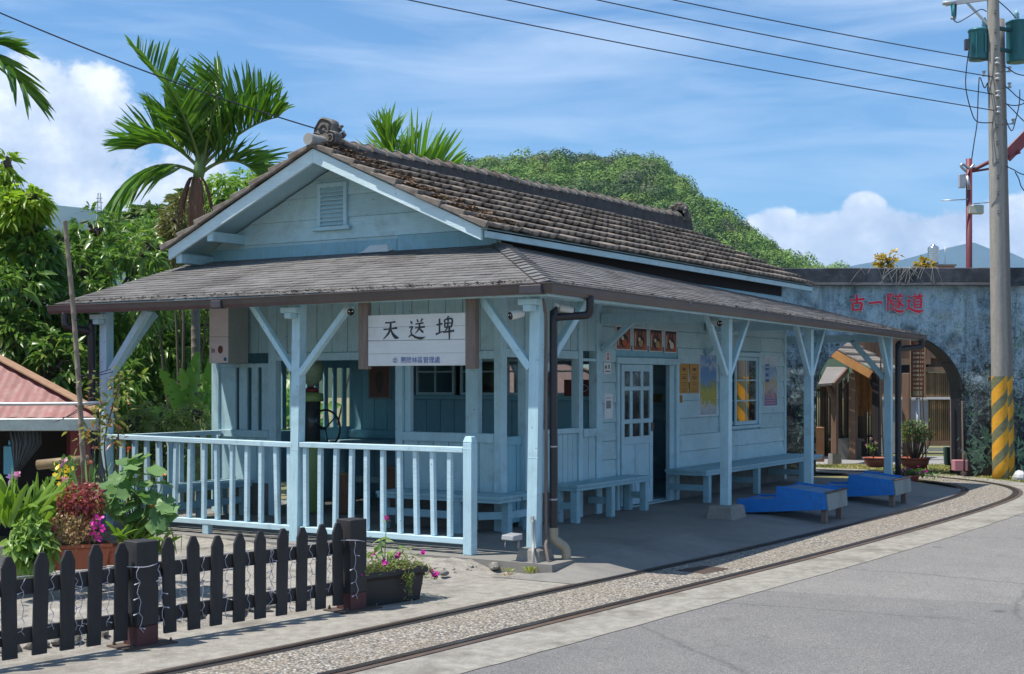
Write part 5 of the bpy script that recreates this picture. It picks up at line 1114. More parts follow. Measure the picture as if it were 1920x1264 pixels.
# ------------------------------------------------------------------ black picket fence
FA = Vector((-5.446, .624, 0)); FD = Vector((2.676, -.465, 0)).normalized(); FN = Vector((FD.y, -FD.x, 0))     # FN points to the road
if FN.y > 0: FN = -FN
FE = thing('picket_fence', 'low black picket fence with square posts along the track verge', 'fence', (-4.1, .4, -.1))
def fp(t, n, z): p = FA+FD*t+FN*n; return (p.x, p.y, z)
rg = random.Random(6)
for t in (-1.82, -1.62, -1.42, -1.22, -1.02, -.82, -.62, -.40, -.183, -.001, .199, .394, .588, .790, 1.18, 1.378, 1.564, 1.766, 1.959, 2.158, 2.347, 2.536, 2.714):
    w = .050; z0 = -.05+rg.uniform(-.006, .006); z1 = .605+rg.uniform(-.013, .013)-.003*t; tl = rg.uniform(-.018, .018)
    mb = MB(); poly = [(t-w, z0), (t+w, z0), (t+w+tl, z1-.07), (t+.018+tl, z1), (t-.018+tl, z1), (t-w+tl, z1-.07)]
    mb.prism(poly, lambda a, b, d: fp(a, d, b), 0.0, .022); mb.build('picket', M_black, FE, .003)
for z in (.395, .085):
    for a, b in ((-1.95, .865), (1.045, 2.775)): mb = MB(); mb.hexa([fp(a, -.03, z-.05), fp(b, -.03, z-.055), fp(b, -.002, z-.055), fp(a, -.002, z-.05), fp(a, -.03, z+.05), fp(b, -.03, z+.045), fp(b, -.002, z+.045), fp(a, -.002, z+.05)]); mb.build('cross_rail', M_black, FE, .003)
M_rp = simple('dark red primer', (.085, .028, .028), .7, .3, 5, .2)
for t in (.955, 2.865):
    h = .085; mb = MB(); mb.hexa([fp(t-h, .085, .04), fp(t+h, .085, .04), fp(t+h, -.085, .04), fp(t-h, -.085, .04), fp(t-h, .085, .61), fp(t+h, .085, .61), fp(t+h, -.085, .61), fp(t-h, -.085, .61)]); p_ = mb.build('fence_post', M_black, FE, .005)
    mb = MB(); h2 = .083; mb.hexa([fp(t-h2, .083, -.09), fp(t+h2, .083, -.09), fp(t+h2, -.083, -.09), fp(t-h2, -.083, -.09), fp(t-h2, .083, .039), fp(t+h2, .083, .039), fp(t+h2, -.083, .039), fp(t-h2, -.083, .039)]); mb.build('post_shoe', M_rp, p_, .003)
    mb = MB(); mb.hexa([fp(t-.19, .14, -.1), fp(t+.2, .14, -.1), fp(t+.2, -.12, -.1), fp(t-.19, -.12, -.1), fp(t-.19, .14, -.089), fp(t+.2, .14, -.089), fp(t+.2, -.12, -.089), fp(t-.19, -.12, -.089)])
    for a, b in ((-.15, .115), (.16, .115), (-.15, -.09)): mb.lathe([(.011, 0), (.011, .02), (.006, .021), (.006, .032), (.001, .033)], fp(t+a, b, -.089), 6, False)
    mb.build('base_plate', M_rust, p_)
# string lights
LI = thing('string_lights', 'thin white string light cable draped along the black picket fence', 'string lights', tuple(fp(1, .03, .4)))
M_cab = flat('white cable', (.42, .42, .48), .5); rg = random.Random(15)
main = [Vector(fp(-.6+i*.1, -.016+.006*math.sin(i*1.3), .452+.004*math.sin(i*2.1))) for i in range(36)]
for i, p in enumerate(main):
    if abs((p-FA).dot(FD)-.955) < .13 or abs((p-FA).dot(FD)-2.865) < .13: main[i] = p+FN*.125+Vector((0, 0, -.01*(i % 2)))
mb = MB(); mb.tube(smooth_path(main, 3), .0032, 5); mb.build('main_cable', M_cab, LI, fixn=False)
mb = MB(); mbb = MB()
for t in (-.09, .09, .295, .46, .50, .70, .86, 1.03, 1.09, 1.28, 1.46, 1.66, 1.86, 2.06, 2.08, 2.25, 2.45, 2.63, 2.80):
    n = .004 if not (.85 < t < 1.06 or 2.75 < t < 2.98) else .10
    Ld = rg.uniform(.32, .5); pts = []; k = 14
    for i in range(k): pts.append(Vector(fp(t+.012*math.sin(i*1.9+t*9)+rg.uniform(-.006, .006)+(.04*i/k if n > .05 else 0), n+.008*math.cos(i*2.3), .445-Ld*i/(k-1))))
    mb.tube(pts, .0026, 5)
    for i in (3, 6, 9, 12):
        p = pts[i]; a = rg.uniform(-1, 1); q = p+FD*(.03*(1 if a > 0 else -1))+Vector((0, 0, -.008)); mb.tube([p, q], .0028, 4); mbb.tube([q, q+(q-p)*.5], .0045, 5)
mb.build('hanging_cable', M_cab, LI, fixn=False); mbb.build('bulb', flat('clear bulb', (.7, .7, .72), .2), LI, fixn=False)
# ------------------------------------------------------------------ black planter with moss roses
PL = thing('planter', 'long black ribbed plastic planter at the end of the picket fence, full of moss roses', 'planter', (-2.2, .05, -.1))
M_plb = simple('black plastic', (.022, .021, .024), .5, .2, 5, .05, dirt=(.07, .065, .06), dirt_amt=.3)
PO = Vector((-2.60, .07, -.095)); PD = Vector((.93, -.22, 0)).normalized(); PN = Vector((-PD.y, PD.x, 0)); LN, WD, HT = .68, .27, .27
def pp(a, b, z): p = PO+PD*a+PN*b; return (p.x, p.y, PO.z+z)
mb = MB(); t_ = .03
mb.hexa([pp(t_, t_, 0), pp(LN-t_, t_, 0), pp(LN-t_, WD-t_, 0), pp(t_, WD-t_, 0), pp(0, 0, HT-.03), pp(LN, 0, HT-.03), pp(LN, WD, HT-.03), pp(0, WD, HT-.03)])
for i in range(36):
    a = .03+i*(LN-.06)/35
    mb.hexa([pp(a*.92+.028, t_-.006, .03), pp(a*.92+.036, t_-.006, .03), pp(a*.92+.036, t_+.001, .03), pp(a*.92+.028, t_+.001, .03), pp(a-.004, .001, HT-.04), pp(a+.004, .001, HT-.04), pp(a+.004, .008, HT-.04), pp(a-.004, .008, HT-.04)])
mb.build('box', M_plb, PL, .004)
mb = MB(); r_ = .02
for (a0, b0, a1, b1) in ((-r_, -r_, LN+r_, .0), (-r_, WD, LN+r_, WD+r_), (-r_, 0, 0, WD), (LN, 0, LN+r_, WD)): mb.hexa([pp(a0, b0, HT-.045), pp(a1, b0, HT-.045), pp(a1, b1, HT-.045), pp(a0, b1, HT-.045), pp(a0, b0, HT), pp(a1, b0, HT), pp(a1, b1, HT), pp(a0, b1, HT)])
mb.build('rim', M_plb, PL, .005)
mb = MB(); mb.hexa([pp(0, 0, .2), pp(LN, 0, .2), pp(LN, WD, .2), pp(0, WD, .2), pp(0, 0, HT-.02), pp(LN, 0, HT-.02), pp(LN, WD, HT-.02), pp(0, WD, HT-.02)]); mb.build('potting_soil', simple('potting soil', (.05, .035, .025), 1, .4, 20, .8), PL)
MRs = thing('moss_rose', 'low succulent moss roses with magenta flowers filling the black planter', 'flowers', (-2.25, .1, .16))
r = np.random.default_rng(31); n = 1500
a = r.uniform(-.02, LN+.16, n); b = r.uniform(-.03, WD+.05, n); hz = HT-.02+r.gamma(2, .022, n)*np.where(a > LN, .6, 1)-np.where(a > LN, (a-LN)*.8, 0)
P = np.array([pp(x, y, z) for x, y, z in zip(a, b, hz)]); D = r.normal(0, 1, (n, 3)); D[:, 2] = np.abs(D[:, 2])*.7+.1
V, F = leaf_geo(P, D, r.uniform(.02, .05, n), r.uniform(.008, .016, n), .2, .3, 1)
fast_mesh('leaves', V, F, leafmat('moss rose leaf', (.16, .23, .05), (.30, .34, .12), (.36, .26, .14), f3=.25), MRs)
fl = [(.02, .0, .02), (.28, .03, .05), (.30, .06, .06), (.50, .12, .10), (.46, .1, .08), (.70, .05, .10), (.30, .2, .11), (LN+.10, .03, -.06), (LN+.13, .0, -.08), (LN+.1, -.01, -.09), (-.01, -.02, .0)]
P = np.concatenate([np.array([pp(x+dx, y, HT+z+dz) for dx, dz in ((0, 0), (.012, .006), (-.01, .008), (0, .014))]) for x, y, z in fl]); V, F = disc_geo(P, np.tile([-.5, -.5, .7], (len(P), 1))+r.normal(0, .35, (len(P), 3)), .017, 2, 5, .12); fast_mesh('petals', V, F, G_mag, MRs)
P0_ = np.array(pp(.47, -.02, HT)); n = 120; P = P0_+np.stack([r.normal(0, .035, n), r.normal(-.02, .01, n), -.03-r.gamma(2, .03, n)], -1); V, F = leaf_geo(P, r.normal(0, 1, (n, 3)), .035, .012, .1, .3, 5); fast_mesh('trailing_leaves', V, F, MATS['moss rose leaf'], MRs)
GA = thing('globe_amaranth', 'tall single globe amaranth with one magenta ball flower rising from the black planter', 'flower', tuple(pp(.36, .13, HT)))
lines = [[pp(.36, .13, .22), pp(.365, .13, .45), pp(.38, .13, .66)], [pp(.36, .13, .25), pp(.28, .12, .36), pp(.22, .1, .42)], [pp(.37, .13, .25), pp(.45, .14, .36), pp(.52, .13, .42)], [pp(.36, .13, .3), pp(.33, .13, .42), pp(.31, .12, .5)]]
stems('stem', lines, (.006, .003), M_stem, GA)
P = []; D = []; Ls = []
for (x, y, z, dx, dz, l) in [(.365, .13, .47, -.8, .25, .12), (.365, .13, .48, .8, .3, .11), (.36, .13, .40, -.9, .1, .13), (.365, .13, .40, .6, -.1, .12), (.28, .12, .36, -.9, .2, .12), (.24, .1, .40, -.8, .5, .1), (.23, .1, .41, .1, .9, .12), (.22, .1, .41, -.9, -.2, .11), (.45, .14, .36, .4, .9, .12), (.5, .13, .41, .9, .2, .14), (.5, .13, .40, .8, -.3, .12), (.51, .13, .42, .3, .8, .1), (.36, .13, .33, -.7, .5, .12), (.37, .13, .32, .7, .4, .11), (.33, .13, .42, -.6, .7, .1), (.31, .12, .5, -.9, .2, .11), (.31, .12, .5, .6, .5, .1), (.40, .12, .3, .5, .5, .1), (.3, .12, .31, -.5, .6, .1), (.35, .08, .33, 0, .4, .11)]:
    P.append(pp(x, y, z)); d = PD*dx+PN*r.normal(-.2, .5); D.append((d.x, d.y, dz)); Ls.append(l)
V, F = leaf_geo(P, D, Ls, .045, .45, .3, 3); fast_mesh('leaves', V, F, leafmat('pale amaranth leaf', (.25, .36, .12), (.36, .46, .20)), GA)
P = r.normal(0, 1, (60, 3)); P = unit(P); C0_ = np.array(pp(.382, .13, .675)); V, F = leaf_geo(C0_+P*.008, P, .016, .008, 0, .2, 8); fast_mesh('flower_head', V, F, G_mag, GA)
P = [pp(.38, .13, .655)]*2; V, F = leaf_geo(P, [(PD.x, PD.y, .2), (-PD.x, -PD.y, .2)], .05, .018, .4, .2, 4); fast_mesh('bract', V, F, MATS['pale amaranth leaf'], GA)
# ------------------------------------------------------------------ garden behind the fence
def pot(lab, c, r0, r1, h, kind='flower_pot'):
    t = thing(kind, lab, 'flower pot', c); lath('body', [(r0, 0), (r0*1.03, .02), (r1*.95, h-.06), (r1*.95, h-.05)], c, M_terra, t, 24); lath('rim', [(r1*.96, h-.05), (r1*1.06, h-.048), (r1*1.07, h), (r1*.97, h), (r1*.93, h-.03), (.001, h-.04)], c, M_terra, t, 24); return t
def trough(lab, c, L_, W_, H_, rz):
    t = thing('trough_planter', lab, 'planter', c); co, si = math.cos(rz), math.sin(rz)
    q = lambda a, b, z: (c[0]+a*co-b*si, c[1]+a*si+b*co, c[2]+z); w, l = W_/2, L_/2; k = .03
    mb = MB(); mb.hexa([q(-l+k, -w+k, 0), q(l-k, -w+k, 0), q(l-k, w-k, 0), q(-l+k, w-k, 0), q(-l, -w, H_-.03), q(l, -w, H_-.03), q(l, w, H_-.03), q(-l, w, H_-.03)]); mb.build('body', M_terra, t, .006)
    mb = MB(); mb.hexa([q(-l-.015, -w-.015, H_-.029), q(l+.015, -w-.015, H_-.029), q(l+.015, w+.015, H_-.029), q(-l-.015, w+.015, H_-.029), q(-l-.015, -w-.015, H_), q(l+.015, -w-.015, H_), q(l+.015, w+.015, H_), q(-l-.015, w+.015, H_)]); mb.build('rim', M_terra, t, .004)
    mb = MB(); mb.hexa([q(-l+.02, -w+.02, H_+.001), q(l-.02, -w+.02, H_+.001), q(l-.02, w-.02, H_+.001), q(-l+.02, w-.02, H_+.001), q(-l+.02, -w+.02, H_+.008), q(l-.02, -w+.02, H_+.008), q(l-.02, w-.02, H_+.008), q(-l+.02, w-.02, H_+.008)]); mb.build('potting_soil', MATS['potting soil'], t); return t
AZ = math.atan2(RT.y, RT.x)
c = at(148, 1066, 10.9); trough('long terracotta trough planter behind the fence with red leaved plants', c, .47, .2, .20, AZ+R(22))
c1 = at(255, 1064, 11.2); pot('round terracotta pot behind the black fence post holding a broad leaved plant', c1, .09, .135, .25)
c2 = at(212, 1058, 11.0); pot('small terracotta pot between the long trough and the fence post', c2, .06, .085, .16)
# coleus
t = thing('coleus', 'bushy red coleus with pale dry seed stems in the long terracotta trough', 'plant', c); r = np.random.default_rng(5)
def blob(px, py, w, sx_, sy_, n, seed, sd=None):
    rr = np.random.default_rng(seed); d = unit(rr.normal(0, 1, (n, 3)))*(rr.random(n)**.4)[:, None]; c_ = np.array(at(px, py, w)); m = w/2560
    off = np.outer(d[:, 0]*sx_*m, np.array(RT))+np.outer(d[:, 1]*(sd or sx_*.8)*m, np.array(FWD)); off[:, 2] += d[:, 2]*sy_*m; return c_+off, d
P, d = blob(153, 940, 10.95, 46, 38, 900, 1); D = d+r.normal(0, .5, d.shape); V1 = leaf_geo(P, D, r.uniform(.02, .045, 900), .028, .3, .2, 2)
P, d = blob(88, 992, 10.8, 18, 14, 150, 9); V2 = leaf_geo(P, d+r.normal(0, .5, d.shape), .035, .028, .3, .2, 3)
V, F = cat_geo([V1, V2]); fast_mesh('leaves', V, F, G_red, t)
P, d = blob(140, 995, 10.85, 52, 38, 900, 2); D = r.normal(0, .5, d.shape)+[0, 0, .8]; V, F = leaf_geo(P, D, r.uniform(.02, .05, 900), .014, .2, .2, 4); fast_mesh('seed_stems', V, F, G_dry, t)
base = np.array(at(148, 1040, 10.9)); lines = [[Vector(base+np.array(RT)*u*.2), Vector(base+np.array(RT)*(u*.22+.02)+[0, 0, .15]), Vector(np.array(at(150+u*40, 950+20*abs(u), 10.9)))] for u in np.linspace(-1, 1, 16)]; stems('stem', lines, (.004, .002), M_twig, t)
t = thing('magenta_flowers', 'small spray of deep magenta flowers spilling at the right end of the trough', 'flowers', at(185, 985, 10.8)); P, d = blob(184, 990, 10.75, 16, 34, 34, 3); V, F = disc_geo(P, r.normal(0, .6, (34, 3))+[-.5, -.5, .4], .014, 3, 5, .15); fast_mesh('petals', V, F, G_mag, t)
# sweet potato vine
t = thing('vine_plant', 'pale green leafy vine spilling over to the ground left of the terracotta trough', 'plant', at(60, 1060, 10.6)); P, d = blob(60, 1022, 10.7, 46, 58, 480, 4, 26); D = d*[.6, .6, .3]+r.normal(0, .5, d.shape)+np.array(-FWD)*.5; V, F = leaf_geo(P, D, r.uniform(.05, .1, 480), r.uniform(.04, .075, 480), .5, .25, 6, ((0, .3), (.15, 1), (.55, .7), (1, .02))); fast_mesh('leaves', V, F, G_light, t)
# strap leaved lilies with pink flowers
def straps(nm, lab, px, py, w, n, lmin, lmax, wd, seed, mat=G_strap, lean=.55, droop=.5):
    t = thing(nm, lab, 'plant', at(px, py, w)); rr = np.random.default_rng(seed); P = np.array(at(px, py, w))+rr.normal(0, .05, (n, 3))*[1, 1, .2]; D = rr.normal(0, lean, (n, 3)); D[:, 2] = 1
    V, F = leaf_geo(P, D, rr.uniform(lmin, lmax, n), wd, rr.uniform(.1, droop, n), .35, seed, ((0, .5), (.25, .9), (.5, 1), (.75, .8), (.92, .4), (1, .02)), .2); fast_mesh('leaves', V, F, mat, t); return t
straps('strap_leaf_plant', 'clump of broad strap leaves with pink lilac flowers at the far left', 30, 985, 10.9, 30, .45, .72, .06, 11)
straps('strap_leaf_plant', 'clump of broad yellow green strap leaves just left of the red coleus', 80, 975, 11.2, 22, .38, .62, .055, 12)
straps('strap_leaf_plant', 'tuft of narrow yellow green strap leaves in front of the broad leaved pot plant', 232, 1015, 10.9, 22, .18, .34, .028, 13, lean=.8)
straps('strap_leaf_plant', 'fan of stiff grey green blades behind the red coleus', 168, 925, 11.8, 14, .25, .36, .022, 14, G_blue, .35, .1)
straps('strap_leaf_plant', 'short strap leaves crowding the round terracotta pot', 268, 1010, 11.15, 18, .15, .28, .035, 17, lean=.7)
def bloom(lab, pts, R_, mat, cat='flower', stemto=None, nm='flower'):
    t = thing(nm, lab, cat, at(*pts[0])); P = np.array([at(*p) for p in pts]); k = np.repeat(P, 7, 0); rr = np.random.default_rng(len(lab)); D = rr.normal(0, .8, k.shape)+[0, 0, .6]-np.array(FWD)*.3
    V, F = leaf_geo(k, D, R_, R_*.55, .2, .3, 3, ((0, .3), (.4, 1), (.75, .8), (1, .1))); fast_mesh('petals', V, F, mat, t)
    stems('stem', [[Vector(p), Vector(p)+Vector((.01, .02, -.12)), Vector(p)+Vector((.02, .05, -(stemto or .25)))] for p in P], .004, M_stem, t); return t
straps('strap_leaf_plant', 'loose green blades filling the gap behind the vine and the trough', 105, 1000, 11.4, 20, .3, .5, .045, 19, G_mid)
straps('strap_leaf_plant', 'bright upright blades right of the broad leaved pot plant stem', 300, 1035, 11.2, 16, .2, .38, .03, 20, G_strap, .6)
bloom('large pale pink lily flower among the strap leaves near the hut', [(33, 893, 10.85)], .055, G_pink)
bloom('lilac lily flower at the far left edge of the garden', [(20, 898, 10.85)], .055, leafmat('lilac petal', (.40, .25, .6), (.5, .35, .7)))
bloom('pink flowers on thin stems in front of the bamboo pole', [(120, 868, 11.4), (124, 900, 11.3)], .05, G_pink, 'flowers', nm='pink_flowers')
bloom('pink red spike flower below the thin twiggy shrub', [(178, 842, 11.6), (170, 870, 11.6)], .045, leafmat('salmon petal', (.5, .14, .14), (.55, .25, .2)), 'flowers', nm='pink_flowers')
t = thing('marigold', 'bushy patch with small yellow flowers between the hut and the bamboo pole', 'flowers', at(125, 900, 12)); P, d = blob(122, 895, 12.0, 26, 36, 160, 44); V, F = leaf_geo(P, d+[0, 0, .3], .07, .03, .3, .2, 2); fast_mesh('leaves', V, F, G_mid, t); P, d = blob(122, 885, 11.85, 24, 36, 26, 45); V, F = disc_geo(P, r.normal(0, .5, (26, 3))-np.array(FWD), .022, 2); fast_mesh('petals', V, F, G_yel, t)
# broad leaved (nasturtium like) plant
t = thing('broad_leaf_plant', 'tall plant with broad lobed grey green leaves and orange flowers in the round terracotta pot', 'plant', c1); n = 84
P, d = blob(258, 922, 11.15, 66, 76, n, 21); keep = ~((P-np.array(at(320, 985, 11.1)))@np.array(RT) > 9); Nn = d*.5+[-.1, .1, .9]-np.array(FWD)*.35+r.normal(0, .4, (n, 3)); V, F = disc_geo(P, Nn, r.uniform(.04, .085, n), 4, 5, .14, 15, .12); fast_mesh('leaves', V, F, G_blue, t)
P2, d2 = blob(305, 965, 11.0, 22, 34, 18, 22); V, F = disc_geo(P2, d2*.4+[0, 0, .6]-np.array(FWD)*.7, r.uniform(.045, .075, 18), 5, 5, .14, 15, .12); fast_mesh('leaves', V, F, G_blue, t)
stems('stem', [[c1+Vector((0, 0, .2)), (c1+Vector(p))/2+Vector((0, 0, .05)), Vector(p)] for p in np.concatenate([P[:40], P2[:8]])], (.007, .003), M_stem, t)
bloom('orange red flowers held above the broad lobed leaves', [(241, 842, 11.1), (308, 892, 11.0), (285, 950, 10.95)], .026, G_org, 'flowers', nm='orange_flowers')
# thin twiggy shrub with bronze leaves
t = thing('twiggy_shrub', 'thin twiggy shrub with bronze tipped leaves climbing in front of the left veranda post', 'shrub', at(205, 900, 11.6))
L_ = [[at(205, 920, 11.6), at(196, 830, 11.6), at(212, 760, 11.6), at(228, 700, 11.6)], [at(200, 920, 11.6), at(185, 820, 11.6), at(190, 760, 11.6), at(180, 715, 11.6)], [at(207, 915, 11.6), at(222, 830, 11.6), at(215, 770, 11.6), at(226, 725, 11.6)], [at(200, 920, 11.6), at(160, 830, 11.55), at(166, 808, 11.5)]]
L_ = [smooth_path(p, 5) for p in L_]; stems('stem', L_, (.009, .004), M_twig, t); P = []; rg = random.Random(4)
for p in L_:
    for q in p[5:]:
        for _ in range(5): P.append(q+Vector((rg.gauss(0, .06), rg.gauss(0, .06), rg.gauss(0, .05))))
P = np.array(P); V, F = leaf_geo(P, r.normal(0, 1, (len(P), 3))*[1, 1, .5], r.uniform(.04, .085, len(P)), r.uniform(.02, .035, len(P)), .3, .2, 9); fast_mesh('leaves', V, F, G_twig, t)
# grey blocks at the left edge, log under the hut edge
for i, (px, py, w_, h_, lab) in enumerate(((10, 1060, .30, .17, 'grey cement block at the left edge under the strap leaves'), (45, 1092, .24, .22, 'light cement slab standing left of the pale vine'))):
    p = at(px, py, 10.9+.1*i); mb = MB(); a = Vector(RT)*w_/2; b = Vector(FWD)*.1; mb.hexa([p-a-b, p+a-b, p+a+b, p-a+b]+[v+Vector((0, 0, h_)) for v in (p-a-b, p+a-b, p+a+b, p-a+b)]); tag(mb.build('cement_block', M_conc, None, .008), lab, 'block')
mb = MB(); mb.tube([at(70, 872, 12.4), at(165, 862, 12.4)], .045, 12); tag(mb.build('bamboo_log', simple('bamboo skin', (.22, .15, .075), .5, .3, 6, .1)), 'thick horizontal bamboo log crossing in front of the hut wall', 'bamboo')
# weeds by the downpipe foot
for i, (x, y, n, h, lab) in enumerate(((-.27, -.10, 30, .17, 'yellow green weed tuft growing beside the corner post pedestal'), (-.55, -.02, 12, .08, 'small dry orange weed on the broken cement near the corner'), (-.30, .12, 14, .09, 'tiny weed in the crack left of the corner pedestal'))):
    t = thing('weed', lab, 'weed', (x, y, -.07)); rr = np.random.default_rng(60+i); P = np.array([x, y, -.08])+rr.normal(0, .025, (n, 3))*[1, 1, 0]; D = rr.normal(0, .5, (n, 3)); D[:, 2] = 1; V, F = leaf_geo(P, D, rr.uniform(.5, 1, n)*h, .012, .4, .2, i); fast_mesh('leaves', V, F, leafmat('weed leaf', (.25, .32, .05), (.4, .4, .1)) if i != 1 else G_dry, t)
# ------------------------------------------------------------------ red tin hut and bamboo pole
HU = thing('tin_hut', 'small hut with faded red corrugated tin roof and grey gutter left of the veranda', 'hut', at(-40, 900, 13.9))
M_tin = simple('faded red tin', (.19, .038, .034), .55, .35, 2.2, .1, dirt=(.32, .19, .165), dirt_amt=.45, dirt_scale=4.5, stretch=(1.5, 1.5, .6))
E1 = at(182, 773, 13.6); E0 = at(-420, 778, 13.9); AP = at(-290, 520, 15.6); U = (E1-E0).normalized(); Lh = (E1-E0).length
Mid = E0+U*((AP-E0).dot(U)); Sd = (AP-Mid)
V = []; F = []; n = 240; am = (AP-E0).dot(U)
for i in range(n+1):
    s = i/n*Lh; lim = (s/am) if s < am else (Lh-s)/(Lh-am); nz = .005*math.sin(s*2*math.pi/.19)
    nr = U.cross(Sd).normalized()
    for q in (-.02, 1.0): V.append(E0+U*s+Sd*(lim*q if q > 0 else -.03)+nr*nz)
F = [(2*i, 2*i+2, 2*i+3, 2*i+1) for i in range(n)]
mb = MB(); mb.smooth = True; mb.add(V, F); mb.build('roof', M_tin, HU, fixn=False)
mb = MB(); EB = at(120, 760, 17.0); mb.add([E1, AP, EB, AP+Vector(FWD)*.3, E0, E0+Vector(FWD)*3.4], [(0, 2, 3, 1), (4, 1, 3, 5), (2, 5, 3)]); mb.build('roof_back', M_tin, HU, fixn=False)
mb = MB(); mb.beam(E1+Vector((0, 0, .02)), AP+Vector((0, 0, .03)), .13, .022); mb.build('hip_board', simple('orange timber', (.36, .21, .12), .7, .25, 5, .2, stretch=(2, 2, 6)), HU, .003)
mb = MB(); mb.tube([at(-400, 760, 13.45), at(150, 757, 13.45), at(192, 755, 13.45)], .018, 10); mb.build('rail_pipe', M_steel, HU)
mb = MB(); a = at(-400, 786, 13.5); b_ = at(180, 784, 13.5); dz = Vector((0, 0, -.125)); f_ = Vector(FWD)*.1; mb.hexa([a+dz, b_+dz, b_+dz+f_, a+dz+f_, a, b_, b_+f_, a+f_]); mb.build('gutter', simple('zinc gutter', (.30, .34, .33), .4, .3, 3, .05, metal=.3), HU, .008)
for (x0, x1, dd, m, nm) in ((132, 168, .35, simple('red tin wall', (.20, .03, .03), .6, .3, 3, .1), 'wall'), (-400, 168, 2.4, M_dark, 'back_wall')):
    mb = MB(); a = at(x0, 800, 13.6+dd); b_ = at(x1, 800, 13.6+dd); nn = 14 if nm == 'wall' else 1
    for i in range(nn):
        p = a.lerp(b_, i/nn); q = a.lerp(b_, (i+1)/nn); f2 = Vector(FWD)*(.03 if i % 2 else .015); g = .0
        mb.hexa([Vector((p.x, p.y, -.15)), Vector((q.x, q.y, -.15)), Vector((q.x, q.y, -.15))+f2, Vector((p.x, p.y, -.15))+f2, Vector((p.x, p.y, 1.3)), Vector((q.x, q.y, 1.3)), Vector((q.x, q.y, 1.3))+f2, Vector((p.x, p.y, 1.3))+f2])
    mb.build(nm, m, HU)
mb = MB(); a = at(160, 800, 13.97); g = (at(125, 800, 16)-a); mb.hexa([Vector((a.x, a.y, -.15)), Vector((a.x, a.y, -.15))+Vector(RT)*.03, Vector((a.x, a.y, -.15))+Vector(RT)*.03+g, Vector((a.x, a.y, -.15))+g, Vector((a.x, a.y, 1.3)), Vector((a.x, a.y, 1.3))+Vector(RT)*.03, Vector((a.x, a.y, 1.3))+Vector(RT)*.03+g, Vector((a.x, a.y, 1.3))+g]); mb.build('side_wall', MATS['red tin wall'], HU)
t = thing('plastic_tarp', 'dark grey gathered plastic sheet hanging from the hut eave', 'tarp', at(40, 800, 13.7)); mb = MB(); n = 26
top = [at(12+i*2.6, 800+2*math.sin(i*1.7), 13.75+.04*math.sin(i*2.2)) for i in range(n)]; midl = [at(20+i*2.3 if i < 13 else 24+i*2.2, 832, 13.72+.05*math.sin(i*2.0)) for i in range(n)]; bot = [at(27+i*.4, 885, 13.7+.03*math.sin(i*2.2)) for i in range(n)]
mb.smooth = True; mb.add(top+midl+bot, [(j*n+i, j*n+i+1, (j+1)*n+i+1, (j+1)*n+i) for j in range(2) for i in range(n-1)]); mb.build('sheet', simple('grey plastic film', (.12, .12, .11), .35, .4, 6, .2), t, fixn=False)
mb = MB(); p = at(6, 890, 14.2); mb.hexa([p, p+Vector(RT)*.12, p+Vector(RT)*.12+Vector(FWD)*.1, p+Vector(FWD)*.1]+[v+Vector((0, 0, .3)) for v in (p, p+Vector(RT)*.12, p+Vector(RT)*.12+Vector(FWD)*.1, p+Vector(FWD)*.1)]); mb.tube([p+Vector(RT)*.06+Vector(FWD)*.05+Vector((0, 0, .3)), p+Vector(RT)*.06+Vector(FWD)*.05+Vector((0, 0, .36))], .025, 10); tag(mb.build('blue_canister', flat('light blue plastic', (.10, .35, .5), .4), None, .01), 'light blue canister standing inside the dark hut', 'canister')
t = thing('bamboo_pole', 'slender leaning bamboo pole tied in front of the veranda eave by the hut', 'pole', at(158, 872, 12.2)); mb = MB(); N_ = 14; rr_ = []
pa, pb = at(122, 414, 12.2), at(160, 900, 12.2); ptsb = []; rads = []
for i in range(N_):
    u = i/N_; 
    for du, rad in ((0, .0295-.006*(1-u)), (.004, .026-.006*(1-u)), (.065, .026-.006*(1-u))): ptsb.append(pa.lerp(pb, min(1, u+du))+Vector(RT)*.012*math.sin(u*4)); rads.append(rad)
mb.tube(ptsb, rads, 10); mb.build('culm', simple('dry bamboo', (.24, .185, .14), .6, .25, 6, .15, stretch=(6, 6, .5)), t)
for (a, b_) in (((150, 705, 12.18), (208, 692, 12.3)), ((150, 707, 12.18), (212, 697, 12.3)), ((140, 600, 12.18), (150, 597, 12.2)), ((100, 792, 13.3), (156, 766, 12.18)), ((156, 762, 12.18), (196, 752, 12.4)), ((108, 790, 13.3), (156, 760, 12.18))): mb = MB(); mb.tube(sag(at(*a), at(*b_), .01, 8), .004, 5); mb.build('tie_wire', flat('dark wire', (.03, .03, .035), .5), t, fixn=False)
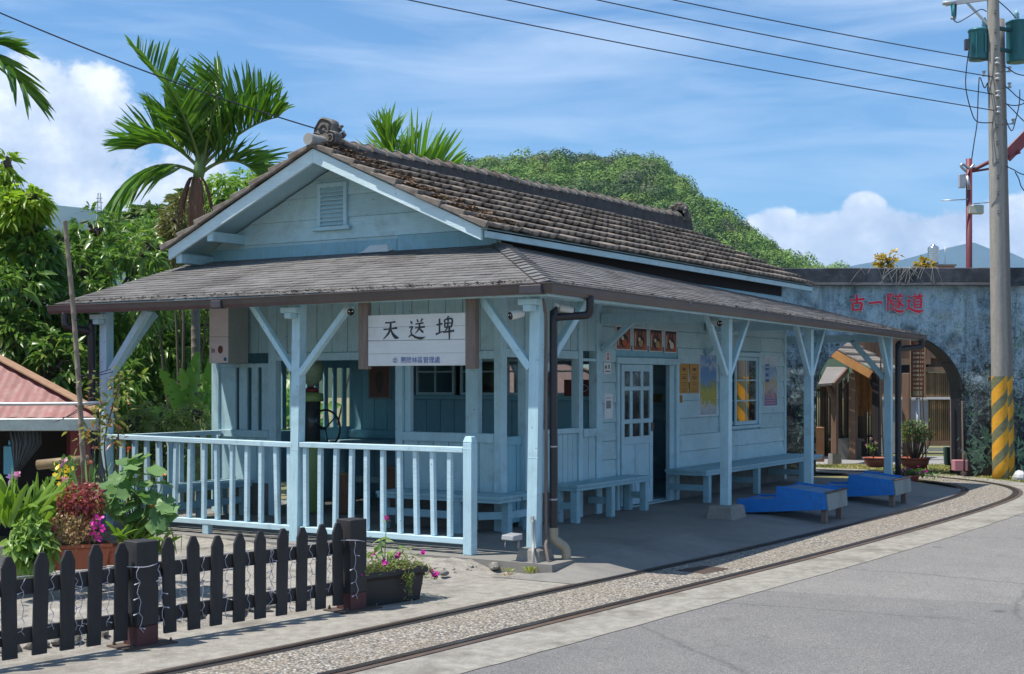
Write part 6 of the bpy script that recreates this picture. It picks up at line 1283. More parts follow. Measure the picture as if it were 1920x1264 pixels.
# ------------------------------------------------------------------ painted tunnel wall
TO = at(1668, 712, 25.9); TO.z = 0
def tw(u, w, z): p = TO+RT*u+FWD*w; return (p.x, p.y, z)
TW = thing('tunnel_wall', 'high concrete wall painted with rocks and leaves, wide arch and red characters above it', 'wall', tuple(TO+Vector((0, 0, -.1))))
def mural():
    m, k, b, o = newmat('rock mural'); ob = k.node('ShaderNodeTexCoord').outputs['Object']; sp = k.node('ShaderNodeSeparateXYZ'); k.l.new(ob, sp.inputs[0])
    n1 = k.noise(ob, 1.1, 6, .65, .6); n2 = k.noise(ob, 5.5, 6, .7, .8); n3 = k.noise(ob, 22, 5, .75, .5)
    v = k.node('ShaderNodeTexVoronoi', ins={'Scale': 3.2}); k.l.new(k.mix(.3, ob, k.noise(ob, 3, 4, .6, 0, 1)), v.inputs['Vector'])
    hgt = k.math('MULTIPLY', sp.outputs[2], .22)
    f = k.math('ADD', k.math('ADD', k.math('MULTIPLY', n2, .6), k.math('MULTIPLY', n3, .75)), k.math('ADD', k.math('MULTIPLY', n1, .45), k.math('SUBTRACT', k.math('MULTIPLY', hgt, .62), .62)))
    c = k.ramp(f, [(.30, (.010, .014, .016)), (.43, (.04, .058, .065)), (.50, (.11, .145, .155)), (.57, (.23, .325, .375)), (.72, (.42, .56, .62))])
    sc_ = k.node('ShaderNodeSeparateColor'); k.l.new(v.outputs['Color'], sc_.inputs[0]); rk = k.math('MULTIPLY', k.math('MULTIPLY', k.ramp(v.outputs['Distance'], [(.10, (1, 1, 1)), (.42, (0, 0, 0))]), k.ramp(sc_.outputs[0], [(.40, (0, 0, 0)), (.55, (1, 1, 1))])), k.ramp(n3, [(.38, (.4, .4, .4)), (.6, (1, 1, 1))]))
    c = k.mix(k.math('MULTIPLY', rk, .85), c, (.018, .024, .026))
    gr = k.ramp(k.noise(ob, 8.5, 6, .75, 1.0), [(.57, (0, 0, 0)), (.64, (1, 1, 1))])
    c = k.mix(k.math('MULTIPLY', gr, .7), c, k.ramp(n3, [(.4, (.03, .08, .04)), (.65, (.16, .27, .17))]))
    c = k.mix(1.0, c, k.ramp(k.noise(k.mapping(ob, scale=(2.2, 2.2, .3)), 1.3, 7, .75, 1.2), [(.36, (.6, .61, .61)), (.52, (1, 1, 1))]), 'MULTIPLY')
    br = k.ramp(k.noise(ob, 1.6, 4, .6), [(.56, (0, 0, 0)), (.68, (1, 1, 1))])
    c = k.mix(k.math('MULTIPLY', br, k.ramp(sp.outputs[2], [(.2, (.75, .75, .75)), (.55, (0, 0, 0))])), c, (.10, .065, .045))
    k.l.new(c, b.inputs['Base Color']); b.inputs['Roughness'].default_value = .85
    bp = k.node('ShaderNodeBump', ins={'Strength': .7, 'Distance': .04}); k.l.new(n2, bp.inputs['Height']); k.l.new(bp.outputs[0], b.inputs['Normal']); MATS['mural'] = m
mural()
M_cap = simple('blackened concrete', (.055, .06, .068), .95, .5, 4, .6, dirt=(.14, .155, .17), dirt_amt=.5, dirt_scale=3)
def archz(u): return 1.42+1.20*math.sqrt(max(0, 1-(u/1.40)**2)) if abs(u) < 1.4 else -.15
us = sorted(set(list(np.round(np.linspace(-4.2, -1.4, 40), 4))+list(np.round(1.4*np.sin(np.linspace(-math.pi/2, math.pi/2, 61)), 4))+list(np.round(np.linspace(1.4, 8.5, 100), 4))))
nz = 46; V = []; ncol = 0; cols = []
def relief(u, z):
    a = vnoise(np.array([u+20.]), np.array([z+7.]), 3.4, 41)[0]; b = vnoise(np.array([u+20.]), np.array([z+7.]), 9, 42)[0]; e = max(0, a-.60)*.20*(.3+.7*min(1, max(0, z/3)))
    if -1.05 < u < .85 and z > 2.72: e *= .1
    return e+.02*b
lists = []
for i, u in enumerate(us):
    if abs(abs(u)-1.4) < 1e-3: lists.append((u, (-.15, ))) if False else None
    lists.append((u, archz(u) if abs(u) < 1.3999 else -.15))
F = []
for i, (u, zb) in enumerate(lists):
    for j in range(nz+1):
        z = zb+(3.5-zb)*j/nz; d = relief(u, z)
        if abs(u) < 1.45 and z < archz(u)+.12: d *= .3
        V.append(tw(u, -d, z))
for i in range(len(lists)-1):
    u0, u1 = lists[i][0], lists[i+1][0]
    for j in range(nz):
        a = i*(nz+1)+j; b = (i+1)*(nz+1)+j
        F.append((a, b, b+1, a+1))
V = np.array(V)
# columns at the jambs are full height: drop the faces that would cut across the opening
ok = []
for f in F:
    c = np.mean([[(Vector(V[q])-TO).dot(RT), V[q][2]] for q in f], axis=0)
    ok.append(not (abs(c[0]) < 1.399 and c[1] < archz(c[0])-.002))
F = [f for f, k_ in zip(F, ok) if k_]
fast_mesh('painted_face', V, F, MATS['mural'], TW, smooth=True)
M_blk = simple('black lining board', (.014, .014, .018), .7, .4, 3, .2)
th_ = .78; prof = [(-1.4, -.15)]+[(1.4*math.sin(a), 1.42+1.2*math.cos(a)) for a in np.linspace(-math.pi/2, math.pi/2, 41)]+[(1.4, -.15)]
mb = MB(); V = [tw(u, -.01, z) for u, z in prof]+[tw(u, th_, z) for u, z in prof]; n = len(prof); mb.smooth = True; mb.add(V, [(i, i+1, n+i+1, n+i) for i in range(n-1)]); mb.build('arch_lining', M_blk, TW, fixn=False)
# loose black edging board with pale edge on the right of the arch
mb = MB()
for a0, a1, dd in ((.50, 1.02, 0), (1.03, 1.5, .1)):
    for i in range(6):
        p = a0+(a1-a0)*i/6; q = a0+(a1-a0)*(i+1)/6; f_ = lambda a, r: (r*1.4*math.sin(a), 1.42+r*1.2*math.cos(a))
        (u0, z0), (u1, z1), (u2, z2), (u3, z3) = f_(p, .985), f_(q, .985), f_(q, .97), f_(p, .97)
        mb.hexa([tw(u0, -.06, z0), tw(u1, -.06, z1), tw(u2, -.06, z2), tw(u3, -.06, z3), tw(u0, .6, z0), tw(u1, .6, z1), tw(u2, .6, z2), tw(u3, .6, z3)])
mb.hexa([tw(1.18, .05, .1), tw(1.36, .0, .1), tw(1.36, .04, .1), tw(1.18, .09, .1), tw(1.16, .05, 1.30), tw(1.345, .0, 1.34), tw(1.345, .04, 1.34), tw(1.16, .09, 1.30)]); mb.build('edging_board', M_blk, TW)
mb = MB(); mb.beam(tw(1.385, -.03, -.12), tw(1.365, -.03, 1.30), .03, .03); mb.beam(tw(1.165, .0, .12), tw(1.155, .0, 1.34), .018, .018); mb.build('edge_strip', M_oldwood, TW)
mb = MB(); mb.hexa([tw(-4.2, -.14, 3.5), tw(8.5, -.14, 3.5), tw(8.5, .85, 3.5), tw(-4.2, .85, 3.5), tw(-4.2, -.15, 3.80), tw(8.5, -.15, 3.83), tw(8.5, .85, 3.83), tw(-4.2, .85, 3.80)])
mb.hexa([tw(-4.2, -.19, 3.47), tw(8.5, -.19, 3.47), tw(8.5, -.141, 3.47), tw(-4.2, -.141, 3.47), tw(-4.2, -.17, 3.53), tw(8.5, -.17, 3.53), tw(8.5, -.141, 3.53), tw(-4.2, -.141, 3.53)]); mb.build('coping', M_cap, TW, .015)
for (a, b) in ((-4.2, -1.42), (1.42, 8.5)):
    mb = MB(); z1 = 3.49; mb.hexa([tw(a, .3, -.15), tw(b, .3, -.15), tw(b, th_, -.15), tw(a, th_, -.15), tw(a, .3, z1), tw(b, .3, z1), tw(b, th_, z1), tw(a, th_, z1)]); mb.build('wall_core', M_cap, TW)
mb = MB(); mb.hexa([tw(-1.42, .3, 2.64), tw(1.42, .3, 2.64), tw(1.42, th_, 2.64), tw(-1.42, th_, 2.64), tw(-1.42, .3, 3.49), tw(1.42, .3, 3.49), tw(1.42, th_, 3.49), tw(-1.42, th_, 3.49)]); mb.build('wall_core', M_cap, TW)
# red characters with a pale rim
fT = lambda u, v, d: tw(u, -.085-d, v)
mb = MB(); mb2 = MB()
for key, px, s in (('gu', 1589, .31), ('yi', 1626, .26), ('sui', 1659, .34), ('dao', 1695, .34)):
    u = (px-1668)/98.8; v = 1.7-(582-712)/98.8-.02+(.03 if key == 'yi' else 0)
    write(mb2, key, fT, u, v, s, 2.1, 0, .0003, .002); write(mb, key, fT, u, v, s, 1.35, .008, .0004, .003)
mb2.build('character_rim', flat('pale rim paint', (.62, .52, .58)), TW, fixn=False); mb.build('red_characters', simple('bright red paint', (.72, .012, .035), .5, .1, 5, .05), TW, fixn=False)
# painted leaves on the mural
r = np.random.default_rng(77); P = []; D = []; Ls = []
for (px, py, n, sz) in ((1830, 865, 30, .35), (1845, 830, 26, .35), (1815, 780, 12, .2), (1808, 750, 8, .15), (1850, 745, 10, .16), (1905, 770, 22, .24), (1905, 850, 22, .34), (1900, 640, 14, .2), (1845, 700, 8, .14), (1790, 620, 12, .14), (1860, 600, 14, .14), (1500, 810, 16, .16), (1497, 780, 12, .14), (1502, 860, 22, .26), (1812, 840, 14, .26), (1480, 700, 10, .14), (1580, 560, 8, .1), (1760, 560, 10, .1), (1800, 560, 10, .12)):
    for i in range(n*2):
        a = r.uniform(0, 2*math.pi) if sz < .25 else r.uniform(.2, math.pi-.2); u = (px-1668)/98.8+r.normal(0, .04+sz*.22); v = 1.7-(py-712)/98.8+r.normal(0, .05+sz*.25)
        P.append(tw(u, -.17-r.uniform(0, .015), v)); d = RT*math.cos(a)-FWD*.08; D.append((d.x, d.y, math.sin(a))); Ls.append(sz*r.uniform(.25, .62))
P = np.array(P); D = np.array(D); S_ = unit(np.cross(D, np.array(FWD))); L_ = np.array(Ls)[:, None]; V = np.stack([P, P+D*L_*.4+S_*L_*.13, P+D*L_, P+D*L_*.4-S_*L_*.13], 1).reshape(-1, 3)+np.repeat(np.arange(len(P)), 4)[:, None]*np.array(FWD)[None]*-.00012
F = np.arange(len(P)*4).reshape(-1, 4); fast_mesh('painted_leaves', V, F, leafmat('painted leaf', (.07, .14, .08), (.17, .29, .19), (.30, .40, .32), trans=0, rough=.8, f3=.2), TW)
# roots hanging over the coping, dry grass
mb = MB(); rg = random.Random(12)
for i in range(34):
    u = rg.gauss(.0, .42); s = rg.uniform(-.5, .5); z = 3.81; L_ = rg.uniform(.1, .42); p0 = tw(u, -.155, z); mb.tube(smooth_path([tw(u-.1*s, -.05, 3.83), p0, tw(u+s*.3, -.175, z-L_*.4), tw(u+s*.6, -.18, z-L_)], 4), .0035, 4)
t = thing('hanging_roots', 'pale dry roots hanging over the dark coping above the red characters', 'roots', tw(0, -.1, 3.8)); mb.build('roots', flat('dry root', (.30, .29, .27)), t, fixn=False)
# ------------------------------------------------------------------ utility poles with their gear
def polemat(nm, c1, h0):
    m, k, b, o = newmat(nm); ob = k.node('ShaderNodeTexCoord').outputs['Object']; sp = k.node('ShaderNodeSeparateXYZ'); k.l.new(ob, sp.inputs[0]); x, y, z = sp.outputs
    n = k.noise(k.mapping(ob, scale=(6, 6, .7)), 4, 6, .65); n2 = k.noise(ob, 14, 4, .6)
    conc = k.ramp(k.math('ADD', k.math('MULTIPLY', n, .7), k.math('MULTIPLY', n2, .3)), [(.35, tuple(q*.7 for q in c1)), (.65, c1)])
    ang = k.math('DIVIDE', k.math('ARCTAN2', y, x), 2*math.pi); sw = k.math('FRACT', k.math('ADD', k.math('MULTIPLY', z, 2.05), k.math('MULTIPLY', ang, -2)))
    band = k.math('GREATER_THAN', k.math('ADD', sw, k.math('MULTIPLY', k.math('SUBTRACT', n2, .5), .06)), .56)
    st = k.mix(band, k.ramp(n2, [(.3, (.60, .27, .012)), (.7, (.72, .36, .02))]), k.ramp(n2, [(.3, (.11, .12, .06)), (.7, (.19, .19, .10))]))
    st = k.mix(k.ramp(n, [(.62, (0, 0, 0)), (.72, (.5, .5, .5))]), st, (.3, .28, .22))
    k.l.new(k.mix(k.math('LESS_THAN', z, h0), conc, st), b.inputs['Base Color']); b.inputs['Roughness'].default_value = .8
    bp = k.node('ShaderNodeBump', ins={'Strength': .3, 'Distance': .01}); k.l.new(n2, bp.inputs['Height']); k.l.new(bp.outputs[0], b.inputs['Normal']); return m
UP = thing('utility_pole', 'tall grey concrete utility pole with yellow and black striped foot and transformers', 'utility pole', at(1877, 897, 24.9))
b0 = at(1877, 900, 24.9); b1 = at(1860, -120, 24.9); ax = (b1-b0).normalized()
def pole_at(py): t = (897-py)/(897+120); return b0.lerp(b1, t)
def conepole(nm, p, q, r0, r1, m, par):
    mb = MB(); mb.tube([Vector(p).lerp(Vector(q), i/20) for i in range(21)], [r0+(r1-r0)*i/20 for i in range(21)], 28); return mb.build(nm, m, par)
conepole('shaft', b0-Vector((0, 0, .2)), b1, .150, .098, polemat('pole concrete', (.36, .33, .285), 1.86), UP)
M_clamp = flat('pole step metal', (.16, .16, .15), .5)
for py in (22, 58, 88, 235, 266, 300, 330, 360, 395):
    p = pole_at(py); mb = MB(); q = p-FWD*.118-RT*.005; mb.beam(q-RT*.03, q+RT*.03, .012, .012); mb.beam(q-RT*.025+Vector((0, 0, -.05)), q+RT*.025+Vector((0, 0, -.05)), .02, .03); mb.build('pole_step', M_clamp, UP)
M_porc = flat('grey porcelain', (.42, .42, .43), .25)
def spool(p, s=1.0, par=None):
    mb = MB(); mb.lathe([(.012*s, -.06*s), (.04*s, -.05*s), (.04*s, -.025*s), (.022*s, -.02*s), (.022*s, .02*s), (.04*s, .025*s), (.04*s, .05*s), (.012*s, .06*s)], p, 12); return mb.build('insulator', M_porc, par or UP)
ins = {}
for py in (117, 146, 178, 208): p = pole_at(py)-FWD*.14+RT*.01; spool(p, 1.1); ins[py] = p; mb = MB(); mb.beam(p+Vector((0, 0, .07)), p+Vector((0, 0, .07))+FWD*.1, .03, .012); mb.beam(p-Vector((0, 0, .07)), p-Vector((0, 0, .07))+FWD*.1, .03, .012); mb.build('bracket', M_clamp, UP)
for px, py in ((1845, 138), (1893, 130), (1893, 160), (1900, 228)): p = at(px, py, 24.9); spool(p, .9); mb = MB(); mb.tube([p+Vector((0, 0, -.04)), at(1872, py+6, 24.9)], .01, 6); mb.build('bracket', M_clamp, UP)
M_teal = simple('teal transformer paint', (.018, .15, .17), .4, .12, 4, .05, dirt=(.05, .14, .14), dirt_amt=.3)
def transformer(lab, px, py0, py1, w, r_, off):
    c = at(px, py1, w); h = (py1-py0)*w/2560; t = thing('transformer', lab, 'transformer', c, 0, 'transformers on the pole')
    lath('tank', [(r_*.6, .0), (r_*.97, .01), (r_, .03), (r_, h-.05), (r_*1.02, h-.045)], c, M_teal, t, 28); lath('lid', [(r_*1.08, h-.045), (r_*1.08, h-.02), (r_*.9, h), (.001, h+.02)], c, M_teal, t, 28)
    mb = MB(); mb.lathe([(.05, h), (.055, h+.03), (.035, h+.05), (.06, h+.07), (.035, h+.10), (.055, h+.12), (.03, h+.17), (.012, h+.22)], c+off, 14); mb.build('bushing', flat('pale blue porcelain', (.22, .42, .48), .25), t)
    mb = MB(); 
    for z in (h*.25, h*.75): mb.beam(c+Vector((0, 0, z)), Vector((*(pole_at(py1)).xy, c.z+z)), .09, .05)
    mb.build('hanger', flat('dark teal bracket', (.01, .07, .085)), t)
    mb = MB(); 
    for s in (-1, 1): q = c-FWD*(r_+.005)+RT*s*r_*.5; mb.beam(q+Vector((0, 0, h*.2)), q+Vector((0, 0, h*.8)), .012, .03)
    mb.build('rib', M_teal, t); return t, c, h
T1, c1_, h1_ = transformer('smaller teal transformer can on the left side of the utility pole', 1834, 55, 114, 25.0, .17, RT*.11+FWD*-.02)
transformer('larger teal transformer can on the right of the utility pole at the frame edge', 1908, 40, 118, 25.2, .20, RT*-.02)
mb = MB(); q = at(1815, 83, 24.75); mb.hexa([q+RT*a+FWD*b+Vector((0, 0, z)) for z in (-.10, .1) for a, b in ((-.05, 0), (.045, 0), (.045, .08), (-.05, .08))]); mb.build('connection_box', flat('dark grey box', (.05, .055, .07), .4), T1, .01)
mb = MB(); mb.beam(at(1772, 8, 24.9), at(1874, -6, 24.9), .06, .07); mb.beam(at(1812, 4, 24.9), at(1856, 50, 24.9), .025, .04); mb.build('crossarm', flat('pale steel', (.45, .46, .47), .4), UP)
CF = thing('cutout_fuse', 'teal fuse cutout hanging under the crossarm left of the pole', 'fuse', at(1786, 10, 24.8)); p = at(1786, 8, 24.8)
mb = MB(); mb.tube([p, p+Vector((.0, 0, -.26))+RT*.02], .035, 10); mb.build('tube', flat('teal porcelain', (.05, .28, .30), .3), CF)
mb = MB(); mb.tube([at(1768, 6, 24.8), at(1792, 5, 24.8)], .04, 8); mb.tube([at(1783, 34, 24.8), at(1792, 34, 24.8)], .03, 8); mb.build('clamp', flat('pale fitting', (.4, .42, .42), .4), CF); mb = MB(); mb.tube([p+RT*.06+Vector((0, 0, .0)), p+RT*.05+Vector((0, 0, -.24))], .02, 8); mb.build('barrel', flat('dark fitting', (.07, .05, .04)), CF)
UP2 = thing('utility_pole', 'second concrete utility pole hiding close behind the transformer pole', 'utility pole', at(1889, 893, 25.7))
conepole('shaft', at(1889, 896, 25.7), at(1873, 37, 25.7), .135, .10, polemat('pole concrete darker', (.22, .205, .185), 1.88), UP2)
# wires
M_wire = flat('black wire', (.02, .022, .03), .5)
def wire(lab, pts, r_, nm='power_line', grp=None, cat='cable'):
    mb = MB(); mb.tube(pts, r_, 5); return tag(mb.build(nm, M_wire, None, fixn=False), lab, cat, grp)
for (py, px1, py1, w1, lab) in ((208, 380, -62, 22, 'lowest of the four black power lines crossing the sky to the pole'), (178, 560, -75, 22, 'second lowest of the four power lines crossing the sky'), (146, 700, -88, 22, 'third of the four power lines counted from the lowest'), (117, 800, -100, 22, 'uppermost of the four power lines running to the pole')):
    end = pole_at(py)-RT*.06-FWD*.1 if py != 117 else at(1814, 108, 24.9)
    if py == 117: end = pole_at(113)-RT*.1
    far = at(px1-900, py1-230, 16.5); wire(lab, sag(end, far, .18, 30), .0095, 'power_line', 'power lines to the pole')
wire('thin black cable sloping down from the upper left to the roof ridge ornament', [*sag(at(-220, -75, 13.5), at(598, 243, 15.1), .10, 30), at(606, 247, 15.2)], .008, 'service_cable')
rg = random.Random(3)
for lab, L_ in (('slack black loop cable hanging left of the pole from the transformer', [(1817, 92), (1812, 130), (1811, 165), (1820, 205), (1832, 228), (1862, 230)]), ('twisted cable dropping from the pole to the red mast', [(1836, 145), (1834, 180), (1832, 230), (1826, 270), (1822, 298)]), ('short jumper cable under the crossarm', [(1787, 36), (1796, 42), (1815, 32), (1838, 18), (1850, 22)]), ('tangled jumper cable left of the pole beside the insulators', [(1838, 145), (1846, 165), (1852, 155), (1852, 170), (1856, 178)]),
               ('thick cable running off to the right edge from the pole', [(1880, 122), (1890, 128), (1905, 138), (1922, 142)]), ('cable running down right from the upper insulator to the edge', [(1882, 160), (1895, 170), (1908, 182), (1925, 192)]), ('cable slanting steeply down to the right edge from the pole', [(1884, 192), (1898, 205), (1912, 220), (1926, 233)]), ('hanging jumper loop at the right edge near the lower insulator', [(1912, 168), (1911, 195), (1905, 222), (1898, 245), (1890, 235), (1886, 222)]), ('lower pair of cables leaving the pole for the right edge', [(1886, 312), (1900, 318), (1912, 325), (1925, 329)]), ('dark loop cable hanging below the lower cables on the right', [(1903, 322), (1910, 335), (1915, 350), (1924, 362)]), ('thin cable from the pole top down to the right edge', [(1872, 2), (1890, 18), (1905, 34)]), ('cable sloping right from the middle of the pole', [(1886, 195), (1900, 198), (1915, 196), (1925, 190)])):
    wire(lab, smooth_path([at(x, y, 24.7+rg.uniform(-.05, .05)) for x, y in L_], 6), .010, 'jumper_cable')
RM = thing('steel_mast', 'dark red steel mast with slanting arm and boxes rising behind the tunnel wall', 'mast', at(1817, 730, 30))
M_maroon = simple('maroon steel', (.17, .035, .045), .5, .25, 4, .1, dirt=(.2, .09, .07), dirt_amt=.4)
mb = MB(); mb.tube([at(1817, 730, 30), at(1817, 298, 30)], .068, 14); mb.build('column', M_maroon, RM)
mb = MB(); mb.tube([at(1822, 320, 30), at(1850, 306, 30), at(1890, 290, 30)], .045, 10); mb.tube([at(1822, 322, 30), at(1890, 311, 30)], .025, 8); mb.beam(at(1886, 295, 30), at(1945, 235, 30), .06, .26); mb.beam(at(1886, 293, 30), at(1912, 283, 30), .06, .12); mb.build('arm', M_maroon, RM, .01)
mb = MB(); q = at(1805, 352, 29.9); mb.hexa([q+RT*a+FWD*b+Vector((0, 0, z)) for z in (0, .30) for a, b in ((-.07, 0), (.07, 0), (.07, .1), (-.07, .1))]); mb.build('grey_box', flat('grey enclosure', (.35, .37, .42), .4), RM, .01)
mb = MB(); q = at(1830, 401, 29.9); mb.hexa([q+RT*a+FWD*b+Vector((0, 0, z)) for z in (0, .2) for a, b in ((-.16, 0), (.18, 0), (.18, .16), (-.16, .16))]); mb.build('beige_box', flat('beige enclosure', (.5, .49, .38), .4), RM, .02)
mb = MB(); mb.tube([at(1765, 376, 29.9), at(1815, 374, 29.9)], .012, 6); mb.tube([at(1825, 382, 29.9), at(1860, 379, 29.9)], .012, 6); mb.tube(smooth_path([at(1812, 322, 29.9), at(1802, 312, 29.9), at(1806, 308, 29.9), at(1818, 316, 29.9), at(1826, 308, 29.9)], 4), .03, 8); mb.tube([at(1814, 330, 29.85), at(1817, 356, 29.85)], .035, 8); mb.build('fittings', M_steel, RM)
# rooftop water tank on a brick parapet, thin rod
BR = thing('brick_building', 'far low brick building behind the tunnel wall carrying the water tank', 'building', at(1760, 560, 90)); p0 = at(1728, 560, 90); p1 = at(1790, 560, 90)
mb = MB(); z1 = at(0, 499, 90).z; mb.hexa([p0, p1, p1+FWD*6, p0+FWD*6]+[Vector((v.x, v.y, z1)) for v in (p0, p1, p1+FWD*6, p0+FWD*6)]); mb.build('wall', simple('brick red', (.33, .13, .09), .9, .2, 2, .1), BR)
mb = MB(); mb.hexa([Vector((v.x, v.y, z1+.005)) for v in (p0-RT*.1-FWD*.1, p1+RT*.1-FWD*.1, p1+RT*.1+FWD*6, p0-RT*.1+FWD*6)]+[Vector((v.x, v.y, z1+.12)) for v in (p0-RT*.1-FWD*.1, p1+RT*.1-FWD*.1, p1+RT*.1+FWD*6, p0-RT*.1+FWD*6)]); mb.build('parapet', M_concd, BR)
WT = thing('water_tank', 'shiny stainless steel water tank standing on the far brick building', 'water tank', at(1750, 497, 91)); c = at(1750, 495, 91); M_ss = simple('stainless steel', (.62, .64, .66), .22, .1, 3, .02, metal=1)
pr = []; 
for i in range(9): z = .08+i*.115; pr += [(.35, z), (.365, z+.03), (.365, z+.08), (.35, z+.11)]
lath('tank_body', [(.3, .0)]+pr+[(.3, 1.16), (.12, 1.24), (.12, 1.30), (.001, 1.31)], c, M_ss, WT, 24); mb = MB(); mb.tube([at(1772, 498, 91), at(1772, 462, 91)], .02, 6); mb.build('vent_rod', M_steel, WT)
# ------------------------------------------------------------------ things seen through the arch
M_cedar = simple('cedar boards', (.145, .085, .055), .75, .35, 3, .3, stretch=(4, 4, .6), island=.25); M_cedar2 = simple('pale cedar boards', (.235, .15, .09), .75, .3, 3, .3, stretch=(4, 4, .6), island=.25)
M_or_t = simple('orange barge timber', (.50, .24, .075), .6, .25, 4, .2, dirt=(.25, .12, .05), dirt_amt=.4); M_bam = simple('bamboo slats', (.21, .135, .06), .6, .3, 6, .15, island=.35); M_bamd = simple('old dark bamboo', (.115, .072, .042), .7, .35, 6, .2, island=.4)
X_ = Vector((1, 0, 0)); Y_ = Vector((0, 1, 0)); Zv = Vector((0, 0, 1))
PV = thing('pavilion', 'open wooden pavilion with grey tiled roof and orange gable board behind the arch', 'pavilion', at(1640, 860, 30.8))
E1_ = at(1632, 694, 30); LEN = 2.3; RUN, RISE = 1.75, 1.0
mb = MB(); nC = 6
for c in range(nC):
    a, b_ = c/nC, (c+1)/nC; nseg = 46
    for i in range(nseg):
        x = i/nseg*LEN; x2 = (i+1)/nseg*LEN; h = .03*abs(math.sin(i*math.pi/2)); P_ = lambda xx, t, hh: E1_+X_*(xx+(-.12*0))+Y_*RUN*t+Zv*(RISE*t+hh)
        mb.add([P_(x, a-.01, .05+h), P_(x2, a-.01, .05+h), P_(x2, b_, .02), P_(x, b_, .02), P_(x, a-.01, .0), P_(x2, a-.01, .0)], [(0, 1, 2, 3), (4, 5, 1, 0)])
mb.add([E1_+Y_*RUN+Zv*RISE, E1_+Y_*RUN+Zv*RISE+X_*LEN, E1_+Y_*RUN*2+X_*LEN, E1_+Y_*RUN*2], [(0, 1, 2, 3)])
mb.build('tile_roof', simple('pale grey tile', (.27, .24, .205), .9, .25, 4, .4), PV, fixn=False)
mb = MB(); o_ = -X_*.03-Zv*.10; mb.beam(E1_+o_-Y_*.02, E1_+o_+Y_*RUN+Zv*RISE, .04, .17); mb.build('barge_board', M_or_t, PV); mb = MB(); mb.beam(E1_+X_*.2-Zv*.12, E1_+X_*LEN-Zv*.12, .05, .16); mb.build('eave_beam', M_cedar2, PV)
for (px, w) in ((1643, 30.2), (1600, 31.2), (1700, 31.0)): p = at(px, 860, w); mb = MB(); mb.box((p.x-.08, p.y-.08, -.13), (p.x+.08, p.y+.08, 1.85)); mb.build('post', M_cedar if px != 1643 else M_dark, PV, .01)
mb = MB(); mb.beam(at(1644, 745, 30.2), at(1632, 712, 30.2), .06, .07); mb.build('brace', M_dark, PV)
mb = MB(); rg = random.Random(5)
for i in range(26): px = 1600+i*1.65; p = at(px, 0, 31.4); z0 = at(px, 772+rg.uniform(-12, 10), 31.4).z; mb.box((p.x-.018, p.y-.02, z0), (p.x+.018, p.y+.02, 1.95))
mb.build('bark_curtain', simple('bark strips', (.27, .13, .035), .8, .4, 6, .4, island=.35), PV)
BF = thing('bamboo_fence', 'fence of upright dark bamboo stakes with gaps behind the pavilion', 'fence', at(1590, 860, 32.5)); mb = MB()
for i in range(84): px = 1520+i*1.58+rg.uniform(-.4, .4); p = at(px, 0, 32.6+rg.uniform(-.05, .05)); mb.tube([(p.x, p.y, -.13), (p.x+rg.uniform(-.03, .03), p.y, 1.75+rg.uniform(-.15, .1))], .0115+rg.uniform(0, .004), 6)
mb.build('stakes', M_bamd, BF, fixn=False); mb = MB()
for z in (.35, 1.45): mb.beam(Vector((*at(1518, 0, 32.66).xy, z)), Vector((*at(1654, 0, 32.66).xy, z)), .04, .06)
mb.build('cross_rail', M_cedar, BF)
BT = thing('ticket_booth', 'little gabled wooden booth with grey shingled roof at the left of the arch', 'booth', at(1565, 860, 29.5)); w = 29.4
mb = MB(); a = at(1534, 720, w); b_ = at(1561, 718, w); c = at(1588, 688, w+.9); d = at(1550, 688, w+.9); e = at(1600, 716, w+1.6); f = at(1590, 716, w+1.8)
t_ = Vector((0, 0, -.05)); mb.hexa([a+t_, b_+t_, c+t_, d+t_, a, b_, c, d]); mb.hexa([b_+RT*.001+t_, at(1602, 715, w+1.0)+t_, at(1602, 700, w+1.9)+t_, c+t_, b_, at(1602, 715, w+1.0)+Zv*.0, at(1602, 700, w+1.9), c]) if False else None
mb.build('roof', simple('silver grey shingle', (.21, .195, .185), .9, .2, 3, .4), BT); mb = MB(); mb.beam(b_+t_*1.2+RT*.02, c+t_*1.2+RT*.02, .05, .12); mb.build('barge_board', M_cedar, BT)
p = at(1565, 860, w+.15); mb = MB(); mb.box((p.x-.065, p.y-.065, 0.1), (p.x+.065, p.y+.065, 1.65)); mb.beam(at(1565, 755, w+.1), at(1552, 722, w+.1), .07, .08); mb.build('post', M_cedar, BT, .01)
mb = MB(); mb.hexa([at(1536, 726, w+.1), at(1566, 726, w+.1), at(1566, 726, w+.2), at(1536, 726, w+.2), at(1536, 719, w+.1), at(1566, 719, w+.1), at(1566, 719, w+.2), at(1536, 719, w+.2)]); mb.build('eave_beam', M_cedar2, BT)
mb = MB(); mb.lathe([(.16, -.13), (.14, .1)], (p.x, p.y, 0), 4, False); mb.build('footing', M_concd, BT)
mb = MB(); q = at(1528, 866, 28.5); mb.hexa([q, q+RT*.20, q+RT*.20+FWD*.3, q+FWD*.3]+[v+Zv*.72 for v in (q, q+RT*.20, q+RT*.20+FWD*.3, q+FWD*.3)]); tag(mb.build('plywood_box', simple('plywood', (.25, .125, .06), .7, .2, 4, .1), None, .01), 'plain brown plywood box standing left in the arch', 'box')
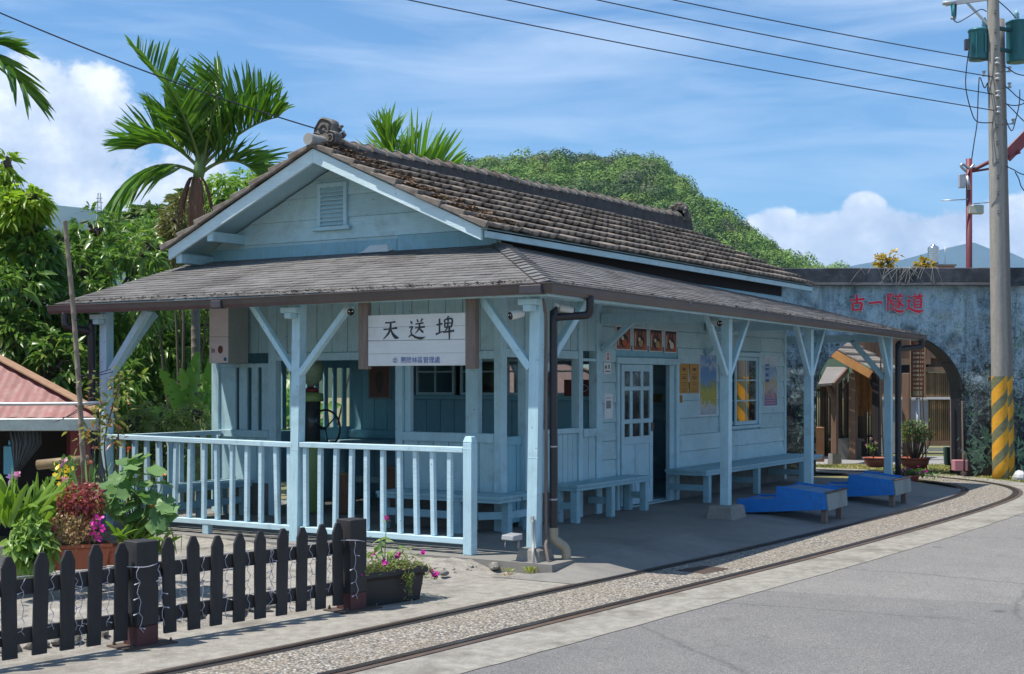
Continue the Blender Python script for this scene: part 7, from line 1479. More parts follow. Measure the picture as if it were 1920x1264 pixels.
mb = MB(); q = at(1570, 862, 31.2); mb.hexa([q, q+RT*.55, q+RT*.55+FWD*.4, q+FWD*.4]+[v+Zv*.42 for v in (q, q+RT*.55, q+RT*.55+FWD*.4, q+FWD*.4)]); q2 = q+Zv*.421; mb.hexa([q2-RT*.1, q2+RT*.62, q2+RT*.62+FWD*.4, q2-RT*.1+FWD*.4]+[v+Zv*.05 for v in (q2-RT*.1, q2+RT*.62, q2+RT*.62+FWD*.4, q2-RT*.1+FWD*.4)]); tag(mb.build('cement_bench', M_concd), 'grey cement bench with dark top under the pavilion', 'seat')
HS = thing('wooden_house', 'brown boarded house with bamboo slat panels and grey cement base behind the arch', 'house', at(1710, 850, 33.5)); w = 33.6
def panel(nm, x0, x1, y0, y1, m, dd=0, n=1, gap=.2, th=.05, dpt=None):
    mb = MB()
    for i in range(n):
        a = at(x0+(x1-x0)*i/n, 712, w+dd); b_ = at(x0+(x1-x0)*(i+1-gap*(n > 1))/n, 712, w+dd); z0, z1 = at(0, y1, w).z, at(0, y0, w).z; g = FWD*(dpt or th)
        mb.hexa([Vector((a.x, a.y, z0)), Vector((b_.x, b_.y, z0)), Vector((b_.x, b_.y, z0))+g, Vector((a.x, a.y, z0))+g, Vector((a.x, a.y, z1)), Vector((b_.x, b_.y, z1)), Vector((b_.x, b_.y, z1))+g, Vector((a.x, a.y, z1))+g])
    return mb.build(nm, m, HS)
panel('upper_wall', 1555, 1805, 560, 672, M_cedar, 0, 26, .03, dpt=.3); panel('upper_wall', 1740, 1805, 672.2, 690, M_cedar, .1, 6, .03, dpt=.3); panel('beam', 1600, 1745, 672.5, 683, M_cedar2, -.08, dpt=.3); panel('dark_window', 1690, 1740, 684, 700, simple('dark window', (.02, .02, .025), .3, .2, 3, 0), .05); panel('beam', 1735, 1792, 688, 698, M_cedar2, -.06); panel('middle_wall', 1652, 1738, 701, 744, M_cedar2, 0, 13, .04, dpt=.3)
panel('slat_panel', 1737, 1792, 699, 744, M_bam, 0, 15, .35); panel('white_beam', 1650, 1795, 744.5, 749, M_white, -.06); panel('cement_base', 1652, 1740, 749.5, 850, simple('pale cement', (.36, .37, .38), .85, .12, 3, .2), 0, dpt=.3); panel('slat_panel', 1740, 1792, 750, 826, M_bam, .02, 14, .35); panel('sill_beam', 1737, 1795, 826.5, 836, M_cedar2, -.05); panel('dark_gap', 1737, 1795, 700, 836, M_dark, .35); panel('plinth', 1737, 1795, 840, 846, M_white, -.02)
SB = thing('notice_board', 'tall brown board with rows of pale writing on a grey post behind the arch', 'sign board', at(1721, 868, 29.5)); w2 = 29.5
mb = MB(); a, b_ = at(1708, 745, w2), at(1735, 745, w2); z1 = at(0, 628, w2).z; mb.hexa([a, b_, b_+FWD*.04, a+FWD*.04]+[Vector((v.x, v.y, z1)) for v in (a, b_, b_+FWD*.04, a+FWD*.04)]); mb.build('board', simple('brown sign board', (.24, .085, .045), .5, .15, 4, .05), SB, .004)
mb = MB()
for a_ in (1707.4, 1734.6): mb.beam(at(a_, 746, w2-.01), at(a_, 627, w2-.01), .02, .05)
mb.build('board_edge', M_cedar2, SB)
mb = MB(); rg = random.Random(2)
for r_i in range(10):
    y = 652+r_i*8.2; x = 1712+(6 if r_i == 0 else 0)
    while x < 1731: ln = rg.uniform(.8, 1.8); p = at(x, y, w2-.004); q = at(x+ln, y+4, w2-.004); mb.add([p, Vector((q.x, q.y, p.z)), q, Vector((p.x, p.y, q.z))], [(0, 1, 2, 3)]); x += ln+.8
mb.build('writing_rows', flat('pale lettering', (.62, .52, .38)), SB, fixn=False)
mb = MB(); p, q = at(1712, 733, w2-.004), at(1731, 742, w2-.004); mb.add([p, Vector((q.x, q.y, p.z)), q, Vector((p.x, p.y, q.z))], [(0, 1, 2, 3)]); mb.build('plate', flat('pale plate', (.35, .33, .2)), SB)
mb = MB(); mb.tube([at(1721, 868, w2+.05), at(1721, 746, w2+.05)], .045, 12); mb.build('post', M_steel, SB)
def bowl_pot(lab, px, py, w, r_):
    c = at(px, py, w); c.z = max(c.z, -.12); t = thing('bowl_planter', lab, 'planter', c, 0, 'terracotta bowl planters in front of the arch'); h = r_*.82
    lath('bowl', [(r_*.55, 0), (r_*.75, h*.15), (r_*.93, h*.5), (r_*1.0, h*.86)], c, M_terra, t, 28); lath('rim', [(r_*1.0, h*.86), (r_*1.06, h*.87), (r_*1.06, h), (r_*.97, h), (r_*.93, h*.9), (.001, h*.88)], c, M_terra, t, 28); return t, c, h
_, cA, hA = bowl_pot('wide terracotta bowl with a thin sprig, partly behind the last veranda post', 1642, 876, 27.2, .235)
_, cB, hB = bowl_pot('wide terracotta bowl holding the thorny red flowering bush', 1715, 880, 27.2, .285)
r = np.random.default_rng(8)
t = thing('thorny_bush', 'upright thorny bush with small red flowers in the right terracotta bowl', 'plant', cB); L_ = []; P = []; D = []
for i in range(30):
    a = r.uniform(0, 6.28); rr_ = r.uniform(.02, .3); hgt = r.uniform(.45, .82)*(1-.3*rr_); p0 = cB+Vector((rr_*.3*math.cos(a), rr_*.3*math.sin(a), hA*.8)); p1 = cB+Vector((rr_*math.cos(a), rr_*math.sin(a), hB+hgt*.5)); p2 = cB+Vector((rr_*1.15*math.cos(a), rr_*1.15*math.sin(a), hB+hgt)); L_.append([p0, p1, p2])
    for _ in range(26): u = r.random()**.6; q = p1.lerp(p2, u); P.append(q+Vector(r.normal(0, .03, 3))); D.append(r.normal(0, .6, 3)+[math.cos(a)*.3, math.sin(a)*.3, .5])
stems('stem', L_, (.012, .008), M_twig, t); V, F = leaf_geo(np.array(P), np.array(D), r.uniform(.05, .09, len(P)), .028, .1, .2, 2); fast_mesh('leaves', V, F, leafmat('thorn bush leaf', (.07, .15, .03), (.20, .30, .08)), t)
sel = np.array(P)[r.choice(len(P), 70)]; V, F = disc_geo(sel+r.normal(0, .02, sel.shape)-np.array(FWD)*.04, r.normal(0, .6, sel.shape)-np.array(FWD), .016, 3); fast_mesh('flowers', V, F, leafmat('dull red petal', (.45, .06, .06), (.5, .12, .10)), t)
t = thing('sprig', 'thin leafy sprig with pink buds growing in the left terracotta bowl', 'plant', cA); p = cA+Vector((-.07, .02, hA*.8)); L_ = [[p, p+Zv*.2, p+Zv*.42+RT*-.06], [p, p+Zv*.16, p+Zv*.34+RT*.04], [p, p+Zv*.2+RT*-.05, p+Zv*.3+RT*-.14]]; stems('stem', L_, (.007, .004), M_stem, t); P = np.concatenate([np.array([Vector(l[1]).lerp(Vector(l[2]), u) for u in np.linspace(0, 1, 6)]) for l in L_]); V, F = leaf_geo(P, r.normal(0, .7, P.shape)+[0, 0, .3], .085, .035, .2, .2, 2); fast_mesh('leaves', V, F, G_strap, t); bloomP = np.array([l[2] for l in L_]); V, F = disc_geo(np.repeat(bloomP, 3, 0)+r.normal(0, .012, (9, 3)), -np.tile(np.array(FWD), (9, 1))+r.normal(0, .4, (9, 3)), .018, 4); fast_mesh('buds', V, F, G_pink, t)
c = at(1702, 905, 24.2); t = thing('potted_flowers', 'small reddish pot of trailing greenery with pink flowers behind the farther blue step', 'plant', c); lath('pot', [(.16, 0), (.2, .12), (.21, .14), (.001, .13)], c, flat('red pot', (.3, .06, .05)), t, 20); n = 420; P = np.array(c)+np.stack([r.normal(0, .24, n)*.522+r.normal(0, .07, n), -r.normal(0, .24, n)*.853, .12+np.abs(r.normal(0, .055, n))], -1); q = r.normal(0, .2, n); P[:, :2] = np.array(c)[:2]+np.outer(q, np.array(RT)[:2])+r.normal(0, .07, (n, 2)); V, F = leaf_geo(P, r.normal(0, .7, (n, 3))+[0, 0, .4], .07, .03, .3, .2, 2); fast_mesh('leaves', V, F, G_mid, t); sel = P[:16]+np.array([0, 0, .05]); V, F = disc_geo(sel-np.array(FWD)*.08, -np.tile(np.array(FWD), (16, 1))+r.normal(0, .4, (16, 3)), .022, 4); fast_mesh('flowers', V, F, G_mag, t)
mb = MB(); q = at(1777, 873, 27); 
mb.hexa([q, q+RT*.22, q+RT*.22+FWD*.25, q+FWD*.25]+[v+Zv*.36-RT*0 for v in (q-RT*.02, q+RT*.24, q+RT*.24+FWD*.25, q-RT*.02+FWD*.25)]); tag(mb.build('bin', flat('dark green plastic', (.02, .09, .06), .5), None, .015), 'dark green plastic bin at the right foot of the arch', 'bin')
mb = MB(); q = at(1790, 883, 25.6); mb.hexa([q, q+RT*.25, q+RT*.25+FWD*.2, q+FWD*.2]+[v+Zv*.2 for v in (q, q+RT*.25, q+RT*.25+FWD*.2, q+FWD*.2)]); tag(mb.build('cement_block', simple('pink cement', (.40, .17, .20), .9, .15, 4, .2), None, .01), 'pinkish cement block at the right foot of the arch', 'block')
mb = MB(); q = at(1808, 888, 25.3); mb.tube([q, q+Zv*.3, q+Zv*.42], .018, 8); mb.box((q.x-.09, q.y-.04, q.z-.02), (q.x+.05, q.y+.04, q.z+.03)); tag(mb.build('iron_stake', simple('rusty iron', (.07, .045, .035), .8, .3, 6, .2)), 'short rusty iron stake in the grass at the right leg of the arch', 'stake')
mb = MB(); rock(mb, (0, 0, 0), .17, 91, .8); o = mb.build('white_stone', simple('pale stone', (.5, .5, .5), .8, .15, 5, .2)); o.location = at(1910, 890, 24.6); o.location.z = -.06; tag(o, 'pale pointed stone at the foot of the utility pole', 'stone')
# grass strips and paths
pm = MB(); 
def gpatch(name, pts, z, m): mb = MB(); mb.add([Vector((*at(x, 712, w).xy, z)) for x, w in pts], [tuple(range(len(pts)))]); return tag(mb.build(name, m), kind='structure')
M_path = simple('grey path', (.27, .265, .255), .95, .15, 2, .3)
gpatch('path', [(1480, 29.6), (1850, 29.2), (1850, 32.5), (1480, 33)], -.128, M_path)
def tufts(name, lab_kind, areas, n, seed, h=.09, mat=None):
    rr = np.random.default_rng(seed); Ps = []
    for (x0, x1, w0, w1, k_) in areas:
        k_ = int(n*k_); xs = rr.uniform(x0, x1, k_); ws = rr.uniform(w0, w1, k_); P = np.array(CAM)[None]+np.outer(ws, np.array(FWD))+((xs-960)/2560*ws)[:, None]*np.array(RT)[None]; P[:, 2] = -.13; keep = vnoise(P[:, 0]+50, P[:, 1]+50, 2.2, 9) > .28; Ps.append(P[keep])
    P = np.concatenate(Ps); D = rr.normal(0, .45, P.shape); D[:, 2] = 1; V, F = leaf_geo(P, D, rr.uniform(.4, 1, len(P))*h, .014, .4, .2, 3, ((0, .6), (.5, 1), (1, .05)))
    return tag(fast_mesh(name, V, F, mat or leafmat('dry grass blade', (.22, .25, .05), (.36, .35, .10), (.42, .34, .16), f3=.3)), kind='stuff')
tufts('grass', '', [(1480, 1850, 26.6, 29.3, 1.0), (1700, 1930, 24.2, 25.7, .6), (1500, 1600, 22.8, 25.0, .6), (1660, 1800, 25.4, 26.3, .4)], 6500, 5)
# ------------------------------------------------------------------ palms
G_palm = leafmat('palm leaflet', (.05, .14, .012), (.125, .26, .025), (.26, .30, .05), trans=.38, rough=.33, f3=.12)
G_palm2 = leafmat('young palm leaflet', (.11, .25, .02), (.20, .36, .04), trans=.45, rough=.33)
M_rachis = simple('palm rachis', (.16, .20, .05), .5, .2, 9, 0)
M_pstem = simple('ringed palm trunk', (.23, .19, .165), .8, .25, 4, .3, dirt=(.26, .24, .22), dirt_amt=.5, dirt_scale=6)
def frond(root, base, d0, L_, droop, Lf, seed, n=34, twist=0.0, mat=None, upv=.75, curl=0.0, spread=.55, wd=.052):
    """d0 = (right, away, up) start direction"""
    rr = np.random.default_rng(seed); d = (RT*d0[0]+FWD*d0[1]+Vector((0, 0, d0[2]))).normalized(); base = Vector(base)
    ts = np.linspace(0, 1, 22); pts = [base+d*L_*t-Vector((0, 0, 1))*droop*L_*t**2.2+RT*curl*L_*t*t for t in ts]
    mb = MB(); mb.tube(pts, [.026*(1-.85*t)+.003 for t in ts], 6); fr = mb.build('frond', M_rachis, root, fixn=False)
    P = []; D = []; LL = []; W = []
    A = np.array(pts); T = unit(np.gradient(A, axis=0)); Zu = np.array([0, 0, 1.]); 
    for i in range(n):
        t = .16+.84*i/(n-1); k_ = t*21; a = int(min(k_, 20)); f_ = k_-a; p = A[a]*(1-f_)+A[a+1]*f_; tg = T[a]; sd = np.cross(tg, Zu); sd = sd/max(np.linalg.norm(sd), 1e-6); up = np.cross(sd, tg)
        up = up*math.cos(twist)+sd*math.sin(twist); sd2 = np.cross(tg, up)
        for s in (-1, 1):
            dv = tg*(.32+.45*t)+sd2*s*spread+up*upv+rr.normal(0, .07, 3); P.append(p); D.append(dv); LL.append(Lf*(.35+.65*math.sin(math.pi*min(1, .12+.78*t)))*rr.uniform(.88, 1.1)); W.append(wd*rr.uniform(.75, 1.15))
    V, F = leaf_geo(np.array(P), np.array(D), np.array(LL), np.array(W), rr.uniform(.05, .32, len(P)), .3, seed, ((0, .35), (.3, 1), (.6, .9), (.85, .55), (1, .06)), 0.05)
    fast_mesh('leaflets', V, F, mat or G_palm, fr); return fr
def trunk_rings(root, p, q, r0, r1, nm='trunk'):
    p, q = Vector(p), Vector(q); n = max(6, int((q-p).length/.13)); pts = []; rs = []
    for i in range(n):
        u = i/n; r_ = r0+(r1-r0)*u
        for du, k_ in ((0, 1.0), (.10/n, 1.07), (.22/n, 1.0)): pts.append(p.lerp(q, u+du)); rs.append(r_*k_)
    mb = MB(); mb.tube(pts, rs, 14); return mb.build(nm, M_pstem, root)
P1 = thing('areca_palm', 'tall areca palm with ringed trunk and arching fronds behind the left roof slope', 'palm tree', at(372, 870, 20.2))
cb = at(374, 318, 20); trunk_rings(P1, at(368, 900, 20.2), at(366, 420, 20.05), .062, .068)
mb = MB(); mb.tube([at(366, 432, 20.05), at(366, 400, 20.03), at(368, 360, 20), at(371, 335, 20)], [.085, .115, .10, .065], 16); hus = mb.build('dead_sheath', simple('brown dead sheath', (.23, .115, .075), .85, .4, 5, .5, stretch=(8, 8, .7)), P1)
L_ = []; rg = random.Random(9)
for i in range(26): a = rg.uniform(0, 6.28); L_.append(smooth_path([at(368, 340, 20), at(368, 335, 20)+RT*.1*math.cos(a)+FWD*.1*math.sin(a), at(368+26*math.cos(a), 365+rg.uniform(0, 25), 20)+FWD*.2*math.sin(a), at(369+34*math.cos(a)*rg.uniform(.8, 1.3), 410+rg.uniform(-10, 20), 20)+FWD*.25*math.sin(a)], 3))
stems('dead_strands', L_, (.012, .006), MATS['brown dead sheath'], P1)
mb = MB(); mb.tube([at(371, 337, 20), at(374, 320, 20), at(378, 285, 20), at(381, 250, 20)], [.075, .085, .075, .045], 14); mb.build('crownshaft', simple('green crownshaft', (.12, .20, .06), .4, .2, 6, .05), P1)
cb = at(378, 290, 20)
for sd_, (d0, L2, dr, Lf, kw) in enumerate((((-.60, .12, .66), 1.52, .52, .86, dict(twist=-.75, upv=1.0)), ((.66, .1, .74), 1.62, .28, .98, dict(twist=.6, upv=1.05)), ((-.30, .25, 1.0), 2.0, .10, .70, dict(twist=-.5, curl=-.25, upv=.8)), ((.74, -.1, .54), 1.25, .82, .80, dict(upv=.45)), ((-.75, -.25, .42), 1.85, 1.05, .95, dict(upv=-.25, spread=.8)), ((.30, -.35, 1.0), 1.5, .12, .95, dict(twist=.35, upv=.95)), ((-.12, -.6, .85), 1.2, .22, .95, dict(upv=.9)), ((.1, .6, .8), 1.4, .3, .9, dict(upv=.9)), ((.50, .45, .9), 1.75, .2, .9, dict(twist=.5, upv=.95)), ((-.42, .5, .8), 1.6, .25, .9, dict(twist=-.5, upv=.95)))):
    frond(P1, at(378+4*d0[0], (318, 312, 300, 322, 328, 310, 314, 310, 305, 312)[sd_], 20), d0, L2, dr, Lf, 30+sd_, 40, **kw)
frond(P1, at(382, 285, 19.95), (.03, -.1, 1), 1.1, .0, .62, 50, 20, mat=G_palm2, upv=.35, spread=.25)
P2 = thing('areca_palm', 'palm whose upright leaf fan shows just above the tiled ridge', 'palm tree', at(745, 870, 25)); trunk_rings(P2, at(745, 900, 25), at(742, 400, 25), .07, .07)
for i, (d0, L2, dr, Lf, kw) in enumerate((((-.24, .1, 1.0), 1.0, .02, 1.05, dict(upv=.35, spread=.22, wd=.075)), ((.06, .0, 1.0), .95, .05, 1.05, dict(upv=.35, spread=.25, wd=.075)), ((.85, -.1, .50), 1.10, .40, 1.25, dict(twist=.2, upv=1.5, spread=.3, wd=.07)), ((.9, .2, .40), 1.2, .5, .85, dict(upv=1.0)), ((-.8, .2, .5), .9, .6, .6, dict()), ((.3, .4, .9), 1.1, .2, .8, dict()))):
    frond(P2, at(735, 348, 25), d0, L2, dr, Lf, 70+i, 20, mat=G_palm2 if i < 4 else None, **kw)
P3 = thing('areca_palm', 'palm outside the left edge with one drooping frond in view', 'palm tree', at(-150, 870, 19)); trunk_rings(P3, at(-150, 900, 19), at(-140, 150, 19), .07, .06)
for i, (d0, L2, dr, Lf, kw) in enumerate((((.92, -.05, .45), 1.12, .80, .72, dict(upv=.05, spread=.85)), ((.9, .15, .62), .95, .45, .55, dict(upv=.2)), ((-.8, .1, .6), 1.2, .5, .6, dict()), ((.1, .5, 1), 1.2, .2, .6, dict()), ((-.1, -.6, .9), 1.1, .3, .6, dict()))):
    frond(P3, at(-118, 105, 19), d0, L2*1.27, dr, Lf*1.27, 90+i, 30, wd=.062, **kw)
# ------------------------------------------------------------------ leafy trees on the left
G_m1 = leafmat('glossy mango leaf', (.065, .155, .03), (.17, .30, .055), (.36, .42, .10), trans=.42, rough=.32, f3=.12)
G_m2 = leafmat('bright young leaf', (.17, .30, .02), (.34, .48, .05), (.5, .54, .08), trans=.5, f3=.2)
G_m3 = leafmat('fresh green leaf', (.08, .19, .02), (.18, .33, .05), (.30, .40, .08), trans=.42, f3=.1)
G_m4 = leafmat('olive leaf', (.11, .12, .03), (.20, .19, .06), (.28, .24, .09), trans=.3)
G_far = leafmat('distant leaf', (.07, .13, .035), (.15, .22, .07), trans=.3, rough=.7)
M_bark = simple('tree bark', (.10, .08, .06), .9, .35, 4, .5)
def tree(nm, lab, px, w, blobs, mat, Lr, Wr, n_leaf=9, droop=.55, seed=0, cat='tree', top=None, grp='trees behind the veranda', down=-.15, limb=.035, out=.8, second=None, prof=((0, .12), (.3, 1), (.65, .8), (1, .03))):
    base = at(px, 900, w); base.z = -.2; t = thing(nm, lab, cat, base, 0, grp); rr = np.random.default_rng(seed); geo = []; geo2 = []; L_ = []
    for (bx, by, bw, sx_, sy_, sd, n) in blobs:
        c = np.array(at(bx, by, bw)); m = bw/2560; d = unit(rr.normal(0, 1, (n, 3))); rad = rr.uniform(.35, 1, n)**.55
        loc = d*rad[:, None]; P = c+np.outer(loc[:, 0]*sx_*m, np.array(RT))+np.outer(loc[:, 1]*sd*m, np.array(FWD)); P[:, 2] += loc[:, 2]*sy_*m
        od = np.outer(d[:, 0], np.array(RT))+np.outer(d[:, 1], np.array(FWD)); od[:, 2] += d[:, 2]
        Pk = np.repeat(P, n_leaf, 0); Dk = np.repeat(od, n_leaf, 0)*out+rr.normal(0, .75, (len(Pk), 3))*[1, 1, .5]; Dk[:, 2] += down
        Lk = np.repeat(rr.uniform(*Lr, n), n_leaf)*rr.uniform(.55, 1.15, len(Pk)); Wk = Lk*rr.uniform(*Wr, len(Pk))
        V, F = leaf_geo(Pk+unit(Dk)*.03, Dk, Lk, Wk, rr.uniform(droop*.5, droop*1.3, len(Pk)), .22, seed+int(bx), prof)
        geo.append((V, F)); L_.append(smooth_path([Vector(base)+Vector((rr.normal(0, .05), rr.normal(0, .05), 0)), Vector(base).lerp(Vector(c), .45)+Vector((rr.normal(0, .15), rr.normal(0, .15), .2)), Vector(c)], 4))
        for q in P[::max(1, n//7)]: L_.append([Vector(c)-Vector((0, 0, sy_*m*.4)), (Vector(c)+Vector(q))/2+Vector((0, 0, .05)), Vector(q)])
    V, F = cat_geo(geo); fast_mesh('crown', V, F, mat, t); k_ = len(blobs)
    stems('trunk', L_, (limb, limb*.3), M_bark, t, 7); return t
tree('mango_tree', 'dark glossy tree with drooping leaf clusters in the middle of the left thicket', 170, 18.5, [(205, 540, 18.5, 105, 100, 140, 210), (150, 500, 18.3, 50, 50, 80, 70), (150, 640, 18, 80, 90, 100, 150), (110, 580, 17.6, 60, 60, 80, 100), (180, 425, 18.6, 36, 40, 60, 36), (262, 470, 19, 40, 36, 70, 46)], G_m1, (.13, .22), (.22, .32), 10, .55, 1)
tree('mango_tree', 'dark tree at the far left with large hanging leaves behind the tin hut', 40, 17, [(30, 560, 17, 70, 75, 110, 140), (20, 650, 16.6, 70, 80, 80, 130), (95, 690, 16.5, 60, 70, 70, 110), (60, 480, 17.3, 45, 50, 80, 70), (120, 760, 16.5, 70, 60, 60, 110)], G_m1, (.14, .23), (.24, .34), 10, .55, 2)
tree('leafy_tree', 'bright yellow green tree top standing at the far left against the cloud', 20, 17.5, [(28, 395, 17.2, 42, 34, 60, 90), (5, 362, 17.4, 32, 26, 40, 46), (16, 312, 17.4, 16, 22, 20, 12), (58, 375, 17.1, 22, 20, 30, 34), (5, 440, 17.2, 50, 40, 60, 80), (60, 440, 17.2, 22, 26, 30, 30)], G_m2, (.13, .22), (.28, .38), 8, .5, 3)
tree('leafy_tree', 'fresh green tree right behind the left part of the veranda roof', 330, 24, [(330, 500, 24, 80, 60, 100, 170), (290, 450, 24, 55, 50, 80, 100), (400, 470, 24.5, 60, 60, 80, 120)], G_m3, (.15, .24), (.16, .24), 10, .7, 4)
tree('leafy_tree', 'bright drooping tree seen between the palm trunk and the roof slope', 440, 25, [(430, 380, 25, 55, 52, 90, 150), (400, 430, 25, 50, 50, 90, 110), (470, 350, 25.5, 35, 30, 60, 70), (450, 440, 25, 60, 60, 90, 110)], leafmat('spring green leaf', (.12, .25, .02), (.22, .38, .05), (.34, .40, .08), trans=.5, f3=.08), (.2, .32), (.13, .2), 10, .8, 5)
tree('olive_shrub', 'olive brown seeding tree crown beside the palm trunk', 335, 22, [(340, 415, 22, 36, 48, 60, 130), (322, 450, 22, 30, 40, 50, 90)], G_m4, (.10, .18), (.14, .2), 12, .4, 6)
tree('leafy_tree', 'dense dark tree filling the view under the veranda roof between post and light box', 300, 25, [(285, 650, 25, 100, 85, 70, 330), (350, 620, 25.5, 80, 70, 70, 240), (225, 740, 24, 50, 70, 60, 140), (330, 710, 26, 110, 70, 60, 220), (420, 640, 26.5, 70, 90, 70, 160)], G_m1, (.15, .25), (.22, .3), 9, .6, 7)
tree('leafy_tree', 'tall pale tree farther back above the thicket', 290, 46, [(290, 430, 46, 60, 40, 90, 150), (220, 450, 46, 50, 36, 90, 120), (360, 400, 48, 36, 45, 80, 110), (120, 478, 46, 80, 44, 90, 200)], G_far, (.3, .5), (.4, .5), 8, .4, 8)
tree('leafy_tree', 'wide mid green tree filling gaps behind the mango trees', 180, 27, [(80, 640, 27, 140, 110, 120, 240), (260, 620, 27, 150, 120, 120, 240), (420, 560, 28, 90, 120, 90, 160), (10, 540, 27, 60, 60, 90, 80), (190, 780, 25, 190, 80, 60, 220)], G_m3, (.22, .34), (.24, .32), 9, .5, 9)
tree('leafy_tree', 'green growth standing behind the station toward the hill', 620, 40, [(560, 560, 40, 110, 60, 90, 120), (700, 560, 42, 120, 50, 90, 120), (480, 600, 38, 110, 90, 90, 150)], G_m3, (.3, .45), (.3, .4), 8, .5, 10)
# banana plants and low shrubs behind the side railing
def banana(lab, px, w, leaves, seed, hh=870):
    base = at(px, hh, w); base.z = -.1; t = thing('banana_plant', lab, 'plant', base, 0, 'banana plants behind the veranda'); rr = random.Random(seed); mb = MB(); top = at(px, 800, w); mb.tube([base, base.lerp(top, .6), top], [.09, .07, .05], 12); mb.build('stem', simple('banana stem', (.20, .24, .08), .5, .3, 4, .1), t)
    for i, (x0, y0, x1, y1, wd, dd) in enumerate(leaves):
        a = at(x0, y0, w); b = at(x1, y1, w+dd); d = (b-a); Ln = d.length; d.normalize(); sd = d.cross(FWD*-1+Vector((rr.uniform(-.5, .5), rr.uniform(-.5, .5), .35))).normalized(); nn = sd.cross(d); n = 34; V = []; wv = wd*w/2560; wv *= .8; e = [rr.uniform(.3, 1) if rr.random() < .5 else 1 for _ in range(70)]
        for j in range(n+1):
            u = j/n; c = a+d*Ln*u-Vector((0, 0, 1))*.22*Ln*u*u+Vector((0, 0, .22*Ln*u)); h = wv*(math.sin(math.pi*min(1, u*.93+.06))**.55)*.5
            for q in (-1, -.5, 0, .5, 1):
                if abs(q) == 1: q *= e[j+(35 if q > 0 else 0)]
                V.append(c+sd*h*q+nn*(abs(q)*h*.28+.012*math.sin(u*23+q)))
        F = [(j*5+k, j*5+k+1, (j+1)*5+k+1, (j+1)*5+k) for j in range(n) for k in range(4)]; mb = MB(); mb.smooth = True; mb.add(V, F); mb.build('leaf', leafmat('banana leaf', (.13, .27, .04), (.22, .38, .08), trans=.5, rough=.35), t, fixn=False)
banana('banana plant with broad torn leaves just left of the ringed palm trunk', 352, 19.3, [(355, 790, 372, 660, 46, 0), (352, 800, 318, 715, 44, -.2), (352, 795, 385, 735, 40, .2), (350, 810, 270, 770, 50, -.3), (350, 805, 340, 690, 40, .3), (352, 800, 300, 690, 38, .2), (350, 810, 235, 800, 44, -.4)], 1)
banana('banana plant with leaves right of the ringed palm trunk beside the light box', 392, 19.6, [(392, 800, 400, 660, 40, 0), (392, 800, 380, 700, 34, .2), (392, 805, 430, 720, 40, .4), (392, 790, 408, 690, 30, -.2)], 2)
banana('banana plant seen through the window slats of the waiting room', 470, 21.5, [(480, 820, 470, 690, 50, 0), (480, 810, 500, 700, 46, .3), (500, 820, 600, 700, 60, .5), (500, 810, 640, 760, 50, 1.0), (490, 800, 440, 720, 40, .2), (520, 830, 610, 790, 60, .8), (505, 820, 560, 690, 50, .6)], 3)
tree('shrub', 'low shrub of narrow pale leaves behind the left side railing', 300, 18.3, [(300, 790, 18.3, 60, 34, 50, 70), (250, 800, 18, 40, 34, 40, 46), (370, 780, 18.6, 40, 24, 40, 34), (300, 850, 18.3, 90, 40, 50, 90)], leafmat('pale narrow leaf', (.18, .25, .06), (.32, .38, .14), (.4, .36, .15), f3=.15), (.14, .22), (.12, .18), 9, .5, 21, 'shrub', grp=None)
# saplings with yellow leaves behind the tunnel wall
for (px, py, s, n, lab, sd_) in ((1665, 488, 24, 34, 'small yellow leaved sapling rising over the wall above the red characters', 31), (1735, 497, 17, 18, 'smaller yellow leaved sapling over the wall left of the water tank', 32)):
    tree('yellow_sapling', lab, px, 27.6, [(px, py, 27.6, s, s*.72, 20, n), (px-s*.4, py+6, 27.6, s*.5, s*.5, 16, n//2)], leafmat('yellow leaf', (.36, .24, .015), (.55, .38, .03), (.30, .26, .05), trans=.4, f3=.3), (.07, .12), (.5, .7), 5, .3, sd_, grp=None, limb=.015)
# ------------------------------------------------------------------ hill with forest, far mountains
def leaf_clumps(C, R_, n, size, seed, flat_=.8):
    rr = np.random.default_rng(seed); k = len(C); d = unit(rr.normal(0, 1, (k, n, 3))); d[..., 2] = np.where(d[..., 2] < -.2, -d[..., 2], d[..., 2]); rad = rr.uniform(.75, 1.06, (k, n, 1))
    P = C[:, None]+d*rad*(R_[:, None, :]); P = P.reshape(-1, 3); N_ = unit(d.reshape(-1, 3)+rr.normal(0, .28, (k*n, 3))); A = unit(np.cross(N_, rr.normal(0, 1, (k*n, 3)))); B = np.cross(N_, A); s = (np.repeat(size, n)*rr.uniform(.6, 1.3, k*n))[:, None]
    V = np.stack([P-A*s, P-B*s*.7, P+A*s, P+B*s*.7], 1).reshape(-1, 3); return V, np.arange(len(P)*4).reshape(-1, 4)
HD = 320.0
prof_px = [(300, 560), (560, 470), (700, 380), (830, 300), (880, 296), (930, 291), (985, 292), (1040, 286), (1110, 287), (1180, 285), (1220, 304), (1262, 345), (1306, 384), (1366, 436), (1416, 464), (1500, 482), (1560, 492), (1640, 503), (1760, 520), (1900, 545), (2400, 560)]
px_ = np.array([p[0] for p in prof_px], float); py_ = np.array([p[1] for p in prof_px], float)
def hill_top(px): return 1.7+(712-(np.interp(px, px_, py_)+48))/2560*HD
nu, nv = 120, 40; uu = np.linspace(200, 2400, nu); V = []
for j in range(nv):
    t = j/(nv-1); w = HD-190+t*190; s = (math.sin(math.pi*(t-.5))+1)/2
    for u in uu:
        z = -.3+(hill_top(u)+.3)*s**1.05; p = CAM+FWD*w+RT*((u-960)/2560*HD); V.append((p.x, p.y, z))
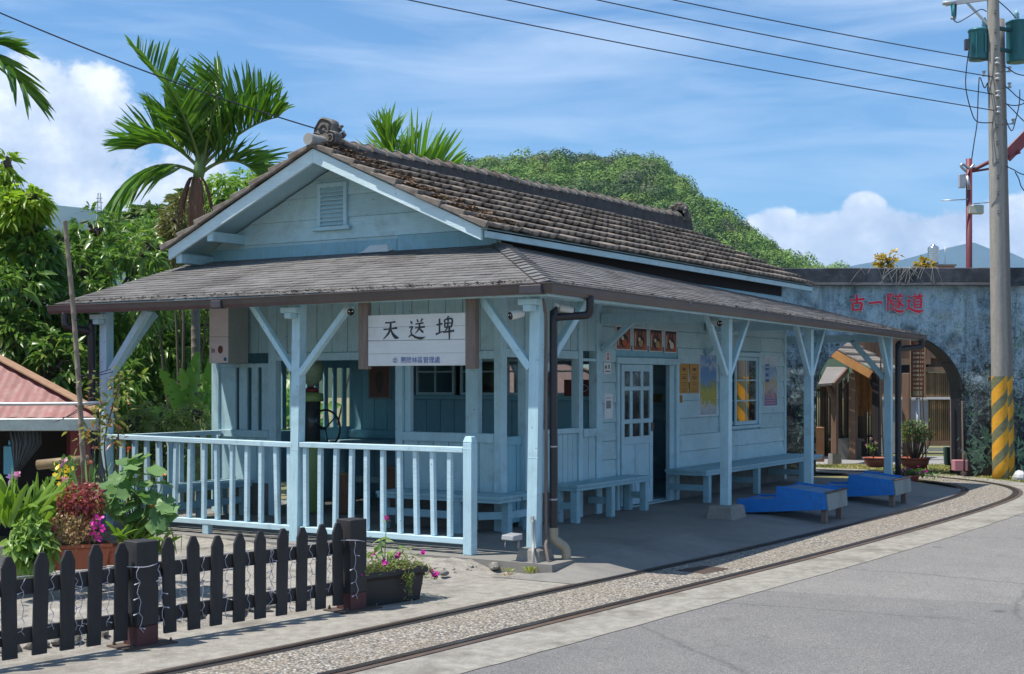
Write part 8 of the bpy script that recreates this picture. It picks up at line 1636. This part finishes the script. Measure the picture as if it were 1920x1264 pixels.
for j in range(1, 8):
    t = j/7
    for u in uu: z = -.3+(hill_top(u)+.3)*(1-t**1.3); p = CAM+FWD*(HD+160*t)+RT*((u-960)/2560*HD); V.append((p.x, p.y, z))
nv2 = nv+7; idx = np.arange(nu*nv2).reshape(nv2, nu); F = np.stack([idx[:-1, :-1], idx[:-1, 1:], idx[1:, 1:], idx[1:, :-1]], -1).reshape(-1, 4)
tag(fast_mesh('hills', V, F, simple('forest floor', (.02, .04, .012), 1, .3, .2, 0), smooth=True), kind='structure')
rr = np.random.default_rng(123); G = []
for j in range(26):
    for i in range(66): G.append((760+i*14.8+rr.uniform(-7, 7)+(j % 2)*7, 1-j/26*.62+rr.uniform(-.012, .012)))
G = np.array(G); n = len(G); u = G[:, 0]; t = np.minimum(G[:, 1], 1); w = HD-190+t*190; s = (np.sin(np.pi*(t-.5))+1)/2; z = -.3+(hill_top(u)+.3)*s**1.05
C = np.array(CAM)[None]+np.outer(w, np.array(FWD))+np.outer((u-960)/2560*HD, np.array(RT)); C[:, 2] = z
bam = (u > 1385)+(rr.random(n) < .08); big = rr.uniform(1.3, 2.5, n)*np.where(rr.random(n) < .12, 1.45, 1)*np.where(u > 1385, .72, 1); Rr = np.stack([big, big, big*rr.uniform(.85, 1.35, n)], -1); C[:, 2] += big*rr.uniform(.1, .8, n)
def fm(nm, a, b): return leafmat(nm, a, b, trans=.12, rough=.75)
FM = [fm('hill foliage', (.075, .145, .02), (.14, .235, .035)), fm('bamboo foliage', (.12, .22, .03), (.20, .32, .06)), fm('deep hill foliage', (.035, .08, .02), (.075, .14, .032)), fm('yellow hill foliage', (.15, .19, .03), (.23, .27, .05)), fm('grey hill foliage', (.06, .09, .035), (.11, .145, .06)), fm('fresh hill foliage', (.09, .19, .025), (.18, .30, .05))]
pat = vnoise(C[:, 0], C[:, 1], .045, 3)+rr.normal(0, .16, n); kind = np.where(bam > 0, 1, np.where(pat > .66, 5, np.where(pat > .45, 0, 2))); rx = rr.random(n); kind = np.where((rx < .08) & (bam == 0), 3, np.where((rx > .9) & (bam == 0), 4, kind)); Vs, Fs, Mi, b = [], [], [], 0
for k_ in range(6):
    sel = kind == k_; V, F = leaf_clumps(C[sel], Rr[sel], 330, (.10+.05*big[sel]), 200+k_); Vs.append(V); Fs.append(F+b); Mi.append(np.full(len(F), k_)); b += len(V)
tag(fast_mesh('forest', np.concatenate(Vs), np.concatenate(Fs), None, mats=FM, mi=np.concatenate(Mi)), kind='stuff')
def ridge_line(name, D_, pts, lab, seed, rough, depth):
    px = np.array([p[0] for p in pts], float); py = np.array([p[1] for p in pts], float); uu = np.linspace(px[0], px[-1], 260); V = []; vs = 14; rr = np.random.default_rng(seed); jit = np.zeros(260)
    for o_ in range(1, 7): f = 2**o_*1.5; jit += np.interp(np.linspace(0, f, 260), np.arange(int(f)+2), rr.normal(0, 1, int(f)+2))*rough/(1.7**o_)
    for j in range(vs):
        t = j/(vs-1)
        for i, u in enumerate(uu):
            zt = 1.7+(712-(np.interp(u, px, py)+jit[i]*(t)))/2560*D_; w = D_-depth*(1-t)+depth*.12*math.sin(i*.37+j*1.3)*t*(1-t); rid = math.sin(i*.21+4*t)*.5+math.sin(i*.53-6*t)*.3
            z = -5+(zt+5)*(t**.9)*(1+.06*rid*(1-t)*t*4); p = CAM+FWD*w+RT*((u-960)/2560*D_); V.append((p.x, p.y, z))
    idx = np.arange(vs*260).reshape(vs, 260); F = np.stack([idx[:-1, :-1], idx[:-1, 1:], idx[1:, 1:], idx[1:, :-1]], -1).reshape(-1, 4)
    tag(fast_mesh(name, V, F, simple('mountain forest', (.035, .06, .03), 1, .4, .01, 0), smooth=True), kind='structure')
ridge_line('mountains', 5200.0, [(1200, 560), (1500, 520), (1640, 495), (1690, 492), (1740, 478), (1790, 465), (1825, 456), (1860, 470), (1890, 474), (1930, 490), (2000, 470), (2200, 440), (2600, 500)], '', 5, 3.5, 1300)
ridge_line('mountains', 2600.0, [(-900, 420), (-300, 360), (0, 372), (60, 376), (110, 386), (150, 391), (200, 398), (280, 412), (380, 430), (700, 480), (1000, 560)], '', 6, 3.0, 800)
# lattice pylon on the far left ridge
PY = thing('pylon', 'tiny lattice power pylon on the far hill at the left', 'pylon', at(186, 420, 900)); mb = MB(); pw = 900; k = pw/2560
for s in (-1, 1): mb.beam(at(186+s*6, 430, pw), at(186+s*2, 362, pw), .5, .5)
for y, wv in ((372, 6), (380, 7), (390, 4), (400, 4.5)): mb.beam(at(186-wv, y, pw), at(186+wv, y, pw), .4, .5)
for i in range(5): y = 372+i*11; s = 1 if i % 2 else -1; mb.beam(at(186-s*3.4, y, pw), at(186+s*4.2, y+11, pw), .3, .35)
mb.build('lattice', flat('galvanised lattice', (.35, .36, .38)), PY, fixn=False)
# ------------------------------------------------------------------ haze
HAZE = True
if HAZE:
    mb = MB(); z0, z1 = -7.0, 470.0
    mb.box((-900, -5200, z0), (6600, 4600, z1)); hz = mb.build('haze', bpy.data.materials.new('haze air')); m = hz.data.materials[0]; m.use_nodes = True; m.node_tree.nodes.clear(); k = NT(m.node_tree)
    v = k.node('ShaderNodeVolumePrincipled', ins={'Color': (.40, .66, 1.0, 1), 'Density': 0.00016, 'Anisotropy': .0}); o = k.node('ShaderNodeOutputMaterial'); k.l.new(v.outputs[0], o.inputs['Volume']); tag(hz, kind='stuff')
